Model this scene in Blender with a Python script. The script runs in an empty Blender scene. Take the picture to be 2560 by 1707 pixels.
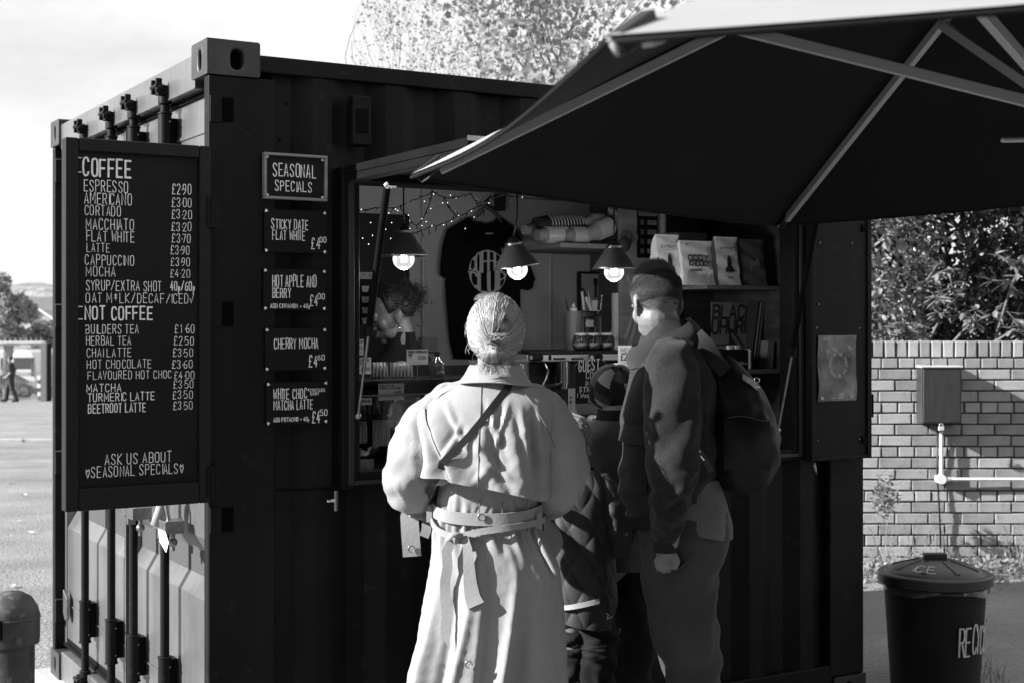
import bpy, bmesh, math, random
import numpy as np
from mathutils import Vector, Matrix, Euler, noise

SC = bpy.context.scene
COL = SC.collection
R = math.radians
random.seed(7)

# ---------------------------------------------------------------- camera, sky, sun, exposure
FPX, CX, HY, ZC = 3500.0, 1280.0, 806.0, 1.71      # focal length in photo pixels, horizon row, eye height
cd = bpy.data.cameras.new('camera')
cd.sensor_width = 36.0
cd.lens = FPX / 2560 * 36
cd.shift_y = -(1707 / 2 - HY) / 2560
cd.clip_end = 3000
cd.clip_start = 0.05
cd.dof.use_dof = True
cd.dof.focus_distance = 4.7
cd.dof.aperture_fstop = 5.6
cam = bpy.data.objects.new('camera', cd)
COL.objects.link(cam)
cam.location = (0, 0, ZC)
cam.rotation_euler = (R(90), 0, 0)
SC.camera = cam

SUN_AZ, SUN_EL = R(195), R(26)
sdir = Vector((math.cos(SUN_AZ) * math.cos(SUN_EL), math.sin(SUN_AZ) * math.cos(SUN_EL), math.sin(SUN_EL)))
ld = bpy.data.lights.new('sun', 'SUN')
ld.energy = 5.0
ld.angle = R(0.6)
ld.color = (1, 1, 1)
sun = bpy.data.objects.new('sun', ld)
COL.objects.link(sun)
sun.rotation_euler = (-sdir).to_track_quat('-Z', 'Y').to_euler()

world = bpy.data.worlds.new('World')
SC.world = world
world.use_nodes = True
nt = world.node_tree
nt.nodes.clear()
w_out = nt.nodes.new('ShaderNodeOutputWorld')
w_bg = nt.nodes.new('ShaderNodeBackground')
w_sky = nt.nodes.new('ShaderNodeTexSky')
w_sky.sky_type = 'NISHITA'
w_sky.sun_disc = False
w_sky.sun_elevation = SUN_EL
w_sky.sun_rotation = math.pi / 2 - SUN_AZ
w_sky.air_density = 1.0
w_sky.dust_density = 2.0
w_bw = nt.nodes.new('ShaderNodeRGBToBW')
w_co = nt.nodes.new('ShaderNodeTexCoord')
w_map = nt.nodes.new('ShaderNodeMapping')
w_map.inputs['Scale'].default_value = (1.3, 1.3, 3.2)
w_no = nt.nodes.new('ShaderNodeTexNoise')
w_no.inputs['Scale'].default_value = 2.4
w_no.inputs['Detail'].default_value = 7
w_no.inputs['Roughness'].default_value = 0.55
w_mr = nt.nodes.new('ShaderNodeMapRange')
w_mr.inputs['From Min'].default_value = 0.15
w_mr.inputs['From Max'].default_value = 0.50
w_mix = nt.nodes.new('ShaderNodeMix')
w_mix.data_type = 'FLOAT'
w_mul = nt.nodes.new('ShaderNodeMath'); w_mul.operation = 'MULTIPLY'; w_mul.inputs[1].default_value = 1.0
L = nt.links.new
L(w_sky.outputs[0], w_bw.inputs[0])
L(w_co.outputs['Generated'], w_map.inputs[0]); L(w_map.outputs[0], w_no.inputs['Vector'])
L(w_no.outputs[0], w_mr.inputs['Value'])
L(w_mr.outputs[0], w_mix.inputs['Factor'])
L(w_bw.outputs[0], w_mul.inputs[0])
L(w_mul.outputs[0], w_mix.inputs[2])
w_mix.inputs[3].default_value = 6.0
L(w_mix.outputs[0], w_bg.inputs['Color'])
w_bg.inputs['Strength'].default_value = 0.060
L(w_bg.outputs[0], w_out.inputs[0])

SC.view_settings.view_transform = 'Standard'
SC.view_settings.look = 'None'
SC.view_settings.exposure = 1.5
SC.view_settings.gamma = 1.0
SC.view_settings.use_curve_mapping = False
try:
    SC.cycles.use_denoising = True
    SC.cycles.max_bounces = 8
    SC.cycles.transparent_max_bounces = 16
    SC.cycles.sample_clamp_indirect = 4.0
except Exception:
    pass

# ---------------------------------------------------------------- frames
TH = math.atan2(3500, 5938)
CM = Matrix.Translation((-1.005, 4.634, 0)) @ Matrix.Rotation(TH, 4, 'Z')   # container frame: x along the long side, y into it
ID = Matrix.Identity(4)
cu, su = math.cos(TH), math.sin(TH)

def at(px, py, Y):
    """point at distance Y whose place in the photo is px, py"""
    return Vector(((px - CX) / FPX * Y, Y, ZC - (py - HY) / FPX * Y))

def cp(px, py, v=0.0):
    """container-frame (u, v, z) on the plane y = v for a photo pixel"""
    k = (px - CX) / FPX
    u = (k * (4.634 + cu * v) + 1.005 + su * v) / (cu - su * k)
    Y = 4.634 + cu * v + su * u
    return Vector((u, v, ZC - (py - HY) / FPX * Y))

# ---------------------------------------------------------------- materials
MATS = {}
def G(name, v, rough=0.6, metal=0.0, bump=None, var=None, spec=0.5, streak=None, sheen=0, trans=0, alpha=1.0, emis=0, speck=None, coat=0, aniso=None):
    """procedural grey material. var=(scale, amount) tone noise; bump=(scale, strength); streak=(scale xyz, amount); speck=(scale, amount, tone)"""
    if name in MATS: return MATS[name]
    m = bpy.data.materials.new(name)
    m.use_nodes = True
    t = m.node_tree; n = t.nodes; l = t.links.new
    b = n['Principled BSDF']
    b.inputs['Roughness'].default_value = rough
    b.inputs['Metallic'].default_value = metal
    b.inputs['Specular IOR Level'].default_value = spec
    b.inputs['Base Color'].default_value = (v, v, v, 1)
    if sheen: b.inputs['Sheen Weight'].default_value = sheen; b.inputs['Sheen Roughness'].default_value = .5
    if trans: b.inputs['Transmission Weight'].default_value = trans
    if coat: b.inputs['Coat Weight'].default_value = coat; b.inputs['Coat Roughness'].default_value = .15
    if alpha < 1: b.inputs['Alpha'].default_value = alpha
    if emis:
        b.inputs['Emission Color'].default_value = (1, 1, 1, 1); b.inputs['Emission Strength'].default_value = emis
    co = n.new('ShaderNodeTexCoord')
    col = None
    def noise_tex(scale, detail=4, vec=None, rough_=.6):
        x = n.new('ShaderNodeTexNoise'); x.inputs['Scale'].default_value = scale; x.inputs['Detail'].default_value = detail
        x.inputs['Roughness'].default_value = rough_
        l(vec if vec else co.outputs['Object'], x.inputs['Vector']); return x.outputs[0]
    def mrange(src, a, b_, c, d):
        x = n.new('ShaderNodeMapRange'); x.inputs[1].default_value = a; x.inputs[2].default_value = b_
        x.inputs[3].default_value = c; x.inputs[4].default_value = d; l(src, x.inputs[0]); return x.outputs[0]
    def mul(a, b_):
        x = n.new('ShaderNodeMath'); x.operation = 'MULTIPLY'; l(a, x.inputs[0])
        if isinstance(b_, float): x.inputs[1].default_value = b_
        else: l(b_, x.inputs[1])
        return x.outputs[0]
    fac = None
    if var:
        fac = mrange(noise_tex(var[0], 6), .3, .7, 1 - var[1], 1 + var[1])
    if streak:
        mp = n.new('ShaderNodeMapping'); mp.inputs['Scale'].default_value = streak[0]; l(co.outputs['Object'], mp.inputs[0])
        f2 = mrange(noise_tex(1.0, 5, mp.outputs[0]), .3, .7, 1 - streak[1], 1 + streak[1])
        fac = mul(fac, f2) if fac else f2
    if fac:
        col = mul(fac, float(v))
    if speck:
        s = mrange(noise_tex(speck[0], 2), .62, .70, 0, 1)
        mx = n.new('ShaderNodeMix'); mx.data_type = 'FLOAT'; l(s, mx.inputs[0])
        if col: l(col, mx.inputs[2])
        else: mx.inputs[2].default_value = v
        mx.inputs[3].default_value = speck[2]
        mm = mul(s, float(speck[1])); l(mm, mx.inputs[0]); col = mx.outputs[0]
    if col:
        cb = n.new('ShaderNodeCombineColor'); 
        for i in range(3): l(col, cb.inputs[i])
        l(cb.outputs[0], b.inputs['Base Color'])
    if bump:
        bp = n.new('ShaderNodeBump'); bp.inputs['Strength'].default_value = bump[1]
        bp.inputs['Distance'].default_value = bump[2] if len(bump) > 2 else .004
        l(noise_tex(bump[0], 5), bp.inputs['Height']); l(bp.outputs[0], b.inputs['Normal'])
    MATS[name] = m
    return m

def leafmat(name, v, var=.35, rough=.45, tr=.35):
    if name in MATS: return MATS[name]
    m = G(name, v, rough, var=(9, var))
    t = m.node_tree; n = t.nodes; l = t.links.new
    b = n['Principled BSDF']; o = n['Material Output']
    td = n.new('ShaderNodeBsdfTranslucent'); mx = n.new('ShaderNodeMixShader'); mx.inputs[0].default_value = tr
    td.inputs[0].default_value = (v * 1.3,) * 3 + (1,)
    l(b.outputs[0], mx.inputs[1]); l(td.outputs[0], mx.inputs[2]); l(mx.outputs[0], o.inputs[0])
    return m

# ---------------------------------------------------------------- object helpers
WM = {}
def tag(o, label=None, cat=None, group=None, kind=None):
    if label: o['label'] = label
    if cat: o['category'] = cat
    if group: o['group'] = group
    if kind: o['kind'] = kind
    return o

def thing(name, label, cat, loc=(0, 0, 0), frame=ID, rz=0.0, group=None, rot=None):
    o = bpy.data.objects.new(name, None)
    COL.objects.link(o)
    M = frame @ Matrix.Translation(loc) @ (rot.to_matrix().to_4x4() if rot else Matrix.Rotation(rz, 4, 'Z'))
    o.matrix_world = M
    o.empty_display_size = .1
    WM[o.name] = M.copy()
    return tag(o, label, cat, group)

def link_mesh(name, me, mat, parent=None, M=None):
    o = bpy.data.objects.new(name, me)
    COL.objects.link(o)
    if mat:
        for m_ in (mat if isinstance(mat, (list, tuple)) else [mat]): me.materials.append(m_)
    if parent is not None:
        o.parent = parent
        WM[o.name] = WM[parent.name]
    else:
        if M is not None: o.matrix_world = M
        WM[o.name] = (M or ID).copy()
    return o

class MB:
    def __init__(s): s.v = []; s.f = []; s.mi = []; s.cur = 0
    def add(s, vs, fs):
        b = len(s.v); s.v += [tuple(p) for p in vs]; s.f += [tuple(i + b for i in f) for f in fs]; s.mi += [s.cur] * len(fs); return s
    def box(s, x0, x1, y0, y1, z0, z1, M=None):
        vs = [Vector((x, y, z)) for z in (z0, z1) for y in (y0, y1) for x in (x0, x1)]
        if M: vs = [M @ p for p in vs]
        return s.add(vs, [(0, 2, 3, 1), (4, 5, 7, 6), (0, 1, 5, 4), (2, 6, 7, 3), (0, 4, 6, 2), (1, 3, 7, 5)])
    def cyl(s, p0, p1, r0, r1=None, n=12, caps=True):
        p0 = Vector(p0); p1 = Vector(p1); r1 = r0 if r1 is None else r1
        d = (p1 - p0).normalized(); a = d.orthogonal().normalized(); b = d.cross(a)
        vs = []
        for p, r in ((p0, r0), (p1, r1)):
            for i in range(n):
                t = 2 * math.pi * i / n; vs.append(p + (a * math.cos(t) + b * math.sin(t)) * r)
        fs = [(i, (i + 1) % n, n + (i + 1) % n, n + i) for i in range(n)]
        if caps: fs += [tuple(range(n - 1, -1, -1)), tuple(range(n, 2 * n))]
        return s.add(vs, fs)
    def tube(s, path, r, n=8, caps=True):
        P = [Vector(p) for p in path]; m = len(P)
        rs = r if isinstance(r, (list, tuple)) else [r] * m
        vs = []; a = None
        for i, p in enumerate(P):
            d = (P[min(i + 1, m - 1)] - P[max(i - 1, 0)])
            d = d.normalized() if d.length > 1e-9 else Vector((0, 0, 1))
            if a is None: a = d.orthogonal().normalized()
            else:
                a = a - d * a.dot(d); a = a.normalized() if a.length > 1e-6 else d.orthogonal().normalized()
            b = d.cross(a)
            for k in range(n):
                t = 2 * math.pi * k / n; vs.append(p + (a * math.cos(t) + b * math.sin(t)) * rs[i])
        fs = []
        for i in range(m - 1):
            for k in range(n):
                fs.append((i * n + k, i * n + (k + 1) % n, (i + 1) * n + (k + 1) % n, (i + 1) * n + k))
        if caps: fs += [tuple(range(n - 1, -1, -1)), tuple(range((m - 1) * n, m * n))]
        return s.add(vs, fs)
    def lathe(s, prof, c=(0, 0, 0), n=24, M=None, sx=1, sy=1):
        c = Vector(c); vs = []
        for r, z in prof:
            for k in range(n):
                t = 2 * math.pi * k / n; vs.append(Vector((c.x + r * sx * math.cos(t), c.y + r * sy * math.sin(t), c.z + z)))
        if M: vs = [M @ p for p in vs]
        m = len(prof); fs = []
        for i in range(m - 1):
            for k in range(n):
                fs.append((i * n + k, i * n + (k + 1) % n, (i + 1) * n + (k + 1) % n, (i + 1) * n + k))
        if prof[0][0] > 1e-5: fs.append(tuple(range(n - 1, -1, -1)))
        if prof[-1][0] > 1e-5: fs.append(tuple(range((m - 1) * n, m * n)))
        return s.add(vs, fs)
    def sph(s, c, r, n=16, m=10, M=None):
        r = r if isinstance(r, (tuple, list)) else (r, r, r)
        prof = [(math.sin(math.pi * i / m), -math.cos(math.pi * i / m)) for i in range(m + 1)]
        vs = []
        for a, z in prof:
            for k in range(n):
                t = 2 * math.pi * k / n
                p = Vector((a * math.cos(t) * r[0], a * math.sin(t) * r[1], z * r[2]))
                if M: p = M @ p
                vs.append(p + Vector(c))
        fs = [(i * n + k, i * n + (k + 1) % n, (i + 1) * n + (k + 1) % n, (i + 1) * n + k) for i in range(m) for k in range(n)]
        return s.add(vs, fs)
    def prism(s, poly, axis, a0, a1):
        """poly: 2D points; axis 'x','y','z' = extrusion axis"""
        def P(p, a):
            return {'y': (p[0], a, p[1]), 'x': (a, p[0], p[1]), 'z': (p[0], p[1], a)}[axis]
        n = len(poly)
        vs = [P(p, a0) for p in poly] + [P(p, a1) for p in poly]
        fs = [(i, (i + 1) % n, n + (i + 1) % n, n + i) for i in range(n)] + [tuple(range(n - 1, -1, -1)), tuple(range(n, 2 * n))]
        return s.add(vs, fs)
    def grid(s, fn, nu, nv, closed_u=False, flip=False):
        vs = [fn(i / (nu if closed_u else nu - 1), j / (nv - 1)) for j in range(nv) for i in range(nu)]
        fs = []
        for j in range(nv - 1):
            for i in range(nu if closed_u else nu - 1):
                a = j * nu + i; b = j * nu + (i + 1) % nu
                f = (a, b, b + nu, a + nu)
                fs.append(f[::-1] if flip else f)
        return s.add(vs, fs)
    def mesh(s, name, M=None, smooth=False, recalc=True):
        me = bpy.data.meshes.new(name)
        vs = s.v
        if M is not None: vs = [tuple(M @ Vector(p)) for p in vs]
        me.from_pydata(vs, [], s.f)
        if any(s.mi): me.polygons.foreach_set('material_index', s.mi)
        if recalc:
            bm = bmesh.new(); bm.from_mesh(me); bmesh.ops.recalc_face_normals(bm, faces=bm.faces); bm.to_mesh(me); bm.free()
        if smooth:
            me.polygons.foreach_set('use_smooth', [True] * len(me.polygons))
            if smooth is not True:
                try: me.set_sharp_from_angle(angle=R(smooth))
                except Exception: pass
        me.update()
        return me
    def build(s, name, mat, parent=None, frame=ID, org=None, smooth=False, bevel=0, solid=0, sub=0, label=None, cat=None, group=None, kind=None, recalc=True, rz=0):
        """verts are in 'frame' coordinates; org = origin of a top-level object in that frame"""
        if parent is not None:
            M = WM[parent.name].inverted() @ frame
            o = link_mesh(name, s.mesh(name, M, smooth, recalc), mat, parent)
        else:
            T = frame @ Matrix.Translation(org or (0, 0, 0))
            o = link_mesh(name, s.mesh(name, T.inverted() @ frame, smooth, recalc), mat, None, T)
        if solid:
            m = o.modifiers.new('s', 'SOLIDIFY'); m.thickness = solid; m.offset = 0
            if smooth:
                m = o.modifiers.new('e', 'EDGE_SPLIT'); m.split_angle = R(45)
        if bevel:
            m = o.modifiers.new('b', 'BEVEL'); m.width = bevel; m.segments = 2; m.limit_method = 'ANGLE'; m.angle_limit = R(40)
            if not smooth:
                o.data.polygons.foreach_set('use_smooth', [True] * len(o.data.polygons)); m.harden_normals = True
        if sub:
            m = o.modifiers.new('d', 'SUBSURF'); m.levels = sub; m.render_levels = sub
        return tag(o, label, cat, group, kind)

def copy_tree(o, parent=None):
    c = o.copy(); COL.objects.link(c); c.parent = parent
    WM[c.name] = WM[parent.name] if parent else WM[o.name].copy()
    for ch in [x for x in COL.objects if x.parent == o]:
        copy_tree(ch, c)
    return c

def fbm(p, s=1.0):
    return noise.fractal(Vector(p) * s, 1.0, 2.0, 4)

# ---------------------------------------------------------------- hand lettering (single strokes given width)
GL = {
 'A': "003A60 1353", 'B': "000A ~0A5A675505 ~0565625000", 'C': "~685A1A05105062", 'D': "000A ~0A4A68624000", 'E': "6A0A0060 0555",
 'F': "6A0A00 0555", 'G': "~685A1A05105064 6435", 'H': "000A 606A 0565", 'I': "303A", 'J': "~5A51401012", 'K': "000A 6A0560",
 'L': "0A0060", 'M': "000A336A60", 'N': "000A606A", 'O': "@1A0802105062685A", 'P': "000A ~0A5A675505", 'Q': "@1A0802105062685A 4260",
 'R': "000A ~0A5A675505 3560", 'S': "~685A1A0735635010 02", 'T': "0A6A 303A", 'U': "~0A021050626A", 'V': "0A306A", 'W': "0A1037506A",
 'X': "006A 0A60", 'Y': "0A356A 3530", 'Z': "0A6A0060", '0': "@1A0802105062685A", '1': "183A30", '2': "~081A5A6700 0060",
 '3': "~081A5A6735 ~3563501002", '4': "4A0363 4640", '5': "5A0A06 ~065663501001", '6': "~5A1803105063551503", '7': "0A6A20",
 '8': "@1A07155567 5A @15031050 6355", '9': "~105267 5A1A07155567", '£': "~685A2A172300 0060 0545", '.': "3031", '·': "3435", '/': "006A",
 '*': "333A 1559 1955", '+': "3236 1454", '-': "1454", '!': "3A33 3031", '(': "~5A272350", ')': "~1A474310", '✓': "05206A", 'p': "0w04 ~04545000",
 '_': "0060", ',': "311z", '♥': "300618365865 30", '&': "~607A2A105060", 'i': "3035 3839",
}
for k_ in list(GL):
    # only separate strokes are split by a blank followed by a marker or an even count
    parts = GL[k_].split(' ')
    out = []
    for p_ in parts: out.append(p_)
    GL[k_] = out
GL['S'] = ["~685A1A07356350100 2".replace(' ', '')]
GL['8'] = ["@1A071555675A", "@150310506355"]
GL['9'] = ["~1052675A1A07155567"]
GL['♥'] = ["30061836586530"]
YC = {**{str(i): i for i in range(10)}, 'A': 10, 'z': -1, 'y': -2, 'x': -3, 'w': -4}

def chaikin(P, closed, it=2):
    for _ in range(it):
        Q = []
        n = len(P)
        rng = range(n) if closed else range(n - 1)
        if not closed: Q.append(P[0])
        for i in rng:
            a, b = P[i], P[(i + 1) % n]
            Q.append((a[0] * .75 + b[0] * .25, a[1] * .75 + b[1] * .25)); Q.append((a[0] * .25 + b[0] * .75, a[1] * .25 + b[1] * .75))
        if not closed: Q.append(P[-1])
        P = Q
    return P

def ribbon(mb, P, w, closed, fn, off):
    """flat mitred strip along 2D polyline, mapped to 3D by fn(x, y, off)"""
    n = len(P); L_, R_ = [], []
    for i in range(n):
        if closed: a, b = P[i - 1], P[(i + 1) % n]; c = P[i]
        else: a, b, c = P[max(i - 1, 0)], P[min(i + 1, n - 1)], P[i]
        d1 = Vector((c[0] - a[0], c[1] - a[1])); d2 = Vector((b[0] - c[0], b[1] - c[1]))
        if d1.length < 1e-9: d1 = d2
        if d2.length < 1e-9: d2 = d1
        if d1.length < 1e-9: continue
        d1.normalize(); d2.normalize()
        t = d1 + d2
        t = t.normalized() if t.length > .3 else d1
        nn = Vector((-t.y, t.x)); k = w / max(.45, nn.dot(Vector((-d1.y, d1.x))))
        cx, cy = c
        if not closed and i == 0: cx -= t.x * w * .6; cy -= t.y * w * .6
        if not closed and i == n - 1: cx += t.x * w * .6; cy += t.y * w * .6
        L_.append((cx + nn.x * k, cy + nn.y * k)); R_.append((cx - nn.x * k, cy - nn.y * k))
    m = len(L_)
    if m < 2: return
    vs = [fn(x, y, off) for x, y in L_] + [fn(x, y, off) for x, y in R_]
    fs = [(i, i + 1, m + i + 1, m + i) for i in range(m - 1)]
    if closed: fs.append((m - 1, 0, m, 2 * m - 1))
    mb.add(vs, fs)

def letters(mb, text, w, h, fn, weight=.07, slant=0, jit=.03, gw=.5, seed=1, lead=.58):
    """write text in a box w wide and h high; fn(x, y, off) -> 3D"""
    rnd = random.Random(seed)
    adv = []
    for ch in text:
        if ch == ' ': adv.append(.85)
        elif ch in 'I.·!,()i': adv.append(.45)
        elif ch in 'MW': adv.append(1.25 + lead)
        elif ch.islower() and ch != 'p': adv.append(.7 + lead)
        elif ch == 'p': adv.append(.6 + lead)
        else: adv.append(1 + lead)
    tot = sum(adv) - lead
    s = w / tot
    x = 0
    for ch, a in zip(text, adv):
        sc = 1.0
        g = ch
        if ch == ' ': x += a * s; continue
        if g not in GL:
            g = g.upper(); sc = .68
        if g not in GL: x += a * s; continue
        cw = (a - (lead if ch not in 'I.·!,()i' else .1)) * s
        jx, jy, js = rnd.uniform(-jit, jit) * h, rnd.uniform(-jit, jit) * h, 1 + rnd.uniform(-jit, jit) * 1.5
        for k, st in enumerate(GL[g]):
            cl = st[0] == '@'; sm = st[0] in '@~'
            q = st[1:] if sm else st
            pts = [(int(q[i]) / 6, YC[q[i + 1]] / 10) for i in range(0, len(q) - 1, 2)]
            if g in 'I.·!,i1' and ch != '1': pts = [(px_, py_) for px_, py_ in pts]
            if sm: pts = chaikin(pts, cl)
            pts = [(x + jx + (px_ + slant * py_) * cw, jy + py_ * h * sc * js) for px_, py_ in pts]
            ribbon(mb, pts, h * weight * (.44 if sc == 1 else .4), cl, fn, .0002 * (k + 1) + .00007)
        x += a * s
    return mb

def sign_text(parent, name, text, px0, px1, ytop, ybase, v, mat, frame=CM, weight=.075, slant=0, jit=.03, seed=1, lead=.58, yend=None, label=None):
    """text on a plane y=v of the container frame, located by its place on that plane"""
    a = cp(px0, ybase, v); b = cp(px1, yend if yend else ybase, v); t = cp(px0, ytop, v)
    w = b.x - a.x; h = t.z - a.z
    sl = (b.z - a.z) / w if yend else 0
    mb = MB()
    letters(mb, text, w, h, lambda x, y, o: (a.x + x, v - .0006 - o, a.z + y + sl * x), weight, slant, jit, seed=seed, lead=lead)
    return mb.build(name, mat, parent, frame, recalc=False, label=label)
# ---------------------------------------------------------------- shared materials
BLK = G('black container paint', .0065, .5, bump=(60, .2, .002), var=(3, .35), spec=.13, speck=(18, .10, .07), streak=((9, 9, .7), .35))
CASTM = G('sunlit casting paint', .035, .42, metal=.2, bump=(70, .2, .002), var=(8, .35), spec=.4, speck=(30, .2, .15))  # black paint lightened so the castings' sunny end faces come out bright
BLKD = G('matt black paint', .005, .85, var=(6, .3), spec=.06)
DOORP = G('gloss sunlit door paint', .15, .30, metal=.45, bump=(30, .08, .002), var=(2.5, .22), spec=.7, speck=(35, .14, .3), streak=((22, 22, 1.2), .14))  # the container's black paint, lightened so its colour carries the sunlight
STEEL = G('worn steel', .3, .32, metal=1, bump=(140, .3), var=(30, .3))
CHROME = G('chrome', .75, .12, metal=1)
CHALKB = G('chalkboard', .006, .7, spec=.2, var=(4, .3), bump=(200, .05))
CHALK = G('chalk pen', .72, .8, var=(60, .25))
CHALKS = G('chalk pen faint', .5, .8, var=(60, .3))
WOODF = G('weathered wood', .20, .7, streak=((3, 3, 40), .3), bump=(90, .2))
WOOD = G('plain wood', .13, .6, streak=((4, 4, 30), .35), bump=(90, .2))
PAPER = G('paper', .62, .8, var=(12, .08))
INK = G('print ink', .02, .6)
PLAST = G('grey plastic', .45, .5)
WHITEP = G('white plastic', .65, .4, var=(8, .06))
BLACKP = G('black plastic', .008, .4, spec=.3, bump=(300, .08))

# ---------------------------------------------------------------- ground
def gz(x, y):
    s = 1 / (1 + math.exp(-max(-40, min(40, (-2.0 - x) * 1.2))))
    d = max(0, y - 5)
    z = -.027 * min(d, 90) * s * (1 - math.exp(-d / 3)) + .08 * (1 - s) * min(1, max(0, y - 6.5) / 2.5)
    return z
def ground():
    xs = sorted(set([round(-900 * (i / 30) ** 3, 3) for i in range(31)] + [round(900 * (i / 30) ** 3, 3) for i in range(31)] + [round(-8 + i * .25, 3) for i in range(65)]))
    ys = sorted(set([-900, -300, -100, -40, -15, -6, -2] + [round(i * .25, 3) for i in range(0, 80)] + [20 + i * 1.5 for i in range(1, 60)] + [120, 160, 240, 400, 700, 1200]))
    def fn(x, y):
        n = 0
        if -8 < x < 8 and 0 < y < 20: n = .012 * fbm((x, y, 0), 1.3)
        elif y < 110 and x < 0: n = .05 * fbm((x, y, 0), .35)
        return (x, y, gz(x, y) + n)
    vs = [fn(x, y) for y in ys for x in xs]; w = len(xs)
    fs = [(j * w + i, j * w + i + 1, (j + 1) * w + i + 1, (j + 1) * w + i) for j in range(len(ys) - 1) for i in range(w - 1)]
    mb = MB().add(vs, fs)
    m = G('worn gravel surface', .20, .9, var=(.9, .28), bump=(38, 1.0, .03), speck=(26, .55, .06), streak=((.5, 1.4, 1), .10))
    mb.build('ground', m, smooth=True, kind='structure')
ground()
# thin kerb line crossing the yard, far left
mb = MB()
for i in range(14):
    x0 = -14 + i * .9
    y0 = 27.4 + .02 * x0
    mb.box(x0, x0 + .89, y0, y0 + .13, gz(x0, y0) - .1, gz(x0, y0) + .05)
mb.build('kerb', G('kerb stone', .33, .85, var=(5, .2), bump=(60, .4)), bevel=.01, kind='structure')
# small stones and dry leaves lying on the yard
rnd = random.Random(3)
mb = MB()
for i in range(1500):
    y = 7.5 + 30 * rnd.random() ** 1.6; x = rnd.uniform(-.42, -.25) * y if rnd.random() < .8 else rnd.uniform(-6, 5)
    if 4 < y < 8.5 and -2.6 < x < 2.4: continue
    r = rnd.uniform(.003, .009) * (1 + y / 25); z = gz(x, y)
    mb.add([(x - r, y, z + .012), (x, y - r * .8, z + .014), (x + r, y + r * .2, z + .012), (x, y + r, z + .012), (x, y, z + r * .5 + .013)], [(0, 1, 4), (1, 2, 4), (2, 3, 4), (3, 0, 4)])
mb.build('loose_gravel', G('gravel stone', .32, .9, var=(20, .4)), kind='stuff', label='loose stones scattered over the yard', recalc=True)
def fallen_leaf(x, y, s, a, lab):
    z = gz(x, y) + .018
    P = [(0, -1, 0), (.5, -.5, .12), (.62, .1, .22), (.3, .6, .1), (0, 1, .02), (-.35, .6, .12), (-.6, .05, .25), (-.45, -.5, .1), (0, 0, -.02)]
    ca, sa = math.cos(a), math.sin(a)
    v = [(x + (p[0] * ca - p[1] * sa) * s, y + (p[0] * sa + p[1] * ca) * s, z + p[2] * s) for p in P]
    MB().add(v, [(i, (i + 1) % 8, 8) for i in range(8)]).build('fallen_leaf', G('dry leaf', .45, .7, var=(30, .3)), org=(x, y, z), label=lab, cat='leaf', group='dry leaves on the ground')
fallen_leaf(2.52, 7.75, .045, .4, 'pale dry leaf on the ground just left of the dustbin')
fallen_leaf(3.05, 6.9, .035, 1.4, 'pale dry leaf on the dark ground right of the dustbin')
for i, (px, py) in enumerate([(45, 1305), (75, 1335), (25, 1210), (30, 1470), (60, 1240)]):
    Y = 12.0
    for _ in range(30):
        Y = (ZC - gz((px - CX) / FPX * Y, Y)) * FPX / (py - HY)
    fallen_leaf((px - CX) / FPX * Y, Y, .05, i * 1.1, ['flat pale leaf in the yard, furthest right of the upper ones', 'dry leaf in the yard close to the container edge', 'small pale leaf furthest away on the yard', 'pale leaf on the yard just above the bollard', 'pale curled leaf in the middle of the yard strip'][i])

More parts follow.
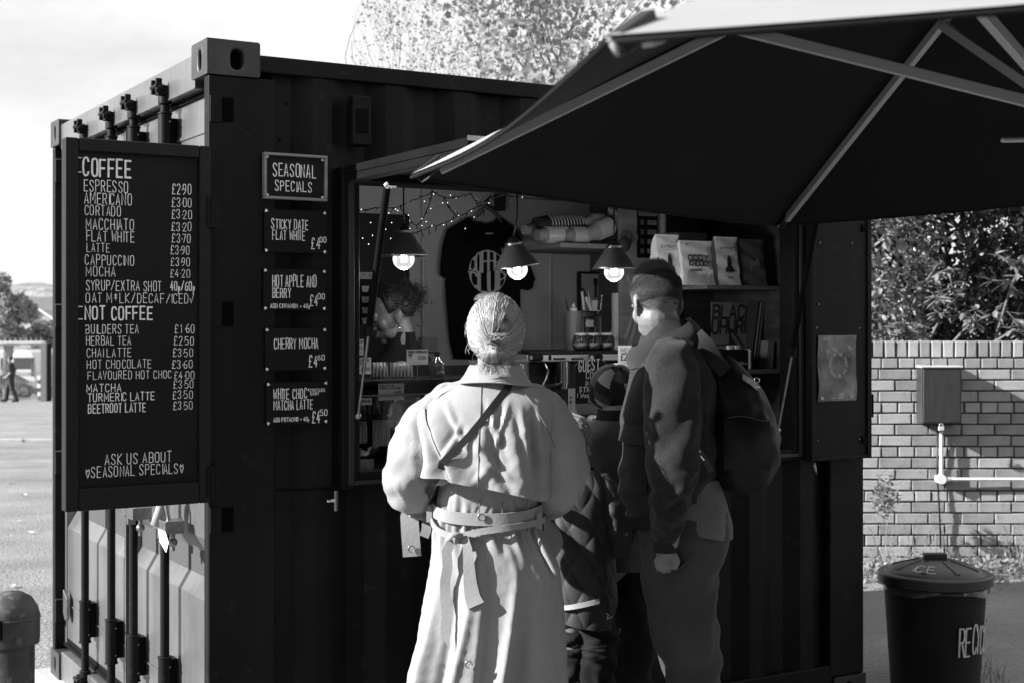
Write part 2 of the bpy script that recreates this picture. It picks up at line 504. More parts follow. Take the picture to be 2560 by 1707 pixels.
# ---------------------------------------------------------------- shipping container kiosk
cont = thing('container_kiosk', 'black shipping container turned coffee kiosk with an open serving hatch', 'container', (0, 0, .06), CM)
ZT, ZB = 2.651, .06
UL, WD = 2.957, 2.298
def casting(name, u0, u1, v0, v1, z0, z1):
    o = MB().box(u0, u1, v0, v1, z0, z1).build(name, BLK, cont, CM, bevel=.012)
    return o
def oval(mb, c, ax, a, b, d, n=16):
    """recessed-looking oval hole: dark disc slightly proud, ringed"""
    pts = []
    for i in range(n):
        t = 2 * math.pi * i / n
        q = (math.copysign(abs(math.cos(t)) ** .8, math.cos(t)) * a, math.copysign(abs(math.sin(t)) ** .8, math.sin(t)) * b)
        pts.append(q)
    return pts
VOID = G('unlit hollow', .004, .95, spec=0)
def cast_with_holes(u0, u1, v0, v1, z0, z1, end_u, side_v):
    """corner casting as a box whose end and side faces carry real oval openings"""
    bm = bmesh.new()
    def face_hole(P, Q, nrm, cx_, cz_, a, b, w, h):
        # P: function (s,t,d)->3D ; rectangle w x h with an oval hole, and a tunnel inwards
        n = 24
        out, inn, deep = [], [], []
        for i in range(n):
            t = 2 * math.pi * (i + .5) / n
            c_, s_ = math.cos(t), math.sin(t)
            inn.append(bm.verts.new(P(cx_ + a * math.copysign(abs(c_) ** .75, c_), cz_ + b * math.copysign(abs(s_) ** .75, s_), 0)))
            deep.append(bm.verts.new(P(cx_ + a * math.copysign(abs(c_) ** .75, c_), cz_ + b * math.copysign(abs(s_) ** .75, s_), .03)))
            k = min(abs((w / 2) / c_) if abs(c_) > 1e-6 else 9, abs((h / 2) / s_) if abs(s_) > 1e-6 else 9)
            x, y = w / 2 + c_ * k, h / 2 + s_ * k
            out.append(bm.verts.new(P(min(max(x, 0), w), min(max(y, 0), h), 0)))
        for i in range(n):
            j = (i + 1) % n
            bm.faces.new((out[i], out[j], inn[j], inn[i])); bm.faces.new((inn[i], inn[j], deep[j], deep[i]))
        # corners
        cs = [(0, 0), (w, 0), (w, h), (0, h)]
        for c in cs:
            near = sorted(range(n), key=lambda i: (out[i].co - P(c[0], c[1], 0)).length)[:2]
            cv = bm.verts.new(P(c[0], c[1], 0))
            try: bm.faces.new((cv, out[near[0]], out[near[1]]))
            except Exception: pass
    W_, H_ = u1 - u0, z1 - z0
    sgn = 1 if side_v == v0 else -1
    face_hole(lambda s, t, d: Vector((u0 + s, side_v + sgn * d, z0 + t)), None, None, W_ * .56 if end_u == u0 else W_ * .44, H_ * .47, .022, .034, W_, H_)
    Wv = v1 - v0
    sg2 = 1 if end_u == u0 else -1
    face_hole(lambda s, t, d: Vector((end_u + sg2 * d, v0 + s, z0 + t)), None, None, Wv * .5, H_ * .47, .017, .034, Wv, H_)
    me = bpy.data.meshes.new('corner_casting')
    mb = MB()
    i0, i1 = min(u0, u1), max(u0, u1)
    # remaining faces
    oth_v = v1 if side_v == v0 else v0
    oth_u = u1 if end_u == u0 else u0
    def q(*p): bm.faces.new([bm.verts.new(x) for x in p])
    q((u0, oth_v, z0), (u1, oth_v, z0), (u1, oth_v, z1), (u0, oth_v, z1))
    q((oth_u, v0, z0), (oth_u, v1, z0), (oth_u, v1, z1), (oth_u, v0, z1))
    q((u0, v0, z1), (u1, v0, z1), (u1, v1, z1), (u0, v1, z1))
    q((u0, v0, z0), (u1, v0, z0), (u1, v1, z0), (u0, v1, z0))
    bmesh.ops.remove_doubles(bm, verts=bm.verts, dist=.0004)
    bmesh.ops.recalc_face_normals(bm, faces=bm.faces)
    M = WM[cont.name].inverted() @ CM
    bmesh.ops.transform(bm, matrix=M, verts=bm.verts)
    bm.to_mesh(me); bm.free()
    o = link_mesh('corner_casting', me, CASTM, cont)
    m = o.modifiers.new('b', 'BEVEL'); m.width = .008; m.segments = 2; m.limit_method = 'ANGLE'; m.angle_limit = R(50)
    # near-black block paints the shade inside the holes
    MB().box(u0 + .032, u1 - .032, v0 + .032, v1 - .032, z0 + .015, z1 - .015).build('casting_dark_fill', VOID, o, CM)
    return o
for (ua, ub, eu) in ((-.006, .178, -.006), (UL - .178, UL + .006, UL + .006)):
    for (va, vb, sv) in ((-.006, .162, -.006), (WD - .162, WD + .006, WD + .006)):
        for (za, zb) in ((ZB, ZB + .118), (ZT - .118, ZT)):
            cast_with_holes(ua, ub, va, vb, za, zb, eu, sv)
# posts
def post(u0, u1, v0, v1):
    MB().box(u0, u1, v0, v1, ZB + .118, ZT - .118).build('corner_post', BLK, cont, CM, bevel=.008)
post(0, .2365, .0, .05); post(0, .06, WD - .05, WD)
MB().box(.06, .2365, WD - .05, WD, ZB + .118, ZT - .118).build('corner_post', BLK, cont, CM, bevel=.006)
post(UL - .2, UL, 0, .05); post(UL - .2, UL, WD - .05, WD)
# rails
MB().box(.178, UL - .178, .002, .06, 2.554, 2.612).build('top_rail', BLK, cont, CM, bevel=.006)
MB().box(.178, UL - .178, WD - .06, WD - .002, 2.554, 2.612).build('top_rail', BLK, cont, CM, bevel=.006)
MB().box(.178, UL - .178, .004, .06, ZB + .02, ZB + .17).build('bottom_rail', BLK, cont, CM, bevel=.006)
MB().box(.178, UL - .178, WD - .06, WD - .004, ZB + .02, ZB + .17).build('bottom_rail', BLK, cont, CM, bevel=.006)
MB().box(0.004, .07, .162, WD - .162, 2.505, 2.625).build('door_header', DOORP, cont, CM, bevel=.006)
MB().box(0.004, .09, .162, WD - .162, ZB + .0, ZB + .13).build('door_sill', DOORP, cont, CM, bevel=.006)
MB().box(.05, UL - .05, .05, WD - .05, 2.575, 2.60).build('roof', BLK, cont, CM)
MB().box(.05, UL - .05, .05, WD - .05, .19, .235).build('cabin_floor', BLKD, cont, CM)
# corrugated side sheets
def corr(u):
    p = ((u - .2365) / .278) % 1.0
    if p < .25: return .046
    if p < .50: return .046 - (p - .25) / .25 * .034
    if p < .75: return .012
    return .012 + (p - .75) / .25 * .034
def sheet(mb, u0, u1, z0, z1, flipv=None):
    us = [u0]
    k = 0
    while .2365 + k * .0695 < u1:
        u = .2365 + k * .0695
        if u > u0 + 1e-4: us.append(u)
        k += 1
    us.append(u1)
    vs = []
    for z in (z0, z1):
        for u in us:
            d = corr(u + 1e-5)
            vs.append((u, d if flipv is None else flipv - d, z))
    n = len(us)
    mb.add(vs, [(i, i + 1, n + i + 1, n + i) for i in range(n - 1)])
HU0, HU1, HZ0, HZ1 = .470, 2.600, 1.13, 2.25
mb = MB()
sheet(mb, .2365, UL - .2, HZ1, 2.56); sheet(mb, .2365, UL - .2, ZB + .16, HZ0 + .01); sheet(mb, .2365, HU0 + .01, HZ0, HZ1); sheet(mb, HU1 - .01, UL - .2, HZ0, HZ1)
mb.build('side_panel', BLK, cont, CM, recalc=False)
mb = MB(); sheet(mb, .2365, UL - .2, ZB + .16, 2.56, WD); mb.build('side_panel', BLK, cont, CM, recalc=False)
MB().box(UL - .045, UL - .03, .05, WD - .05, ZB + .1, 2.58).build('end_panel', BLK, cont, CM)
# hatch frame
def frame_rect(mb, u0, u1, z0, z1, w, v0, v1):
    mb.box(u0, u0 + w, v0, v1, z0, z1); mb.box(u1 - w, u1, v0, v1, z0, z1)
    mb.box(u0 + w + .0005, u1 - w - .0005, v0 + .001, v1, z0, z0 + w * .7); mb.box(u0 + w + .0005, u1 - w - .0005, v0 + .001, v1, z1 - w * .8, z1)
mb = MB(); frame_rect(mb, HU0, HU1, HZ0, HZ1, .067, -.022, .07)
mb.build('hatch_frame', BLK, cont, CM, bevel=.004)
mb = MB(); frame_rect(mb, HU0 + .02, HU1 - .02, HZ0 + .015, HZ1 - .012, .022, -.034, -.021); mb.build('hatch_gasket', G('rubber seal', .012, .5), cont, CM, bevel=.003)

# doors on the left end, with horizontal grooves
def door(v0, v1):
    prof = [(.052, .205), (.052, .33)]
    def groove(zc): return [(.052, zc - .115), (.092, zc - .04), (.092, zc + .03), (.052, zc + .10)]
    for zc in (.865, 1.42, 1.97): prof += groove(zc)
    prof += [(.052, 2.36), (.046, 2.362), (.046, 2.372), (.052, 2.374), (.052, 2.495)]
    vs = []
    for v in (v0, v0 + .055, v0 + .056, v1 - .056, v1 - .055, v1):
        edge = v in (v0, v0 + .055, v1 - .055, v1)
        for u, z in prof: vs.append((.048 if (v in (v0, v1, v0 + .055, v1 - .055)) else u, v, z))
    n = len(prof)
    fs = [(j * n + i, j * n + i + 1, (j + 1) * n + i + 1, (j + 1) * n + i) for j in range(5) for i in range(n - 1)]
    d = MB().add(vs, fs).build('door', DOORP, cont, CM, solid=.004, recalc=False)
    # gasket and seams
    MB().box(.040, .050, v0 - .002, v0 + .012, .2, 2.5).box(.040, .050, v1 - .012, v1 + .002, .2, 2.5).box(.040, .05, v0 + .012, v1 - .012, .196, .212).box(.040, .05, v0 + .012, v1 - .012, 2.486, 2.5).build('gasket', BLKD, d, CM)
    MB().box(.044, .0475, v0 + .03, v1 - .03, .395, .401).build('weld_seam', DOORP, d, CM)
    return d
D1 = door(.035, 1.148); D2 = door(1.150, 2.262)
MB().box(.05, .07, .1, 2.2, 2.395, 2.44).build('top_batten', DOORP, D1, CM, bevel=.004)
# locking rods
for i, v in enumerate((.49, .90, 1.23, 1.665)):
    par = D1 if i < 2 else D2
    rod = MB().tube([(.0, v, .14), (.0, v, 2.56)], .0165, 14).build('locking_rod', BLK, par, CM, smooth=40)
    for z0, z1 in ((.33, .50), (2.30, 2.46)):
        mb = MB()
        mb.cyl((0, v, z0), (0, v, z1), .024, n=16)
        mb.cyl((0, v, z0 - .006), (0, v, z0), .027, n=16); mb.cyl((0, v, z1), (0, v, z1 + .006), .027, n=16)
        mb.box(.008, .05, v + .012, v + .06, z0 + .01, z1 - .01)
        for z in (z0 + .03, z1 - .03): mb.sph((.004, v + .05, z), .008, 8, 6); mb.sph((.012, v - .03, z), .006, 8, 6)
        mb.build('rod_guide', BLK, par, CM, bevel=.002)
    MB().box(.01, .05, v - .04, v + .04, 1.40, 1.44).cyl((0, v, 1.39), (0, v, 1.45), .022, n=12).build('rod_clamp', BLK, par, CM, bevel=.002)
    for z, s in ((2.545, 1), (.155, -1)):
        mb = MB()
        mb.box(-.03, .02, v - .022, v + .02, z - .018, z + .018)
        for a in (-.03, .028): mb.box(-.04, -.018, v + a, v + a + .014, z - .012, z + .04 * s if s > 0 else z + .012)
        mb.cyl((-.035, v - .03, z + .012), (-.035, v + .045, z + .012), .009, n=8)
        mb.sph((-.02, v + .03, z + .012), .018, 8, 6); mb.sph((-.025, v - .02, z + .005), .017, 8, 6)
        mb.cyl((0, v, z - .05 * s), (0, v, z - .02 * s), .024, n=12)
        mb.box(.0, .05, v + .03, v + .05, z - .05, z + .03)
        mb.build('locking_cam', BLK, par, CM, bevel=.003)
# handles, hasps and cable on the rods
for i, v in enumerate((.49, .90)):
    h = MB()
    h.box(-.03, .0, v - .03, v - .004, 1.02, 1.12); h.box(-.035, -.01, v + .0, v + .03, 1.05, 1.105)
    h.box(-.045, -.03, v - .14, v - .03, 1.06, 1.085); h.box(-.05, .02, v - .17, v - .09, 1.055, 1.10)
    h.tube([(-.02, v - .12, 1.09), (-.03, v - .115, 1.16), (-.02, v - .09, 1.19), (-.01, v - .06, 1.16), (-.005, v - .05, 1.08)], .008, 8)
    h.sph((-.01, v - .13, 1.02), .017, 10, 8)
    h.cyl((-.01, v - .13, 1.05), (-.01, v - .13, .99), .008, n=8)
    h.v = [(p[0], p[1], p[2] - .085) for p in h.v]
    h.build('handle_hasp', STEEL, D1, CM, bevel=.003)
tw = MB().tube([(-.03, .40, 1.12), (-.035, .42, 1.05), (-.05, .43, .99)], [.02, .018, .02], 12).build('cable_wrap', G('grey tape', .3, .4, bump=(60, .3)), D1, CM, smooth=True)
c0 = (-.05, .44)
def ce(px, py, u):
    k = (px - CX) / FPX; v = (-1.005 + u * cu - k * (4.634 + u * su)) / (su + k * cu)
    return Vector((u, v, ZC - (py - HY) / FPX * (4.634 + u * su + v * cu)))
P = [ce(x, y, -.0) for x, y in ((434, 1318), (452, 1326), (460, 1352), (454, 1377), (438, 1350))]
MB().add([(p.x - .055, p.y, p.z) for p in P] + [(p.x - .052, p.y + .004, p.z) for p in P], [(0, 1, 2, 3, 4), (9, 8, 7, 6, 5)] + [(i, (i + 1) % 5, 5 + (i + 1) % 5, 5 + i) for i in range(5)]).build('paper_tag', G('white tag', .8, .7), D1, CM)
# post hinges on near and far post
for (v, s) in ((.0, 1), (WD - .05, 1)):
    for z in (2.418, 1.738, 1.054, .36):
        mb = MB()
        if s and v < 1:
            mb.box(.045, .085, -.004, .0, z - .040, z + .040)
            o = mb.build('hinge_recess_shade', VOID, cont, CM)  # near-black plate on the post face paints the recess's shade
            MB().box(0.004, .045, -.006, .004, z - .045, z + .045).build('hinge_lug', BLK, cont, CM, bevel=.004)
        else:
            mb.box(.0, .05, v - .018, v, z - .055, z + .055)
            o = mb.build('hinge_lug', BLK, cont, CM, bevel=.004)
            MB().box(.0, .05, v - .024, v - .0205, z + .052, z + .058).build('hinge_edge', STEEL, cont, CM)
# weld beads on far post bottom hinge cover plate
MB().prism([(2.10, .44), (2.17, .47), (2.17, .36), (2.13, .33), (2.10, .345)], 'x', .02, .035).build('cover_plate', STEEL, cont, CM, bevel=.003)
# socket box high on the side
sb = MB().box(.505, .578, -.035, .012, 2.325, 2.50).build('junction_box', BLK, cont, CM, bevel=.008)
MB().box(.518, .562, -.041, -.035, 2.37, 2.455).build('lid', BLKD, sb, CM, bevel=.003)
# vertical cover strip and small bolts
mb = MB()
for px, py in ((712, 345), (620, 320), (728, 255), (795, 205), (665, 575)):
    p = cp(px, py, 0); mb.sph((p.x, .044 if p.x > .25 else 0.0, p.z), .006, 8, 6)
mb.build('bolt', BLK, cont, CM)
# latch
lt = cp(835, 1250, -.03)
mb = MB().box(lt.x - .006, lt.x + .006, -.05, -.03, lt.z - .035, lt.z + .035).cyl((lt.x, -.03, lt.z), (lt.x, .01, lt.z), .008, n=10).cyl((lt.x - .03, -.035, lt.z), (lt.x, -.035, lt.z), .006, n=8)
mb.build('latch', CHROME, cont, CM, bevel=.003)
# concrete pad under far corner
MB().box(-.06, UL + .1, -.05, WD + .12, -.02, .058).build('foundation_pad', G('concrete', .36, .9, var=(6, .2), bump=(70, .4)), None, CM, bevel=.01, kind='structure')

# lining of the cabin
PLASTER = G('cabin plaster', .62, .7, var=(2.5, .1), bump=(120, .25, .002))
lin = MB().box(.1, UL - .06, 2.05, 2.07, .24, 2.56).build('back_wall', PLASTER, cont, CM)
MB().box(.1, UL - .06, .09, 2.05, 2.50, 2.52).build('cabin_ceiling', G('cabin ceiling', .1, .7), cont, CM)
MB().box(.085, .1, .09, 2.05, .24, 2.50).build('cabin_wall', G('cabin dark wall', .04, .7), cont, CM)
MB().box(UL - .075, UL - .06, .09, 2.05, .24, 2.50).build('cabin_wall', WOOD, cont, CM)
MB().box(.1, HU0 + .02, .075, .09, .24, 2.50).box(HU1 - .02, UL - .075, .075, .09, .24, 2.5).box(HU0 + .02, HU1 - .02, .075, .09, 2.2, 2.5).box(HU0 + .02, HU1 - .02, .075, .09, .24, 1.14).build('front_lining', G('cabin dark wall', .04, .7), cont, CM)
# dark opening in the back wall at left
dk0, dk1 = cp(893, 600, 2.045).x - .2, cp(1022, 600, 2.045).x
MB().box(dk0, dk1, 2.035, 2.049, .24, cp(960, 536, 2.04).z).build('dark_door', G('dark cupboard', .012, .6), cont, CM, bevel=.003)
# counter inside
MB().box(.12, 2.35, .10, .62, 1.08, 1.12).build('counter', WOOD, cont, CM, bevel=.003)

# awning flap held open
FL0, FL1 = .475, 2.59
fl = MB().box(FL0, FL1, -.92, -.03, 2.222, 2.25).build('awning_flap', BLKD, cont, CM, bevel=.003)
mb = MB().box(FL0, FL0 + .05, -.92, -.03, 2.195, 2.221).box(FL1 - .05, FL1, -.92, -.03, 2.195, 2.221).box(FL0 + .051, FL1 - .051, -.92, -.87, 2.195, 2.221).box(FL0 + .051, FL1 - .051, -.09, -.04, 2.196, 2.221).box(1.4, 1.44, -.87, -.09, 2.198, 2.221)
mb.build('flap_rib', BLKD, fl, CM, bevel=.003)
MB().box(FL0 - .002, FL1, -.923, -.9205, 2.24, 2.255).build('edge_trim', STEEL, fl, CM)
# gas struts
for (pa, pb, vt) in (((968, 465), (895, 1040), -.385), ((2040, 552), (1945, 1075), -.34)):
    a = cp(pa[0], pa[1], vt); b = cp(pb[0], pb[1], -.03)
    d = b - a; m = a + d * .60
    s = MB().tube([a, m], .0125, 12).build('gas_strut', BLKD, cont, CM, smooth=40)
    MB().tube([m, b], .0055, 10).build('piston_rod', STEEL, s, CM, smooth=40)
    MB().tube([m - d * .012, m + d * .03], .0165, 12).build('collar', BLK, s, CM, smooth=40)
    MB().sph(a, .014).tube([a, a + d * .10], .0085, 10).tube([a, (a.x + .03, a.y, a.z)], .008, 8).build('ball_joint', CHROME, s, CM, smooth=40)
    MB().sph(b, .013).build('ball_joint', STEEL, s, CM, smooth=True)

# menu board hinged off the corner
MBV = -.03
bz0, bz1, bu0, bu1 = 1.12, 2.287, -.472, -.004
board = thing('menu_board', 'tall black framed chalkboard listing coffee and not coffee prices', 'menu board', (bu0 / 2, 0, bz0), CM)
mb = MB(); w = .040
for (a, b_, c, d) in ((bu0, bu0 + w, bz0, bz1), (bu1 - w, bu1, bz0, bz1)): mb.box(a, b_, MBV - .014, .012, c, d)
mb.box(bu0 + w + .0004, bu1 - w - .0004, MBV - .014, .012, bz0, bz0 + w + .03); mb.box(bu0 + w + .0004, bu1 - w - .0004, MBV - .014, .012, bz1 - w, bz1)
mb.build('frame', G('board frame paint', .009, .5, spec=.2, streak=((2, 2, 30), .15), bump=(150, .1)), board, CM, bevel=.004)
MB().box(bu0 + w, bu1 - w, MBV, .006, bz0 + w, bz1 - w).build('panel', CHALKB, board, CM)
mb = MB()
for px, py in ((345, 388), (472, 400), (215, 820), (475, 812), (215, 1230), (390, 1235)):
    p = cp(px, py, MBV); mb.sph((p.x, MBV, p.z), .0035, 8, 6)
mb.build('screw_head', BLKD, board, CM)
for z in (2.07, 1.19): MB().box(-.02, .022, -.05, .0, z - .05, z + .05).cyl((-.001, -.05, z - .05), (-.001, -.05, z + .05), .008, n=8).build('hinge', BLK, board, CM, bevel=.002)
V0 = MBV
def ln(name, t, x0, x1, yt, yb, m=CHALK, w=.075, **k):
    sign_text(board, name, t, x0, x1, yt, yb, V0, m, weight=w, seed=len(t) * 7 + int(yt), **k)
def dash(par, x0, x1, y, v, fr=CM):
    a, b = cp(x0, y, v), cp(x1, y, v)
    mb = MB(); ribbon(mb, [(a.x, a.z), (b.x, b.z)], .0016, False, lambda x, z, o: (x, v - .0006 - o, z), .0)
    mb.build('underline', CHALK, par, fr, recalc=False)
ln('heading', 'COFFEE', 208, 327, 396, 439, w=.13)
for y in (395, 431): dash(board, 191, 203, y, V0)
for t, x0, x1, yt, yb in (('ESPRESSO', 210, 319, 450, 478), ('AMERICANO', 211, 328, 481, 509), ('CORTADO', 212, 301, 514, 538), ('MACCHIATO', 215, 334, 546, 573),
        ('FLAT WHITE', 216, 335, 577, 603), ('LATTE', 217, 273, 608, 630), ('CAPPUCCINO', 213, 334, 637, 662), ('MOCHA', 215, 287, 667, 691),
        ('SYRUP/EXTRA SHOT', 215, 403, 701, 726), ('OAT M*LK/DECAF/ICED✓', 215, 484, 733, 757)):
    ln('menu_item', t, x0, x1, yt, yb, w=.078)
ln('heading', 'NOT COFFEE', 213, 380, 767, 799, w=.14)
for y in (767, 798): dash(board, 192, 206, y, V0)
for t, x0, x1, yt, yb in (('BUILDERS TEA', 215, 346, 812, 834), ('HERBAL TEA', 216, 327, 841, 862), ('CHAI LATTE', 217, 328, 871, 892), ('HOT CHOCOLATE', 218, 378, 900, 921),
        ('FLAVOURED HOT CHOC', 220, 428, 928, 948)):
    ln('menu_item', t, x0, x1, yt, yb, w=.085)
for t, x0, x1, yt, yb in (('MATCHA', 217, 302, 960, 979), ('TURMERIC LATTE', 220, 386, 983, 1003), ('BEETROOT LATTE', 221, 363, 1010, 1032)):
    ln('menu_item', t, x0, x1, yt, yb, w=.12)
ln('menu_note', 'ASK US ABOUT', 262, 428, 1135, 1161, w=.085); ln('menu_note', '♥SEASONAL SPECIALS♥', 214, 458, 1168, 1194, w=.08)
for t, x0, x1, yt, yb in (('£2·90', 430, 477, 460, 485), ('£3·00', 429, 478, 495, 517), ('£3·20', 429, 479, 525, 546), ('£3·20', 429, 478, 556, 577), ('£3·70', 430, 476, 585, 606),
        ('£3·90', 427, 472, 615, 636), ('£3·90', 427, 474, 645, 665), ('£4·20', 426, 474, 674, 693)):
    ln('price', t, x0, x1, yt, yb, w=.085)
ln('price', '40p/60p', 426, 486, 704, 726, w=.12)
for t, x0, x1, yt, yb in (('£1·60', 437, 485, 812, 833), ('£2·50', 435, 483, 842, 862), ('£3·50', 433, 481, 871, 891), ('£3·60', 430, 480, 900, 920), ('£4·00', 435, 485, 928, 947),
        ('£3·50', 434, 483, 951, 970), ('£3·50', 432, 481, 976, 996), ('£3·50', 433, 481, 1004, 1023)):
    ln('price', t, x0, x1, yt, yb, w=.09)

# five small signs
def sign(label, x0, x1, y0, y1, texts, framed=False, tilt=0):
    v = -.012
    a, b = cp(x0, y1, v), cp(x1, y1, v); t = cp(x0, y0, v)
    s = thing('chalk_sign', label, 'sign', (a.x, v, a.z), CM, group='small chalk signs on the container side')
    z0, z1 = a.z, t.z
    if framed:
        fw = .009
        MB().box(a.x, b.x, v - .012, 0, z0, z0 + fw).box(a.x, b.x, v - .012, 0, z1 - fw, z1).box(a.x, a.x + fw, v - .012, 0, z0 + fw + .0003, z1 - fw - .0003).box(b.x - fw, b.x, v - .012, 0, z0 + fw + .0003, z1 - fw - .0003).build('frame', WOODF, s, CM, bevel=.002)
        MB().box(a.x + fw, b.x - fw, v, 0, z0 + fw, z1 - fw).build('panel', CHALKB, s, CM)
    else:
        MB().box(a.x, b.x, v, v + .006, z0, z1).build('panel', G('sign board', .006, .6, spec=.15, var=(5, .3)), s, CM, bevel=.001)
    i = .014 if framed else .006
    mb = MB()
    for (cx_, cz_, q) in ((a.x + i, z1 - i, 0), (b.x - i, z1 - i, 1), (b.x - i, z0 + i, 2), (a.x + i, z0 + i, 3)):
        ang = [-.7, .7, 2.4, -2.4][q]
        ca, sa = math.cos(ang), math.sin(ang); r = .0062
        pts = [(-.0, -1), (.8, .1), (.75, .7), (.35, .9), (0, .5), (-.35, .9), (-.75, .7), (-.8, .1)]
        mb.add([(cx_ + (x * ca - y * sa) * r, v - .0008, cz_ + (x * sa + y * ca) * r) for x, y in pts], [tuple(range(8))])
    mb.build('corner_heart', CHALK, s, CM, recalc=False)
    for (tt, tx0, tx1, ty0, ty1, w) in texts:
        sign_text(s, 'lettering', tt, tx0, tx1, ty0, ty1, v, CHALK, weight=w, seed=int(ty0) + len(tt))
sign('wood framed chalk sign reading seasonal specials, topmost of the five', 658, 816, 381, 497, [('SEASONAL', 683, 789, 408, 440, .09), ('SPECIALS', 688, 778, 452, 477, .1)], True)
sign('unframed chalk sign reading sticky date flat white', 661, 816, 523, 630, [('STICKY DATE', 679, 770, 548, 572, .1), ('FLAT WHITE', 681, 762, 576, 599, .1), ('£4', 779, 799, 595, 622, .1), ('.00', 797, 815, 593, 606, .17)])
sign('unframed chalk sign reading hot apple and berry', 659, 815, 672, 775, [('HOT APPLE AND', 681, 791, 688, 717, .09), ('BERRY', 682, 726, 721, 744, .11), ('ADD CINNAMON + 40p', 676, 774, 760, 770, .17), ('£4', 775, 794, 738, 764, .1), ('.00', 792, 811, 735, 748, .17)])
sign('unframed chalk sign reading cherry mocha', 663, 816, 821, 926, [('CHERRY MOCHA', 685, 795, 846, 871, .1), ('£4', 773, 792, 888, 916, .1), ('.60', 791, 811, 887, 899, .17)])
sign('unframed chalk sign reading white choc matcha latte, lowest of the five', 666, 819, 956, 1062, [('WHITE CHOC', 684, 766, 972, 997, .1), ('MATCHA LATTE', 684, 781, 1001, 1024, .1), ('ADD PISTACHIO + 40p', 684, 772, 1044, 1054, .17), ('£4', 780, 799, 1028, 1056, .1), ('.50', 797, 818, 1024, 1038, .16), ('*CONTAINS', 769, 812, 971, 979, .17), ('DAIRY', 776, 797, 980, 987, .18)])

# right shutter, folded back against the side
sh = thing('hatch_shutter', 'black steel shutter panel folded back against the container right of the hatch', 'shutter', (2.65, -.05, 1.13), CM)
su0, su1 = cp(2027, 800, -.07).x, cp(2178, 800, -.07).x
mb = MB(); frame_rect(mb, su0, su1, 1.125, 2.287, .026, -.075, -.03); mb.build('frame', BLK, sh, CM, bevel=.004)
MB().box(su0 + .02, su1 - .02, -.066, -.04, 1.14, 2.27).build('panel', BLK, sh, CM)
mb = MB()
for px, py in ((2146, 545), (2050, 608), (2130, 609), (2047, 762), (2042, 820), (2148, 821), (2044, 1100), (2149, 1097)):
    p = cp(px, py, -.067); mb.sph((p.x, -.067, p.z), .0045, 8, 6)
mb.build('rivet', STEEL, sh, CM)
mb = MB()
for z in (1.19, 2.1): mb.box(su1 - .055, su1 - .02, -.072, -.066, z, z + .03); mb.cyl((su1 - .055, -.071, z + .015), (su1 - .02, -.071, z + .015), .006, n=8)
mb.build('catch', BLKD, sh, CM)
MB().tube([(su0 + .01, -.08, 1.12), (su0 + .012, -.085, 1.09), (su0 + .02, -.08, 1.07)], .006, 8).build('drop_bolt', STEEL, sh, CM, smooth=True)
MB().box(su1, su1 + .02, -.06, -.03, 1.30, 1.40).cyl((su1 + .015, -.06, 1.3), (su1 + .015, -.06, 1.4), .007, n=8).build('hinge', BLKD, sh, CM)
# poster on the shutter
a, b = cp(2044, 1003, -.07), cp(2139, 838, -.07)
pw, ph = b.x - a.x, b.z - a.z
pm = G('abstract printed poster', .13, .6, var=(9, .85), speck=(12, .5, .45))
pst = thing('wall_poster', 'abstract cloudy poster with a ring of lettering taped to the shutter', 'poster', (a.x, -.07, a.z), CM)
MB().grid(lambda s, t: (a.x + s * pw + .004 * math.sin(t * 7), -.071 - .004 * abs(math.sin(t * 6 + s)), a.z + t * ph), 8, 14).build('sheet', pm, pst, CM, smooth=True)
mb = MB()
cx_, cz_ = a.x + pw * .50, a.z + ph * .55
def ring(txt, a0, a1, r, h):
    n = len(txt)
    for i, ch in enumerate(txt):
        if ch == ' ': continue
        t = a0 + (a1 - a0) * i / (n - 1); ct, st = math.cos(t), math.sin(t)
        up = 1 if a0 > a1 else -1
        def fn(x, y, o, ct=ct, st=st, up=up):
            x -= h * .3
            rr = r + up * (y - h / 2)
            return (cx_ + rr * ct + x * st * up, -.0785 - o, cz_ + rr * st - x * ct * up)
        letters(mb, ch, h * .6, h, fn, .16, jit=0)
ring('SOMETHING THAT', math.pi * 1.02, math.pi * -.02, .047, .013)
ring('COULD BE YOU', math.pi * 1.15, math.pi * 1.85, .047, .012)
mb.build('lettering', G('pale print', .45, .7), pst, CM, recalc=False)
mb = MB()
for (x, z, w_, h_) in ((.08, .955, .2, .006), (.08, .94, .16, .006), (.08, .925, .2, .006), (.78, .10, .16, .006), (.78, .085, .16, .006), (.78, .07, .16, .006), (.3, .04, .35, .006), (.05, .03, .07, .045), (.8, .045, .09, .02)):
    mb.box(a.x + pw * x, a.x + pw * (x + w_), -.0795, -.0785, a.z + ph * z, a.z + ph * (z + h_))
mb.build('small_print', G('pale print', .45, .7), pst, CM)
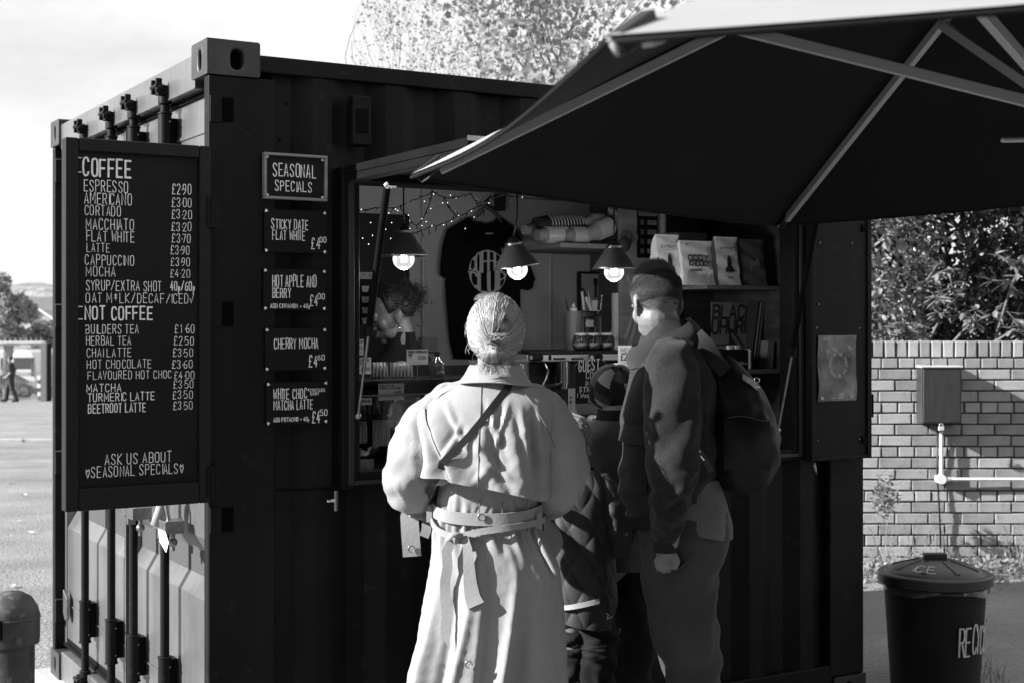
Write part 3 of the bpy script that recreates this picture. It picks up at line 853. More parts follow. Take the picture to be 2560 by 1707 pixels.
# ---------------------------------------------------------------- brick wall behind the bin
WY, BW, BH, COURSE = 9.5, .215, .065, .0752
WX0, WX1 = 1.9, 6.4
WTOP = 1.585
wall = thing('brick_wall', 'pale sunlit brick wall with a brick on edge coping at the right', 'wall', ((WX0 + WX1) / 2, WY, .05))
MORT = G('mortar', .045, .95, bump=(150, .5), var=(10, .2))
BR = [G('pale brick', .26, .85, bump=(160, 1, .006), var=(2.6, .3), speck=(22, .5, .10)), G('buff brick', .22, .85, bump=(120, 1, .007), var=(7, .25), speck=(40, .4, .1)), G('light brick', .30, .85, bump=(150, 1, .006), var=(2.2, .3), speck=(50, .3, .14))]
MB().box(WX0, WX1, WY + .014, WY + .225, -.1, WTOP - .004).build('mortar_bed', MORT, wall)
rnd = random.Random(5)
brick_meshes = {}
def brick_mesh(L_, H_, D_, k, m):
    key = (round(L_, 3), round(H_, 3), k, m)
    if key not in brick_meshes:
        rr = random.Random(hash(key) & 0xffff)
        bm = bmesh.new(); bmesh.ops.create_cube(bm, size=1)
        for v in bm.verts: v.co = Vector((v.co.x * L_ + rr.uniform(-.002, .002), v.co.y * D_ + rr.uniform(-.0015, .0015), v.co.z * H_ + rr.uniform(-.0015, .0015)))
        bmesh.ops.bevel(bm, geom=[e for e in bm.edges if (e.verts[0].co.y < 0 and e.verts[1].co.y < 0)], offset=.004, segments=1, affect='EDGES')
        me = bpy.data.meshes.new('brick'); bm.to_mesh(me); bm.free(); me.materials.append(BR[m]); brick_meshes[key] = me
    return brick_meshes[key]
stuff = MB()
def brick(x, z, L_, H_, inview):
    if inview:
        me = brick_mesh(L_, H_, .1, rnd.randrange(3), rnd.randrange(3))
        o = bpy.data.objects.new('brick', me); COL.objects.link(o); o.parent = wall
        p = WM[wall.name].inverted() @ Vector((x + L_ / 2 + rnd.uniform(-.001, .001), WY + .05 + rnd.uniform(-.003, .003), z + H_ / 2))
        o.location = p; o.rotation_euler = (rnd.uniform(-.01, .01), rnd.uniform(-.006, .006), rnd.uniform(-.008, .008))
        WM[o.name] = WM[wall.name]
    else:
        stuff.box(x, x + L_, WY, WY + .1, z, z + H_)
# coping: bricks on edge
def vis(x, z): return 2.36 < x + .1 and x < 3.52
x = WX0
while x < WX1: brick(x, WTOP - .108, .065, .106, vis(x, 0)); x += .0752 + .004
z = WTOP - .108 - COURSE; c = 0
while z > -.05:
    if c % 4 == 0:   # headers
        x = WX0 + .05
        while x < WX1: brick(x, z, .1025, BH, vis(x, z)); x += .1125
    else:
        x = WX0 - (.1125 if c % 2 else 0) + .03
        while x < WX1: brick(x, z, BW, BH, vis(x, z)); x += .225
    z -= COURSE; c += 1
stuff.build('brickwork', BR[0], wall, kind='stuff')

# meter box with padlock, pipes and cable
mbx = thing('meter_box', 'dark metal meter box hung on the brick wall', 'meter box', (2.9, WY, 1.03))
a, b = at(2301, 1058, WY - .1), at(2401, 918, WY - .1)
MB().box(a.x, b.x, WY - .13, WY - .004, a.z, b.z).build('box', G('dark painted metal', .028, .4, streak=((60, 2, 6), .25), spec=.6), mbx, bevel=.006)
MB().box(a.x - .006, b.x + .006, WY - .145, WY - .004, b.z + .0005, b.z + .012).build('lid', G('pale metal', .45, .4), mbx, bevel=.003)
MB().box(a.x + .01, b.x - .01, WY - .136, WY - .1305, a.z + .01, b.z - .01).build('door', G('dark painted metal', .028, .4), mbx, bevel=.003)
lk = at(2353, 1068, WY - .15)
pl = thing('padlock', 'small padlock hanging below the meter box', 'padlock', lk)
MB().box(lk.x - .018, lk.x + .018, lk.y - .01, lk.y + .01, lk.z - .02, lk.z + .008).build('lock_body', G('pale metal', .45, .4), pl, bevel=.003)
MB().tube([(lk.x + .013 * math.cos(t), lk.y, lk.z + .012 + .014 * math.sin(t)) for t in [i * math.pi / 8 for i in range(9)]], .004, 8).build('shackle', CHROME, pl, smooth=True)
WP = G('white painted pipe', .6, .4, var=(8, .08))
pp = thing('wall_pipe', 'white conduit with a round junction running along the brick wall', 'pipe', at(2353, 1197, WY - .03))
j = at(2353, 1197, WY - .045)
MB().tube([at(2353, 1078, WY - .04), (j.x + .001, j.y, j.z + .02)], .0115, 12).build('vertical_run', WP, pp, smooth=40)
MB().tube([(j.x, j.y, j.z), (WX1 - .1, j.y, j.z - .004)], .0115, 12).build('horizontal_run', WP, pp, smooth=40)
MB().cyl((j.x, j.y - .02, j.z), (j.x, WY, j.z), .033, n=20).build('junction', WP, pp, bevel=.003)
MB().cyl((j.x + .03, j.y, j.z), (j.x + .055, j.y, j.z), .016, n=14).build('coupling', WP, pp, smooth=40)
q = [at(2344, 1060, WY - .03), at(2343, 1190, WY - .02), at(2348, 1260, WY - .03), at(2352, 1370, WY - .03)]
cb = MB().tube(q, .006, 8).build('wall_cable', BLACKP, None, org=tuple(q[3]), smooth=True, label='black cable running down the brick wall from the meter box', cat='cable')
q = [at(2190, 1105, 8.3), at(2215, 1160, 8.6), at(2262, 1225, 8.8), at(2310, 1280, 9.2), at(2345, 1330, 9.4)]

# ---------------------------------------------------------------- foliage helpers
def leaf_cloud(name, pts, size, mat, parent=None, fold=.25, asp=.5, dirs=None, seed=1, droop=.0, up=0.0, lobed=False):
    """pts: (n,3) array; one folded leaf at each point"""
    rs = np.random.RandomState(seed); n = len(pts)
    s = size * rs.uniform(.6, 1.3, n)
    a = rs.normal(size=(n, 3)); a[:, 2] -= droop
    a /= np.linalg.norm(a, axis=1)[:, None]
    b = rs.normal(size=(n, 3)); b[:, 2] += up
    b = np.cross(a, b); b /= np.linalg.norm(b, axis=1)[:, None]
    c = np.cross(a, b)
    S = s[:, None]
    if lobed:
        prof = [(0, 0), (.15, .45), (.42, .28), (.5, .62), (.72, .3), (1, 0)]
    else:
        prof = [(0, 0), (.3, .5), (.7, .42), (1, 0)]
    V = []
    mid = [pts + a * S * t for t, w in prof]
    Lf = [pts + a * S * t + b * S * asp * w + c * S * asp * w * fold for t, w in prof]
    Rt = [pts + a * S * t - b * S * asp * w + c * S * asp * w * fold for t, w in prof]
    k = len(prof)
    # verts: mid(k), left(k-2), right(k-2)
    allv = np.stack(mid + Lf[1:-1] + Rt[1:-1], axis=1)      # n, 3k-4, 3
    m = 3 * k - 4
    verts = allv.reshape(-1, 3)
    faces = []
    def Li(i): return 0 if i == 0 else (k - 1 if i == k - 1 else k + i - 1)
    def Ri(i): return 0 if i == 0 else (k - 1 if i == k - 1 else k + (k - 2) + i - 1)
    for i in range(k - 1):
        fl = [i, Li(i), Li(i + 1), i + 1]; fr = [i, i + 1, Ri(i + 1), Ri(i)]
        for f in (fl, fr):
            g = []
            for x in f:
                if x not in g: g.append(x)
            faces.append(g)
    tri = [f for f in faces if len(f) == 3]; quad = [f for f in faces if len(f) == 4]
    base = (np.arange(n) * m)[:, None]
    loops, starts, totals = [], [], []
    off = 0
    me = bpy.data.meshes.new(name)
    T = np.concatenate([(np.array(tri).reshape(1, -1) + base).reshape(-1)]) if tri else np.array([], int)
    Q = (np.array(quad).reshape(1, -1) + base).reshape(-1) if quad else np.array([], int)
    nT, nQ = n * len(tri), n * len(quad)
    me.vertices.add(len(verts)); me.vertices.foreach_set('co', verts.astype(np.float32).ravel())
    me.loops.add(len(T) + len(Q)); me.loops.foreach_set('vertex_index', np.concatenate([T, Q]).astype(np.int32))
    me.polygons.add(nT + nQ)
    st = np.concatenate([np.arange(nT) * 3, nT * 3 + np.arange(nQ) * 4]).astype(np.int32)
    me.polygons.foreach_set('loop_start', st)
    me.update(calc_edges=True); me.validate()
    if parent is not None:
        me.transform(WM[parent.name].inverted())
    return link_mesh(name, me, mat, parent)

def branch_tree(name, label, base, height, spread, n_main, leafsize, mat, bark, seed, density=40, cat='tree', group=None, lean=(0, 0), levels=4, lobed=False, r0=.12, first=.25, leafjit=.25, droop=.3, asp=.6, clip=None, steep=.55):
    rnd = random.Random(seed)
    t = thing(name, label, cat, base, group=group)
    mb = MB(); tips = []
    def grow(p, d, ln, r, lev):
        if clip is not None and lev and p.x / p.y < -.105: return
        path = [p]; q = p.copy(); dd = d.copy(); n = 5
        for i in range(n):
            if clip is not None and lev and q.x / q.y < -.108: dd = (dd + Vector((.5, 0, .2))).normalized()
            dd = (dd + Vector((rnd.uniform(-1, 1), rnd.uniform(-1, 1), rnd.uniform(-.6, .9))) * .17).normalized()
            q = q + dd * ln / n; path.append(q.copy())
        rr = [r * (1 - .55 * i / n) for i in range(n + 1)]
        mb.tube(path, rr, 8 if lev < 2 else 4, caps=False)
        if lev >= levels - 2:
            for pt in path[1:]: tips.append((pt, lev))
        if lev >= levels: return
        k = n_main if lev == 0 else rnd.randint(3, 5)
        for j in range(k):
            i = rnd.randint(2, n) if lev else min(n, int(n * first) + 1 + j * (n - int(n * first)) // k)
            sp = Vector((rnd.uniform(-1, 1), rnd.uniform(-1, 1), rnd.uniform(-.1, .8)))
            nd = (dd * steep + sp.normalized() * spread).normalized()
            grow(path[i], nd, ln * rnd.uniform(.5, .75), rr[i] * .55, lev + 1)
    grow(Vector(base), Vector((lean[0], lean[1], 1)).normalized(), height, r0, 0)
    mb.build('trunk', bark, t, recalc=False, smooth=True)
    rs = np.random.RandomState(seed)
    P = []
    for pt, lev in tips:
        k = density if lev >= levels - 1 else max(1, density // 3)
        P.append(np.array(pt)[None] + rs.normal(size=(k, 3)) * leafjit)
    P = np.concatenate(P)
    if clip is not None: P = P[clip(P)]
    leaf_cloud('crown', P, leafsize, mat, t, seed=seed, droop=droop, asp=asp, lobed=lobed)
    return t
BARK = G('bark', .09, .9, bump=(30, .8, .01), var=(6, .3))
BARKL = G('twig bark', .12, .9)
# trees behind the container
LF1 = leafmat('autumn leaf', .22, .45, .5, .4)
LF2 = leafmat('pale maple leaf', .26, .55, .5, .5)
branch_tree('birch_tree', 'sparse pale leaved tree showing bare branches above the container roof', (.7, 15.5, 0), 3.3, .55, 6, .038, LF1, BARK, 21, clip=lambda P: P[:, 0] / P[:, 1] > -.112 + .006 * np.sin(P[:, 2] * 9), density=3, levels=4, r0=.12, leafjit=.15)
branch_tree('birch_tree', 'smaller feathery tree at the left of those above the container roof', (-.15, 15.2, 0), 3.1, .42, 6, .038, LF1, BARK, 12, clip=lambda P: P[:, 0] / P[:, 1] > -.112 + .006 * np.sin(P[:, 2] * 9), density=3, levels=4, r0=.09, leafjit=.15)
branch_tree('maple_tree', 'leafy maple with broad pale leaves above the parasol edge', (1.45, 11.8, 0), 3.2, .8, 6, .072, LF2, BARK, 5, density=4, levels=4, r0=.12, lobed=True, leafjit=.17, asp=.9)

# dark glossy bush beyond the wall
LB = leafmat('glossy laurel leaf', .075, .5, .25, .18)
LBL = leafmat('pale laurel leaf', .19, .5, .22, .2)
rs = np.random.RandomState(9)
def blob(c, r, n, hollow=.5):
    d = rs.normal(size=(n, 3)); d /= np.linalg.norm(d, axis=1)[:, None]
    k = hollow + (1 - hollow) * rs.uniform(0, 1, n) ** .5
    ang = np.sin(d[:, 0] * 5 + c[0] * 3) * np.cos(d[:, 2] * 4 + c[1]) * .18 + 1
    return np.array(c)[None] + d * np.array(r)[None] * (k * ang)[:, None]
def bush(label, blobs, size, mat, seed, sprays=0, group=None):
    c = blobs[0][0]
    t = thing('laurel_bush', label, 'bush', (c[0], c[1], .1), group=group)
    P = np.concatenate([blob(c_, r_, n_) for c_, r_, n_ in blobs])
    leaf_cloud('foliage', P, size, mat, t, seed=seed, droop=.5, asp=.38)
    mb = MB(); rr = random.Random(seed)
    for i in range(14):
        b = Vector((c[0] + rr.uniform(-.3, .3), c[1] + rr.uniform(-.2, .2), .1)); bb = rr.choice(blobs)
        e = Vector(bb[0]) + Vector((rr.uniform(-1, 1) * bb[1][0], rr.uniform(-1, 1) * bb[1][1], rr.uniform(-.2, .8) * bb[1][2])) * .8
        m1 = b.lerp(e, .5) + Vector((rr.uniform(-.2, .2), rr.uniform(-.2, .2), .1))
        mb.tube([b, m1, e], [.03, .018, .006], 5)
    mb.build('stem', BARKL, t, smooth=True, recalc=False)
    return t
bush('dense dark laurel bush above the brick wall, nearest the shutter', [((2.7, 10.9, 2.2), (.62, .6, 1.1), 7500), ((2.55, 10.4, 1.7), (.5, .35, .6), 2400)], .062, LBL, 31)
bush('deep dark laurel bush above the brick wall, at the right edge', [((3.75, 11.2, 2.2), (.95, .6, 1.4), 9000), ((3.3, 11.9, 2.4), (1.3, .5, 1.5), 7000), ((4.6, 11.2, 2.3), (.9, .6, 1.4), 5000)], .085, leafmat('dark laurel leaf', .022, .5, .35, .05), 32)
# leafy sprays leaning over the coping
def spray(base, tip, n, size, seed, label):
    rr = random.Random(seed)
    t = thing('laurel_branch', label, 'branch', base, group='leafy laurel branches over the wall')
    b, e = Vector(base), Vector(tip); mb = MB(); P = []
    m = b.lerp(e, .55) + Vector((0, 0, .06)); path = [b, m, e]
    mb.tube(path, [.012, .008, .004], 6)
    ends = [(b.lerp(e, .4), e)] 
    for i in range(4):
        s = b.lerp(e, rr.uniform(.4, .9)); g = s + Vector((rr.uniform(-.2, .2), rr.uniform(-.15, .05), rr.uniform(.02, .16))); mb.tube([s, g], [.006, .003], 5); ends.append((s, g))
    lv = MB()
    for s, g in ends:
        for k in range(n):
            f = rr.uniform(.35, 1.05); p = s.lerp(g, f)
            a = rr.uniform(0, 6.28); d = Vector((math.cos(a), math.sin(a) * .8 - .2, rr.uniform(-.75, .35))).normalized()
            sd = d.cross(Vector((0, 0, 1)) + Vector((rr.uniform(-.4, .4), rr.uniform(-.4, .4), 0))).normalized(); up = sd.cross(d)
            z = size * rr.uniform(.7, 1.25)
            q = [p, p + d * z * .3 + sd * z * .17, p + d * z * .7 + sd * z * .15 - up * z * .03, p + d * z - up * z * .1, p + d * z * .7 - sd * z * .15 - up * z * .03, p + d * z * .3 - sd * z * .17, p + d * z * .35 + up * -.03 * z, p + d * z * .7 - up * z * .07]
            lv.add(q, [(0, 1, 6), (1, 2, 7, 6), (2, 3, 7), (3, 4, 7), (4, 5, 6, 7), (5, 0, 6)])
    mb.build('stem', BARKL, t, smooth=True); lv.build('foliage', LBL, t, recalc=False)
for i, (bx, by, tx, ty, Y, n, lb) in enumerate([(2300, 900, 2400, 735, 10.05, 10, 'pale leafy branch with upright tip over the coping above the meter box'), (2360, 880, 2480, 790, 10.0, 9, 'drooping leafy branch over the coping right of the meter box'),
        (2480, 880, 2560, 640, 10.1, 12, 'tall leafy branch at the right edge above the wall'), (2470, 865, 2590, 830, 9.85, 10, 'low leafy branch lying on the coping at the right edge'), (2200, 890, 2280, 830, 10.0, 9, 'short leafy branch low behind the coping beside the shutter'), (2240, 860, 2345, 660, 10.3, 9, 'thin leafy branch between the two bushes')]):
    spray(tuple(at(bx, by, Y)), tuple(at(tx, ty, Y - .1)), n, .10, 50 + i, lb)

# weeds and long grass at the wall foot
rr = random.Random(11)
def blades(n, f, h0, h1, w, seed):
    rr = random.Random(seed); mb = MB()
    for i in range(n):
        x, y = f(rr); z = gz(x, y) - .01; h = rr.uniform(h0, h1) * (1.6 if rr.random() < .08 else 1)
        a = rr.uniform(0, 6.28); dx, dy = math.cos(a) * w, math.sin(a) * w; lx, ly = rr.uniform(-.5, .5) * h, rr.uniform(-.5, .5) * h
        mb.add([(x - dx, y - dy, z), (x + dx, y + dy, z), (x + lx * .35 + dx * .7, y + ly * .35 + dy * .7, z + h * .55), (x + lx * .35 - dx * .7, y + ly * .35 - dy * .7, z + h * .55), (x + lx, y + ly, z + h * .95)], [(0, 1, 2, 3), (3, 2, 4)])
    return mb
GR = leafmat('dry grass', .22, .4, .7, .4)
blades(2200, lambda r: (r.uniform(1.9, 5), 9.45 - abs(r.gauss(0, .3))), .03, .13, .0035, 1).build('grass', GR, kind='stuff', label='dry grass along the foot of the brick wall', recalc=False)
blades(60, lambda r: (r.choice((2.5, 2.62, 2.75, 3.35, 3.5)) + r.uniform(-.05, .05), 9.3 + r.uniform(-.1, .1)), .3, .5, .003, 5).build('tall_grass', GR, kind='stuff', label='tall straw stalks against the brick wall', recalc=False)
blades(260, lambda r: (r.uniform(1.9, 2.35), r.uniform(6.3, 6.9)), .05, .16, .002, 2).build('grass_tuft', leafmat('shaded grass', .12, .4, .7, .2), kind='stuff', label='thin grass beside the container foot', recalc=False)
P = np.stack([np.random.RandomState(4).uniform(2.0, 4.6, 1500), 9.3 - np.abs(np.random.RandomState(5).normal(0, .3, 1500)), .1 + np.abs(np.random.RandomState(6).normal(0, .04, 1500))], 1)
o = leaf_cloud('ivy_litter', P, .045, leafmat('dead leaf', .2, .5, .7, .3), seed=8); tag(o, 'tangle of dead leaves and ivy at the wall foot', kind='stuff')
P = blob((2.46, 9.25, .56), (.09, .07, .16), 420, .1)
o = leaf_cloud('wall_weed', P, .03, leafmat('dry grass', .22, .4, .7, .4), seed=18); tag(o, 'pale bushy weed growing up beside the container edge', kind='stuff')

# ---------------------------------------------------------------- dustbin
bc = at(2337, 1430, 6.3); bz = gz(bc.x, bc.y)
bn = thing('dustbin', 'black round dustbin with a domed lid, lettered for recycling', 'dustbin', (bc.x, bc.y, bz), rz=0)
BINM = G('bin plastic', .010, .5, bump=(200, .15), var=(3, .3), spec=.3)
rz_ = bc.z
MB().lathe([(.0, bz + .005), (.185, bz + .005), (.19, bz + .03), (.222, rz_ - .06), (.226, rz_ - .05), (.238, rz_ - .048), (.238, rz_ - .03), (.2, rz_ - .03)], (bc.x, bc.y, 0), 48).build('body', BINM, bn, smooth=35)
LIDM = G('bin lid plastic', .022, .38, bump=(220, .15), var=(4, .3), spec=.45)
lid = MB().lathe([(.24, rz_ - .045), (.251, rz_ - .04), (.251, rz_ - .002), (.245, rz_ + .004), (.225, rz_ + .006), (.222, rz_ + .004), (.214, rz_ + .012), (.208, rz_ + .008), (.196, rz_ + .02), (.15, rz_ + .036), (.08, rz_ + .055), (.05, rz_ + .061), (0, rz_ + .062)], (bc.x, bc.y, 0), 48).build('lid', LIDM, bn, smooth=35)
MB().box(bc.x - .052, bc.x + .052, bc.y - .02, bc.y + .02, rz_ + .055, rz_ + .088).build('handle', LIDM, lid, bevel=.006)
mb = MB()
for k in range(8):
    t = k * math.pi / 4 + .25; M = Matrix.Translation((bc.x, bc.y, 0)) @ Matrix.Rotation(t, 4, 'Z')
    mb.add([M @ Vector(p) for p in ((.07, -.006, rz_ + .058), (.07, .006, rz_ + .058), (.195, .012, rz_ + .0225), (.195, -.012, rz_ + .0225), (.07, -.004, rz_ + .0625), (.07, .004, rz_ + .0625), (.19, .009, rz_ + .028), (.19, -.009, rz_ + .028))], [(4, 5, 6, 7), (0, 4, 7, 3), (1, 2, 6, 5), (2, 3, 7, 6)])
mb.build('lid_rib', LIDM, lid)
def bin_side(x, y, o, x0=0, z0=0, a0=0):
    r = .192 + (z0 + y - bz) * .075 + .002 + o
    t = a0 + x / .205
    return (bc.x + r * math.sin(t), bc.y - r * math.cos(t), z0 + y)
a0 = math.asin(min(1, (2362 - 2337) / 118)); z0 = at(0, 1638, 6.1).z
letters(MB0 := MB(), 'RECYCLING', .245, .125, lambda x, y, o: bin_side(x, y, o, z0=z0, a0=a0), .075, jit=.04, seed=4, lead=.3)
MB0.build('lettering', CHALKS, bn, recalc=False)
mbL = MB()
def lidf(x, y, o, t0):
    rr_ = .188 - y; t = t0 + x / .17
    zz = rz_ + .0245 + (.196 - rr_) * .35
    return (bc.x + rr_ * math.cos(t), bc.y + rr_ * math.sin(t), zz + o)
letters(mbL, 'ICE', .10, .055, lambda x, y, o: lidf(x, y, o, -2.45), .09, jit=.03, seed=2)
letters(mbL, 'MILK', .10, .06, lambda x, y, o: lidf(x, y, o, .35), .09, jit=.03, seed=2)
mbL.build('lid_lettering', CHALKS, lid, recalc=False)
# crumpled bag rim under the lid
MB().grid(lambda s, t: (bc.x + (.235 + .012 * math.sin(s * 60) * t + .01 * t) * math.cos(s * 6.2832), bc.y + (.235 + .012 * math.sin(s * 60) * t + .01 * t) * math.sin(s * 6.2832), rz_ - .046 - .022 * t * (1 + .5 * math.sin(s * 23))), 90, 4, closed_u=True).build('bag_rim', G('bin bag', .05, .25, spec=.6), bn, smooth=True)

# ---------------------------------------------------------------- bollard
bo = at(26, 1475, 3.72); bzz = gz(bo.x, bo.y)
bl = thing('bollard', 'black domed bollard with scuffed paint at the lower left corner', 'bollard', (bo.x, bo.y, bzz))
BOLM = G('scuffed bollard paint', .035, .5, var=(9, .6), bump=(60, .4, .004), speck=(16, .5, .2))
tz = bo.z
MB().lathe([(.062, bzz), (.062, tz - .145), (.074, tz - .14), (.0755, tz - .125), (.0755, tz - .065), (.070, tz - .045), (.055, tz - .02), (.03, tz - .005), (0, tz)], (bo.x, bo.y, 0), 32).build('post', BOLM, bl, smooth=40)
MB().box(bo.x - .018, bo.x + .006, bo.y - .0795, bo.y - .07, tz - .115, tz - .065).build('slot_shade', VOID, bl, bevel=.002)  # near-black block on the surface paints the slot's shade
MB().lathe([(.0765, tz - .075), (.0775, tz - .071), (.0765, tz - .067)], (bo.x, bo.y, 0), 32).build('band', BOLM, bl, smooth=True)

# ---------------------------------------------------------------- parasol (six sided, low and tilted)
pA, pB, pC = at(1520, 97, 1.69), at(1028, 440, 3.35), at(1945, 562, 4.89)
pc = pA + pC - pB
pD = at(3070, 455, 4.78); pE = pc + (pc - pB); pE.z = 2.32; pF = at(4904, -265, 1.58)
pc.z = 2.12
apex = Vector((pc.x, pc.y, 2.81))
um = thing('parasol', 'large parasol with pale top and dark underside reaching over the hatch', 'parasol', (pc.x, pc.y, 0))
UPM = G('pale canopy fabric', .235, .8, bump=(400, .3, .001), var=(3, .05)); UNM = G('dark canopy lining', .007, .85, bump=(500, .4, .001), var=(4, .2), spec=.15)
corners = [pA, pB, pC, pD, pE, pF]
def panel(P, Q, off, nu=14, nv=14):
    def fn(s, t):
        e = P.lerp(Q, s)
        p = apex.lerp(e, t)
        sag = .012 * math.sin(math.pi * s) * t
        p = p + Vector((0, 0, -sag * t)) + (apex - e).normalized() * 0
        inn = (Vector((pc.x, pc.y, 0)) - Vector((e.x, e.y, 0))).normalized() * .03 * math.sin(math.pi * s) * t * t
        p = p + inn
        p.z += off
        return p
    return fn
up = MB(); un = MB(); hem = MB()
for i in range(6):
    P, Q = corners[i], corners[(i + 1) % 6]
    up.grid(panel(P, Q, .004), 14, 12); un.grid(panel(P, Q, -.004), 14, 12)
    f = panel(P, Q, 0)
    hem.tube([f(s / 13, 1) + Vector((0, 0, -.004)) for s in range(14)], .004, 6)
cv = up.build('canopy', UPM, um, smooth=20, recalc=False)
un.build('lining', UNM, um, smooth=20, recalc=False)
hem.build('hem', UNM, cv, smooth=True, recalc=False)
ALU = G('grey aluminium', .42, .42, metal=.3, bump=(80, .1))
def bar(mb, a, b, w, h):
    a, b = Vector(a), Vector(b); d = (b - a).normalized(); s = d.cross(Vector((0, 0, 1))).normalized(); u = s.cross(d)
    vs = [p + s * x * w / 2 + u * y * h / 2 for p in (a, b) for x, y in ((-1, -1), (1, -1), (1, 1), (-1, 1))]
    mb.add(vs, [(0, 1, 5, 4), (1, 2, 6, 5), (2, 3, 7, 6), (3, 0, 4, 7), (3, 2, 1, 0), (4, 5, 6, 7)])
hub = Vector((pc.x, pc.y, 2.195))
for ci, c in enumerate(corners):
    e = c + (apex - c) * .045 + Vector((0, 0, -.02)); t = apex + Vector((0, 0, -.04)) + (c - apex) * .02
    r = MB(); bar(r, e, t, .018, .024)
    ro = r.build('rib', ALU, um, bevel=.002)
    m = c.lerp(apex, .5 if ci < 2 else .66) + Vector((0, 0, -.035))
    s = MB(); bar(s, m, hub + (m - hub).normalized() * .06, .018, .026); s.build('strut', ALU, um, bevel=.002)
    k = MB(); kc = c + (apex - c) * .01; bar(k, kc + Vector((0, 0, -.012)), c + (apex - c) * .05, .024, .03); k.build('end_cap', BLACKP, ro, bevel=.003)
MB().cyl((pc.x, pc.y, 2.13), (pc.x, pc.y, 2.25), .06, n=20).build('hub', ALU, um, bevel=.004)
MB().tube([(pc.x, pc.y, gz(pc.x, pc.y)), (pc.x, pc.y, 2.77)], .026, 20).build('pole', ALU, um, smooth=40)
MB().box(pc.x - .3, pc.x + .3, pc.y - .3, pc.y + .3, gz(pc.x, pc.y) - .01, .09).build('base', G('cast base', .08, .7, bump=(60, .3)), um, bevel=.02)
g0 = at(2507, 351, 3.1); MB().tube([g0, (pc.x - .02, pc.y, g0.z + .02)], .006, 8).build('crank_pin', ALU, um, smooth=True)
# loose pocket at the near corner
MB().tube([pA, pA + Vector((.008, 0, -.010)), pA + Vector((.013, .0, -.022))], [.003, .005, .002], 8).build('corner_tab', UPM, cv, smooth=True)

# ---------------------------------------------------------------- far left background
def ag(px, py, Y): return at(px, py, Y)
FG = leafmat('far tree leaf', .27, .4, .6, .3)
def far_tree(label, c, r, n, size, seed, mat=FG, h=None):
    t = thing('roadside_tree', label, 'tree', (c[0], c[1], gz(c[0], c[1])), group='trees beyond the yard')
    rs_ = random.Random(seed); mb = MB(); b = Vector((c[0], c[1], gz(c[0], c[1])))
    mb.tube([b, (c[0] + .2, c[1], c[2] - r[2] * .5), (c[0], c[1], c[2] + r[2] * .4)], [.28, .2, .06], 8)
    for i in range(10):
        a = rs_.uniform(0, 6.28); s = b.lerp(Vector(c), rs_.uniform(.6, 1.2))
        mb.tube([s, s + Vector((math.cos(a) * r[0] * .7, math.sin(a) * r[1] * .7, r[2] * rs_.uniform(.1, .6)))], [.09, .02], 5)
    mb.build('trunk', BARK, t, smooth=True, recalc=False)
    P = []
    for i in range(26):
        d = Vector((rs_.gauss(0, 1), rs_.gauss(0, 1), rs_.gauss(0, 1))).normalized(); q = Vector(c) + Vector((d.x * r[0], d.y * r[1], d.z * r[2])) * rs_.uniform(.45, .95)
        P.append(blob(q, (r[0] * .3, r[1] * .3, r[2] * .25), n // 26, .1))
    leaf_cloud('crown', np.concatenate(P), size, mat, t, seed=seed, asp=.7)
c = at(14, 790, 64); far_tree('rounded leafy tree beyond the fence at the left edge', tuple(c), (1.45, 1.4, 1.7), 12000, .16, 1)
c = at(102, 838, 70); far_tree('lower bushy tree beside the container edge, beyond the fence', tuple(c), (.95, 1.0, .75), 6500, .15, 2)
c = at(-60, 790, 68); far_tree('tall tree cut off by the left edge', tuple(c), (1.9, 1.6, 2.4), 5000, .2, 3)
# roof and gable beyond
hb = thing('far_building', 'pale building with a ribbed metal roof far beyond the fence', 'building', at(100, 830, 118) - Vector((0, 0, 4)))
rf = MB(); a, b = at(60, 745, 122), at(152, 745, 122); c_, d = at(170, 812, 112), at(84, 812, 112)
MB().add([a, b, c_, d, a - Vector((0, 0, .3)), b - Vector((0, 0, .3)), c_ - Vector((0, 0, .3)), d - Vector((0, 0, .3))], [(0, 1, 2, 3), (4, 5, 6, 7), (0, 1, 5, 4), (1, 2, 6, 5), (2, 3, 7, 6), (3, 0, 4, 7)]).build('roof', G('slate roof', .10, .7), hb)
rb = MB()
for i in range(30):
    f = (i + .5) / 30; p = a.lerp(b, f); q = d.lerp(c_, f); rb.tube([p + Vector((0, 0, .06)), q + Vector((0, 0, .06))], .05, 4)
rb.build('roof_rib', G('slate roof light', .16, .7), hb)
g = [at(78, 870, 111.5), at(78, 800, 111.5), at(93, 775, 111.5), at(126, 800, 111.5), at(126, 870, 111.5)]
MB().add([*g, *[p + Vector((0, 5, 0)) for p in g]], [(0, 1, 2, 3, 4), (9, 8, 7, 6, 5), (0, 1, 6, 5), (1, 2, 7, 6), (2, 3, 8, 7), (3, 4, 9, 8)]).build('gable', G('gable render', .35, .8), hb)
MB().tube([g[1] + Vector((-.3, -.1, .05)), g[2] + Vector((0, -.1, .15)), g[3] + Vector((.3, -.1, .05))], .12, 4).build('barge_board', WHITEP, hb)
lw = thing('low_building', 'low pale building behind the parked van at the left edge', 'building', at(0, 930, 75) - Vector((0, 0, .3)))
a, b = at(-60, 935, 75), at(12, 878, 75); MB().box(a.x, b.x, 75, 79, a.z - .6, b.z).build('wall', G('render wall', .5, .8), lw)
a, b = at(2, 925, 74.9), at(6, 895, 74.9); MB().box(a.x, b.x, 74.9, 75, a.z, b.z).build('door', BLKD, lw)
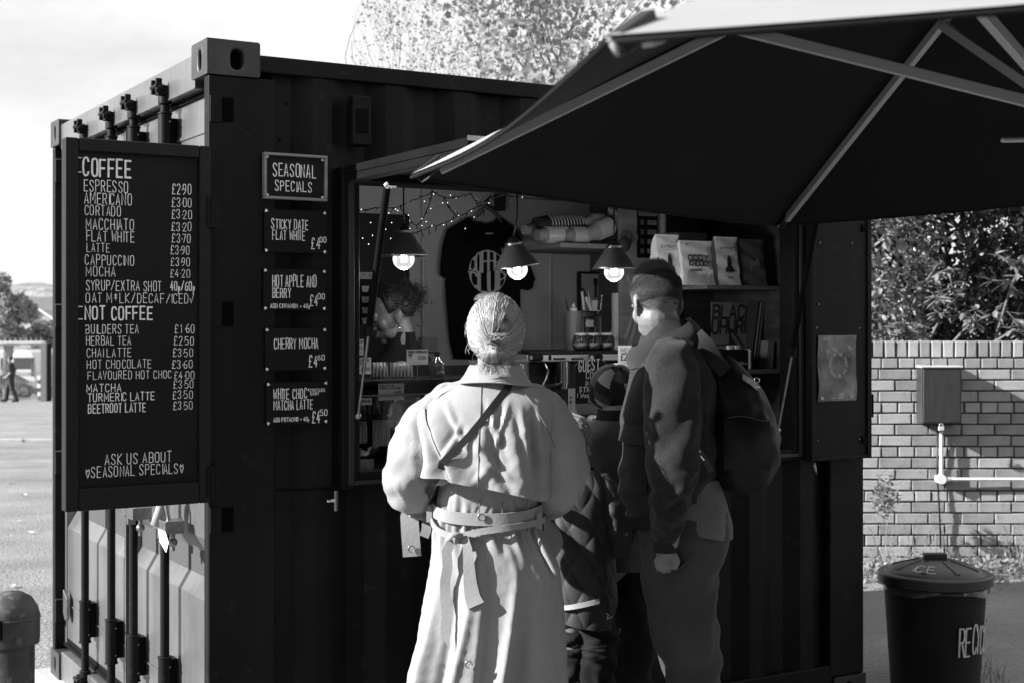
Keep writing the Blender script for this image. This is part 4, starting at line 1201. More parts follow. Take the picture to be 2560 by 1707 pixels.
# wooded hill
def hill(x, y):
    return 1
mb = MB()
N_ = 90
vs = []
for j in range(12):
    for i in range(N_):
        x = -330 + i * 7.0; y = 560 + j * 14
        top = ZC + 15.5 + 2.2 * math.sin(x * .021 + 1) + 2.4 * fbm((x, y, 0), .05) + 1.2 * fbm((x, y, 5), .2)
        k = math.sin(min(1, j / 6) * math.pi / 2)
        vs.append((x, y, -8 + (top + 8) * k if j < 11 else -8))
fs = [(j * N_ + i, j * N_ + i + 1, (j + 1) * N_ + i + 1, (j + 1) * N_ + i) for j in range(11) for i in range(N_ - 1)]
mb.add(vs, fs).build('hill', G('wooded hillside', .22, .95, var=(.12, .4), bump=(.3, 1, 2)), smooth=True, kind='structure')
# haze of distance
# fence
fy = 54.5
fn_ = thing('security_fence', 'tall spiked mesh security fence beyond the yard', 'fence', (at(60, 1000, fy).x, fy, -1.3))
zt = at(0, 856, fy).z; z0_ = gz(-20, fy) - .1
x0, x1 = at(-180, 0, fy).x, at(112, 0, fy).x
wires = MB()
x = x0
while x < x1: wires.box(x, x + .014, fy, fy + .012, z0_, zt); x += .1
for z in (z0_ + .2, zt - .1, (z0_ + zt) / 2): wires.box(x0, x1, fy + .012, fy + .03, z, z + .04)
wires.build('mesh_panel', G('fence wire', .3, .5), fn_, kind='stuff')
sp = MB(); x = x0
while x < x1: sp.prism([(x - .03, zt), (x + .03, zt), (x, zt + .2)], 'y', fy, fy + .03); x += .2
sp.build('spike', G('fence wire', .3, .5), fn_, kind='stuff')
MB().box(x0, x1, fy - .01, fy + .04, zt - .02, zt + .05).build('top_rail', G('pale rail', .5, .6), fn_)
a = at(104, 1000, fy); b = at(120, 855, fy)
gp = MB().box(a.x, b.x, fy - .15, fy + .1, z0_, b.z).build('gate_post', G('timber post', .13, .8), None, org=(a.x, fy, z0_), bevel=.02, label='thick gate post ending the mesh fence', cat='post')
a = at(122, 1000, fy); b = at(127, 858, fy)
MB().box(a.x, b.x, fy - .15, fy + .1, z0_, b.z).build('gate_post', BLKD, None, org=(a.x, fy, z0_), bevel=.01, label='thin dark post right of the thick gate post', cat='post')
a = at(130, 995, 60); b = at(160, 885, 60); MB().box(a.x, b.x, 60, 60.2, a.z - .5, b.z).build('far_hoarding', G('dark hoarding', .05, .8), org=(a.x, 60, a.z), label='dark hoarding panel right of the gate posts', cat='hoarding')
a = at(98, 970, 56); bb = thing('striped_bollard', 'black and white striped bollard by the gate post', 'bollard', (at(101, 0, 56).x, 56, gz(-20, 56)))
z0b, z1b = gz(-20, 56), at(0, 938, 56).z
for i in range(6):
    MB().cyl((at(101, 0, 56).x, 56, z0b + (z1b - z0b) * i / 6), (at(101, 0, 56).x, 56, z0b + (z1b - z0b) * (i + 1) / 6), .1, n=12).build('band', WHITEP if i % 2 else BLKD, bb)
# van
vy = 61.0; vz = gz(-21, vy)
def vx(px): return at(px, 0, vy).x
van = thing('parked_van', 'white van parked beyond the fence seen from behind', 'van', (vx(62), vy, vz))
VW = G('white van paint', .62, .3, coat=.5)
x0, x1 = vx(26), vx(90)
w = x1 - x0; zt = at(0, 874, vy).z; zl = vz + .35
prof = [(x0 + .02, zl), (x0, zl + .5), (x0 + .04, zt - .5), (x0 + .14, zt - .1), (x0 + .4, zt), (x1 - .4, zt), (x1 - .14, zt - .1), (x1 - .04, zt - .5), (x1, zl + .5), (x1 - .02, zl)]
MB().prism(prof, 'y', vy, vy + 4.8).build('body', VW, van, bevel=.05)
a, b = at(34, 922, vy), at(86, 893, vy)
MB().box(a.x, b.x, vy - .015, vy + .1, a.z, b.z).build('rear_window', G('car glass', .01, .08, spec=.8), van, bevel=.02)
MB().box(x0 + .02, x1 - .02, vy - .14, vy, zl, zl + .32).build('bumper', G('dark bumper', .03, .5), van, bevel=.04)
for x in (x0 + .04, x1 - .20): MB().box(x, x + .14, vy - .03, vy, zl + .55, zl + 1.1).build('tail_light', G('tail lamp', .06, .2), van, bevel=.02)
MB().box((x0 + x1) / 2 - .28, (x0 + x1) / 2 + .28, vy - .03, vy, zl + .62, zl + .74).build('number_plate', PLAST, van)
for x in (x0 + .16, x1 - .16):
    for y in (vy + .9, vy + 3.9):
        wh = MB().cyl((x - .11, y, vz + .34), (x + .11, y, vz + .34), .34, n=20).build('wheel', BLACKP, van, bevel=.02)
# dark cars
def car(label, px0, px1, pytop, pybase, Y, tone, flip=1):
    xa, xb = at(px0, 0, Y).x, at(px1, 0, Y).x; z = at(0, pybase, Y).z; zt_ = at(0, pytop, Y).z; L_ = xb - xa; H = zt_ - z
    c = thing('parked_car', label, 'car', ((xa + xb) / 2, Y, z), group='cars parked beyond the fence')
    P = [(0, .22), (0, .5), (.03, .6), (.12, .66), (.26, .97), (.33, 1.0), (.52, .99), (.70, .70), (.93, .55), (1, .42), (1, .22)]
    if flip < 0: P = [(1 - x, y) for x, y in P][::-1]
    MB().prism([(xa + x * L_, z + y * H) for x, y in P], 'y', Y, Y + 1.65).build('body', G('car paint ' + label[:4], tone, .22, coat=.8, var=(2, .1)), c, bevel=.06)
    W_ = [(.15, .68), (.28, .93), (.50, .94), (.655, .70)]
    if flip < 0: W_ = [(1 - x, y) for x, y in W_][::-1]
    MB().prism([(xa + x * L_, z + y * H) for x, y in W_], 'y', Y - .012, Y).build('side_window', G('car glass', .01, .08, spec=.8), c)
    for f in (.2, .8):
        wh = MB().cyl((xa + f * L_, Y - .02, z + .31), (xa + f * L_, Y + .2, z + .31), .31, n=20).build('wheel', BLACKP, c, bevel=.02)
        MB().cyl((xa + f * L_, Y - .03, z + .31), (xa + f * L_, Y - .02, z + .31), .19, n=14).build('rim', STEEL, wh)
    MB().box(xa + (.93 if flip > 0 else .0) * L_, xa + (1.005 if flip > 0 else .07) * L_, Y - .012, Y + .2, z + .46 * H, z + .56 * H).build('headlight', CHROME, c, bevel=.01)
car('dark hatchback parked in front of the van beyond the fence', -95, 98, 937, 996, 57.6, .03)
car('silver car nose at the left edge behind the walking man', -150, 20, 950, 1000, 56.2, .3)

# ---------------------------------------------------------------- unseen boarded building, suggested by the display glass, added to cut skylight
tb = thing('added_timber_building', 'unseen dark boarded building added behind the viewer to cut skylight', 'building', (4, -4.2, 0))
TBM = G('dark stained boards', .05, .85, streak=((6, 6, .6), .4))
MB().box(-7.0, 14, -9.0, -4.25, -.1, 5.2).build('wall', TBM, tb)
MB().box(-7.3, 14.3, -9.4, -3.9, 5.2, 5.45).build('roof', G('slate roof', .10, .7), tb)
mb = MB(); rq = random.Random(9)
for i in range(118): mb.box(-6.9 + i * .177, -6.9 + i * .177 + .15, -4.25, -4.21 - rq.uniform(0, .01), 0.02, 5.15)
mb.build('board', G('weathered boards', .16, .85, streak=((6, 6, .6), .4)), tb, kind='stuff')
# ---------------------------------------------------------------- inside the kiosk
def glassmat(name, tint=.95, refl=1.0, rough=.02, dark=0.0):
    if name in MATS: return MATS[name]
    m = bpy.data.materials.new(name); m.use_nodes = True; t = m.node_tree; n = t.nodes; l = t.links.new
    n.remove(n['Principled BSDF']); o = n['Material Output']
    tr = n.new('ShaderNodeBsdfTransparent'); tr.inputs[0].default_value = (tint,) * 3 + (1,)
    gl = n.new('ShaderNodeBsdfGlossy'); gl.inputs['Roughness'].default_value = rough; gl.inputs[0].default_value = (refl,) * 3 + (1,)
    fr = n.new('ShaderNodeFresnel'); fr.inputs[0].default_value = 1.5
    mx = n.new('ShaderNodeMixShader'); l(fr.outputs[0], mx.inputs[0]); l(tr.outputs[0], mx.inputs[1]); l(gl.outputs[0], mx.inputs[2]); l(mx.outputs[0], o.inputs[0])
    MATS[name] = m; return m
GLASS = glassmat('clear glass'); GLASSJ = glassmat('jar glass', .86)
BULBG = glassmat('bulb glass', .93)
_t = BULBG.node_tree; _e = _t.nodes.new('ShaderNodeEmission'); _e.inputs[1].default_value = .13; _a = _t.nodes.new('ShaderNodeAddShader'); _o = _t.nodes['Material Output']
_s = _o.inputs[0].links[0].from_socket; _t.links.new(_s, _a.inputs[0]); _t.links.new(_e.outputs[0], _a.inputs[1]); _t.links.new(_a.outputs[0], _o.inputs[0])

# conduits and switch box on the back wall
def conduit(px, y0, y1, label, clips):
    a, b = cp(px, y1, 2.035), cp(px, y0, 2.035)
    t = thing('conduit', label, 'conduit', (a.x, 2.035, a.z), CM)
    MB().tube([(a.x, 2.035, a.z), (a.x, 2.035, b.z)], .0105, 12).build('pipe', WHITEP, t, CM, smooth=40)
    for y in clips:
        c = cp(px, y, 2.035); MB().box(c.x - .03, c.x + .03, 2.03, 2.048, c.z - .008, c.z + .008).cyl((c.x, 2.02, c.z), (c.x, 2.04, c.z), .015, n=12).build('saddle_clip', WHITEP, t, CM, bevel=.003)
    return a
a = conduit(1058, 440, 842, 'white conduit running down to the switch box behind the barista', (585, 813))
s0, s1 = cp(1047, 880, 2.04), cp(1085, 843, 2.04)
sw = thing('switch_box', 'square white double switch box on the back wall', 'switch', (s0.x, 2.04, s0.z), CM)
MB().box(s0.x, s1.x, 2.0, 2.048, s0.z, s1.z).build('casing', PLAST, sw, CM, bevel=.004)
mx_ = (s0.x + s1.x) / 2
MB().box(s0.x + .008, mx_ - .001, 1.994, 2.0, s0.z + .01, s1.z - .008).build('rocker', PLAST, sw, CM, bevel=.002)
MB().box(mx_ + .001, s1.x - .008, 1.994, 2.0, s0.z + .01, s1.z - .008).build('rocker', PLAST, sw, CM, bevel=.002)
conduit(1375, 600, 1060, 'long white conduit on the back wall between shirt and whiteboard', (748,))

# t-shirt on the back wall
tv = 1.985
out = [(1174, 543), (1120, 574), (1115, 594), (1108, 650), (1103, 688), (1118, 698), (1117, 708), (1134, 717), (1139, 713), (1139, 800), (1138, 893), (1215, 894), (1298, 893), (1301, 800), (1300, 722), (1322, 727), (1321, 709), (1339, 700), (1318, 640), (1300, 592), (1289, 572), (1255, 546), (1240, 555), (1216, 561), (1190, 555)]
t0 = cp(1216, 700, tv)
ts = thing('hanging_tshirt', 'black t-shirt with round coffee club print hanging on the back wall', 't-shirt', (t0.x, tv, t0.z), CM)
import mathutils.geometry as mg
P2 = [cp(x, y, tv) for x, y in out]
bm = bmesh.new()
vs = [bm.verts.new(p) for p in P2]; f = bm.faces.new(vs)
bmesh.ops.triangulate(bm, faces=[f]); bmesh.ops.subdivide_edges(bm, edges=bm.edges, cuts=3, use_grid_fill=True)
bmesh.ops.triangulate(bm, faces=bm.faces)
for v in bm.verts:
    v.co.y += .010 * math.sin(v.co.x * 38 + 1.5 * v.co.z) * (.3 + max(0, 1.9 - v.co.z)) 
bmesh.ops.transform(bm, matrix=WM[ts.name].inverted() @ CM, verts=bm.verts)
me = bpy.data.meshes.new('shirt_body'); bm.to_mesh(me); bm.free()
me.polygons.foreach_set('use_smooth', [True] * len(me.polygons))
TSH = G('black cotton', .010, .85, bump=(300, .4), var=(8, .2), spec=.2)
o = link_mesh('shirt_body', me, TSH, ts); m = o.modifiers.new('s', 'SOLIDIFY'); m.thickness = .012
mb = MB()
c0 = cp(1220, 680, tv - .02); rx = cp(1267, 680, tv - .02).x - c0.x; rz0 = cp(1220, 627, tv - .02).z - c0.z
def lens(word, up):
    n = len(word)
    def fn(x, y, o):
        # x in 0..1, y in 0..1 -> half disc
        X = (x * 2 - 1) * .97
        hh = math.sqrt(max(0, 1 - X * X))
        base = .07 * math.sin(X * 4)
        zz = (base + .03 + (hh - .03 - base) * y) if up else (base - .03 - (hh - .03 + base) * (1 - y))
        return (c0.x + X * rx, tv - .018 - o, c0.z + zz * rz0)
    letters(mb, word, 1.0, 1.0, fn, .078 if up else .11, jit=0, lead=.24)
lens('COFFEE', True); lens('CLUB', False)
mb.build('shirt_print', G('shirt print', .85, .7), ts, CM, recalc=False)
a, b = cp(1213, 572, tv - .01), cp(1232, 586, tv - .01)
MB().box(a.x, b.x, tv - .012, tv - .009, b.z, b.z + .006).build('neck_label', G('shirt print', .42, .7), ts, CM)
hg = thing('coat_hanger', 'pale wooden hanger holding the black t-shirt', 'hanger', tuple(cp(1220, 530, tv)), CM)
p = [cp(x, y, tv - .005) for x, y in ((1183, 552), (1200, 532), (1215, 519), (1232, 527), (1254, 556))]
MB().tube(p, [.007, .011, .012, .011, .007], 8).build('arm', WOODF, hg, CM, smooth=True)
h = cp(1217, 515, tv); MB().tube([h, (h.x, h.y, h.z + .03), (h.x + .02, h.y, h.z + .05), (h.x + .035, h.y, h.z + .035)], .003, 6).build('hook', STEEL, hg, CM, smooth=True)
hc = cp(1248, 505, tv - .02)
MB().box(hc.x - .035, hc.x + .035, tv - .03, tv - .026, hc.z - .05, hc.z + .04, ).build('swing_card', G('dark card', .03, .8), None, CM, org=tuple(hc), label='dark card hanging beside the shirt hanger', cat='card')

# pendant lamps
SHADE = G('lamp shade enamel', .10, .4, spec=.6); SHADEIN = G('lamp shade inside', .5, .5)
FIL = G('filament', 1.0, .5, emis=40.0); HALO = G('glowing bulb core', .8, .5, emis=10)
def lamp(px, py, label, tilt=0, dark=False):
    c = cp(px, py, .15)
    t = thing('pendant_lamp', label, 'lamp', (c.x, .15, c.z), CM, group='pendant lamps over the counter')
    Mx = CM @ Matrix.Translation(c) @ Matrix.Rotation(tilt, 4, 'Y')
    MB().lathe([(.088, .014), (.083, .018), (.03, .098), (.028, .10)], n=32).build('shade', SHADE, t, Mx, smooth=30, solid=.002)
    MB().lathe([(.083, .0145), (.079, .018), (.028, .094)], n=32).build('shade_lining', SHADEIN, t, Mx, smooth=30)
    MB().lathe([(.0895, .011), (.0895, .015), (.086, .015), (.086, .011)], n=32).build('shade_rim', STEEL, t, Mx, smooth=30)
    MB().lathe([(.034, .096), (.034, .104), (.025, .108), (.014, .125), (0, .126)], n=24).build('cap', STEEL, t, Mx, smooth=30)
    MB().tube([Mx @ Vector((0, 0, .12)), (CM @ Vector((c.x, .15, c.z + .2))), (CM @ Vector((c.x, .15, 2.5)))], .0032, 8).build('cord', BLACKP, t, ID, smooth=True)
    b = MB().sph((0, 0, 0), .040, 24, 16).build('bulb', BULBG, t, Mx, smooth=True)
    MB().cyl((0, 0, .036), (0, 0, .06), .014, n=14).build('bulb_base', STEEL, b, Mx)
    f = MB()
    for k in range(4):
        a = k * math.pi / 2 + .5; f.tube([(.006 * math.cos(a), .006 * math.sin(a), .03), (.011 * math.cos(a), .011 * math.sin(a), -.012)], .0022, 6)
    f.build('filament', FIL, b, Mx)
    MB().sph((0, 0, .010), (.012, .012, .022), 12, 8).build('glow_core', HALO, b, Mx, smooth=True)
    l = bpy.data.lights.new('lamp_light', 'POINT'); l.energy = 1.9; l.shadow_soft_size = .035; l.color = (1, 1, 1)
    lo = bpy.data.objects.new('lamp_light', l); COL.objects.link(lo); lo.parent = t
    lo.matrix_local = Matrix.Translation((0, 0, -.055))
lamp(1009, 648, 'hanging cone lamp nearest the barista, lit')
lamp(1293, 674, 'tilted hanging cone lamp in front of the t-shirt, lit', R(-9))
lamp(1535, 680, 'darker hanging cone lamp beside the cup tower, lit')

# string lights
sl = thing('string_lights', 'thin wire of tiny lights swagged under the hatch lintel', 'string lights', tuple(cp(1100, 500, .22)), CM)
def z4(x, y): return (840 + x / 3.564, 380 + y / 3.564)
rr = random.Random(2)
paths = [[(190, 517), (225, 515), (345, 498), (400, 490), (470, 500), (575, 480), (680, 430), (780, 395), (860, 350), (960, 400), (1060, 410), (1120, 385), (1200, 370), (1240, 430), (1260, 460), (1350, 425), (1370, 400)],
    [(860, 350), (830, 460), (770, 600), (720, 655), (660, 610), (570, 480)], [(960, 400), (990, 450), (1050, 540), (1095, 570), (940, 640), (850, 660), (750, 700), (660, 730)],
    [(1095, 570), (1200, 520), (1350, 425), (1320, 510), (1280, 570), (1225, 600)], [(1370, 400), (1500, 380), (1660, 400), (1800, 420), (2100, 425), (2500, 430)]]
bulbs = [(225, 515), (345, 498), (470, 548), (495, 632), (530, 512), (550, 525), (565, 695), (645, 565), (660, 610), (765, 598), (803, 624), (765, 658), (855, 660), (960, 652), (658, 685), (1030, 620), (1092, 568), (1208, 528), (1230, 582), (1322, 510), (1362, 458), (1244, 427), (1070, 414), (1020, 388), (950, 457), (994, 455), (868, 378), (788, 442), (845, 507), (310, 632), (443, 692), (238, 770), (325, 745), (487, 772), (1152, 685), (1660, 405), (290, 823)]
mb = MB(); vplane = {}
for P in paths:
    pts = []
    for i, q in enumerate(P):
        v = .22
        pts.append(cp(*z4(*q), v) + Vector((0, rr.uniform(-.008, .008), 0)))
    fine = []
    for i in range(len(pts) - 1):
        for k in range(4):
            f = k / 4; p = pts[i].lerp(pts[i + 1], f); p.z -= .004 * math.sin(math.pi * f); fine.append(p)
    fine.append(pts[-1]); mb.tube(fine, .0022, 5)
    for i in range(0, len(fine) - 1, 3):
        p = fine[i]; mb.tube([p, p + Vector((rr.uniform(-.015, .015), 0, rr.uniform(-.03, .015)))], .0018, 4)
mb.build('wire', BLACKP, sl, CM, recalc=False)
LEDM = G('tiny lit bulb', 1, .5, emis=1.8)
for q in bulbs:
    p = cp(*z4(*q), .22); MB().sph(p, .0013, 6, 5).build('tiny_bulb', LEDM, sl, CM)

# shelf with cups
shf = MB().box(1.93, 2.42, .86, 1.4, 2.05, 2.072).build('cup_shelf', WOODF, None, CM, org=(2.1, 1.1, 2.05), bevel=.002, label='high wooden shelf holding stacks of takeaway cups', cat='shelf')
CUPB = G('black paper cup', .015, .5); CUPW = G('translucent cup', .16, .3, var=(14, .3)); RIM = G('cup rim', .42, .4)
def cup_stack(label, p, d, n, step, mat, r0=.026, r1=.040, h=.09, rimmat=RIM, name='cup_stack'):
    """p: bottom centre (container frame), d: axis; the first cup is whole, the rest show their rims"""
    t = thing(name, label, 'cups', tuple(p), CM, group='stacks of takeaway cups')
    d = Vector(d).normalized(); q = d.to_track_quat('Z', 'Y').to_matrix().to_4x4()
    base = None
    for i in range(n):
        M = CM @ Matrix.Translation(Vector(p) + d * step * i) @ q
        if i == 0:
            c = MB().lathe([(0, 0), (r0, 0), (r0, .004), (r1, h), (r1 - .002, h)], n=20).build('cup', mat, t, M, smooth=40)
        else:
            c = MB().lathe([(r1 - .012 * .6, h - step * 1.4), (r1, h), (r1 - .003, h)], n=20).build('cup', mat, t, M, smooth=40)
        MB().lathe([(r1, h - .002), (r1 + .0025, h), (r1, h + .003), (r1 - .002, h)], n=20).build('rim', rimmat, c, M, smooth=True)
    return t
v_ = .95
def sp_(px, py, v=v_): return cp(px, py, v)
cup_stack('stack of black cups lying on the high shelf', sp_(1338, 562), (1, .10, .03), 15, .018, CUPB, .034, .044, .07)
cup_stack('clear cup stack lying lowest on the high shelf at left', sp_(1342, 588, .90), (1, .12, .06), 13, .0095, CUPW, .026, .037, .05)
cup_stack('clear cup stack lying second from the left on the high shelf', sp_(1408, 588, .90), (1, .1, .04), 9, .0095, CUPW, .027, .038, .05)
cup_stack('clear cup stack pointing at the viewer on the high shelf', sp_(1312, 575, .95), (1, .5, .05), 4, .012, CUPW, .022, .036)
cup_stack('tilted white cup stack at the right of the high shelf', sp_(1468, 588, .88), (1, .1, .35), 8, .011, G('white paper cup', .26, .6), .030, .044, .06)
cup_stack('small white cup stack above the tilted one on the high shelf', sp_(1458, 560, .95), (1, .1, .1), 6, .011, G('white paper cup', .26, .6), .028, .042, .055)
a, b = sp_(1520, 575), sp_(1552, 520)
MB().grid(lambda s, t: (a.x + (b.x - a.x) * s, .95 + .06 * math.sin(math.pi * s) * math.sin(math.pi * t) * -1, a.z + (b.z - a.z) * t + .004 * math.sin(s * 20)), 10, 10).build('plastic_bag', G('crinkled bag', .25, .2, bump=(30, 1, .01), spec=.8), None, CM, org=tuple(a), smooth=True, label='crinkled clear bag at the right end of the high shelf', cat='bag')

# partition with stickers
par = thing('partition_board', 'wooden partition board with stickers and a small price panel', 'partition', (2.3, .73, 1.12), CM)
pa, pb = cp(1552, 700, .72).x, cp(1652, 700, .72).x
MB().box(pa, pb, .722, .745, 1.12, 2.48).build('board', WOOD, par, CM, bevel=.002)
MB().box(pb, pb + .015, .700, .76, 1.12, 2.48).build('edge_batten', WOODF, par, CM, bevel=.002)
def rect(px0, py0, px1, py1, v):
    a, b = cp(px0, py1, v), cp(px1, py0, v); return a.x, b.x, a.z, b.z
pv = .716
x0, x1, z0, z1 = rect(1594, 522, 1645, 645, pv)
pn = thing('welcome_notice', 'small dark welcome panel with four pale price strips on the partition', 'notice', (x0, pv, z0), CM)
MB().box(x0, x1, pv, pv + .005, z0, z1).build('backing', BLKD, pn, CM)
hh = z1 - z0; ww = x1 - x0
MB().box(x0 + .05 * ww, x1 - .05 * ww, pv - .002, pv - .0005, z1 - hh * .16, z1 - hh * .03).build('header', G('dim card', .12, .7), pn, CM)
mb = MB(); letters(mb, 'WELCOME', ww * .8, hh * .07, lambda x, y, o: (x0 + ww * .1 + x, pv - .003 - o, z1 - hh * .13 + y), .16, jit=0); mb.build('lettering', INK, pn, CM, recalc=False)
for k in range(4):
    zc = z1 - hh * (.29 + k * .19)
    s_ = MB().box(x0 + ww * .48, x1 - ww * .08, pv - .002, pv - .0005, zc - hh * .045, zc + hh * .045).build('price_strip', G('dim card', .12, .7), pn, CM)
    MB().box(x0 + ww * .14, x0 + ww * .3, pv - .002, pv - .0005, zc - hh * .05, zc + hh * .05).build('cup_picture', G('dim print', .05, .7), pn, CM)
    MB().box(x0 + ww * .52, x1 - ww * .14, pv - .0026, pv - .0021, zc - .001, zc + .001).box(x0 + ww * .52, x1 - ww * .2, pv - .0026, pv - .0021, zc + .005, zc + .007).build('small_print', INK, s_, CM)
c = cp(1584, 594, pv); MB().cyl((c.x, pv, c.z), (c.x, pv + .006, c.z), .026, n=24).build('round_sticker', G('dim card', .12, .7), None, CM, org=tuple(c), label='pale oval sticker on the wooden partition', cat='sticker')
c = cp(1561, 612, .64); MB().sph(c, (.032, .02, .036), 14, 10).build('dark_mask_ornament', G('dark felt', .015, .8), None, CM, org=tuple(c), smooth=True, label='small dark round ornament hanging by the third lamp', cat='ornament')
# slanted paper strips down the partition
for i, (a_, b_) in enumerate((((1568, 690), (1590, 740)), ((1588, 770), (1562, 850)), ((1592, 800), (1572, 872)))):
    p, q = cp(*a_, pv), cp(*b_, pv)
    mb = MB(); bar(mb, p, q, .003, .018); mb.build('paper_strip', G('dim strip', .2, .7), par, CM)

# shelving unit on the right
un_ = thing('shelving_unit', 'dark wooden wall shelving at the right end of the hatch', 'shelves', (2.6, .9, 1.12), CM)
sx0, sx1 = pb + .016, 2.875
DW = G('dark shelf wood', .045, .7, streak=((3, 3, 30), .35))
MB().box(sx0, sx1, .94, .96, 1.0, 2.48).build('back_panel', DW, un_, CM)
MB().box(sx1, sx1 + .02, .34, .96, 1.0, 2.48).build('side_board', G('worn side board', .05, .7, streak=((3, 3, 20), .5), var=(20, .5)), un_, CM)
z_a = cp(1800, 713, .40).z; z_b = cp(1880, 924, .40).z
SHW = G('shelf board', .14, .65, streak=((3, 20, 20), .25))
MB().box(sx0, sx1, .40, .94, z_a - .018, z_a).build('shelf_board', SHW, un_, CM, bevel=.002)
MB().box(sx0, sx1, .40, .94, z_b - .018, z_b).build('shelf_board', SHW, un_, CM, bevel=.002)
x0, x1, z0, z1 = rect(1765, 520, 1822, 600, .9); MB().box(x0, x1, .9, .935, z0, z1).build('dark_frame', BLKD, un_, CM, bevel=.004)

# coffee bags
def coffee_bag(label, px0, px1, py0, py1, v, mat, art, sh=.0, side=None):
    x0, x1, z0, z1 = rect(px0, py0, px1, py1, v); z0 = z_a + .0005
    w, h = x1 - x0, z1 - z0
    t = thing('coffee_bag', label, 'coffee bag', (x0 + w / 2, v, z0), CM, group='coffee bags on the upper shelf')
    def fn(s, q):
        # s around, q up
        dep = .075 * (1 - q) ** .6 + .004
        a = s * 4
        top = q > .86
        xx = [0, 1, 1, 0][int(a) % 4] * (1 - (a - int(a))) + [1, 1, 0, 0][int(a) % 4] * (a - int(a))
        yy = [0, 0, 1, 1][int(a) % 4] * (1 - (a - int(a))) + [0, 1, 1, 0][int(a) % 4] * (a - int(a))
        bul = .010 * math.sin(math.pi * xx) * math.sin(math.pi * min(1, q * 1.15)) if yy < .02 else 0
        narrow = .03 * w * math.sin(q * math.pi)
        return (x0 + narrow + (w - 2 * narrow) * xx + sh * q * w, v + yy * dep * 1.2 - bul * .3 + .003 * math.sin(q * 18 + xx * 5) + .028 * q, z0 + h * q)
    MB().grid(fn, 25, 16, closed_u=True).build('bag', mat, t, CM, smooth=50)
    MB().box(x0 + sh * w + .002, x1 + sh * w - .002, v + .026, v + .036, z0 + h * .995, z0 + h * 1.005).build('seal', mat, t, CM)
    def F(x, y, o): return (x0 + w * (.08 + .84 * x) + sh * y * w, v + .028 * y - .007 - o, z0 + h * y)
    art(t, F, w, h)
    return t
def txt(t, F, s, x0, x1, y0, y1, wgt, mat=INK, name='lettering', seed=1):
    mb = MB(); letters(mb, s, x1 - x0, y1 - y0, lambda x, y, o: F(x0 + x, y0 + y, o), wgt, jit=0, lead=.35, seed=seed); return mb.build(name, mat, t, CM, recalc=False)
def poly(t, F, pts, mat=INK, name='picture', o=.0003):
    mb = MB(); mb.add([F(x, y, o) for x, y in pts], [tuple(range(len(pts)))]); return mb.build(name, mat, t, CM, recalc=False)
def rocket(t, F, w, h):
    txt(t, F, 'EXTRACT', .10, .88, .73, .785, .2); txt(t, F, 'COFFEE ROASTERS', .2, .8, .69, .705, .2)
    poly(t, F, [(.5, .63), (.57, .58), (.61, .5), (.61, .40), (.72, .33), (.72, .25), (.64, .29), (.62, .24), (.56, .29), (.52, .23), (.5, .28), (.46, .23), (.42, .29), (.36, .24), (.34, .29), (.27, .25), (.27, .33), (.39, .40), (.39, .5), (.43, .58)])
    txt(t, F, 'ROCKET', .34, .66, .13, .175, .2); txt(t, F, '-' * 18, .1, .9, .075, .09, .3)
def oddy(t, F, w, h):
    txt(t, F, 'ODDY', .14, .86, .555, .665, .34); txt(t, F, 'KNOCKY', .16, .88, .425, .54, .3); txt(t, F, 'B', .1, .17, .885, .935, .2)
    poly(t, F, [(.14, .29), (.6, .31), (.6, .365), (.14, .345)], G('grey print', .15, .7)); txt(t, F, '-' * 16, .14, .7, .39, .405, .3)
    mb = MB()
    for k in range(8):
        r = .055 + k * .033
        ribbon(mb, [(.20 + r * 1.15 * math.cos(a), .01 + r * math.sin(a)) for a in [math.pi * i / 14 for i in range(15)] if .20 + r * 1.15 * math.cos(a) > 0], .0045, False, lambda x, y, o: F(x, y, .0004), 0)
    for k in range(7):
        ribbon(mb, [(.53 + k * .035, .24), (.53 + k * .035, .10), (.55 + k * .03, .01)], .0045, False, lambda x, y, o: F(x, y, .0004), 0)
    for k in range(5):
        ribbon(mb, [(.94 - k * .02, .23), (.85 - k * .03 + .06, .02)], .0045, False, lambda x, y, o: F(x, y, .0004), 0)
    mb.build('line_pattern', INK, t, CM, recalc=False)
GP = G('grey print pale', .22, .7)
def beast(t, F, w, h):
    txt(t, F, 'YALLA', .32, .68, .76, .80, .2, GP); txt(t, F, 'DECAF', .42, .62, .14, .18, .2, GP)
    poly(t, F, [(.2, .52), (.28, .6), (.36, .55), (.52, .52), (.66, .6), (.74, .5), (.72, .36), (.66, .36), (.66, .44), (.56, .42), (.5, .35), (.44, .36), (.46, .43), (.36, .42), (.33, .33), (.27, .34), (.3, .45)], GP)
BAGW = G('pale matt bag', .72, .55, bump=(25, .5, .006), var=(8, .1)); BAGD = G('grey matt bag', .11, .5, bump=(25, .6, .006), var=(8, .15)); 
coffee_bag('pale rocket coffee bag half hidden behind the man\'s hair', 1648, 1706, 588, 711, .44, BAGW, rocket)
coffee_bag('wide pale coffee bag with heavy black lettering and line pattern', 1709, 1791, 604, 712, .42, BAGW, oddy, -.02)
coffee_bag('narrow pale coffee bag with a black rocket, standing clear of the man', 1798, 1855, 594, 713, .43, BAGW, rocket, -.04)
coffee_bag('dull grey coffee bag with a pale animal, last on the right', 1860, 1921, 600, 713, .44, BAGD, beast, -.05)
x0, x1, z0, z1 = rect(1686, 584, 1762, 606, .62); MB().box(x0, x1, .6, .72, z_a, z1).build('clear_tub', G('tub plastic', .12, .3), None, CM, org=(x0, .6, z_a), bevel=.004, label='squat dull tub standing behind the coffee bags', cat='tub')

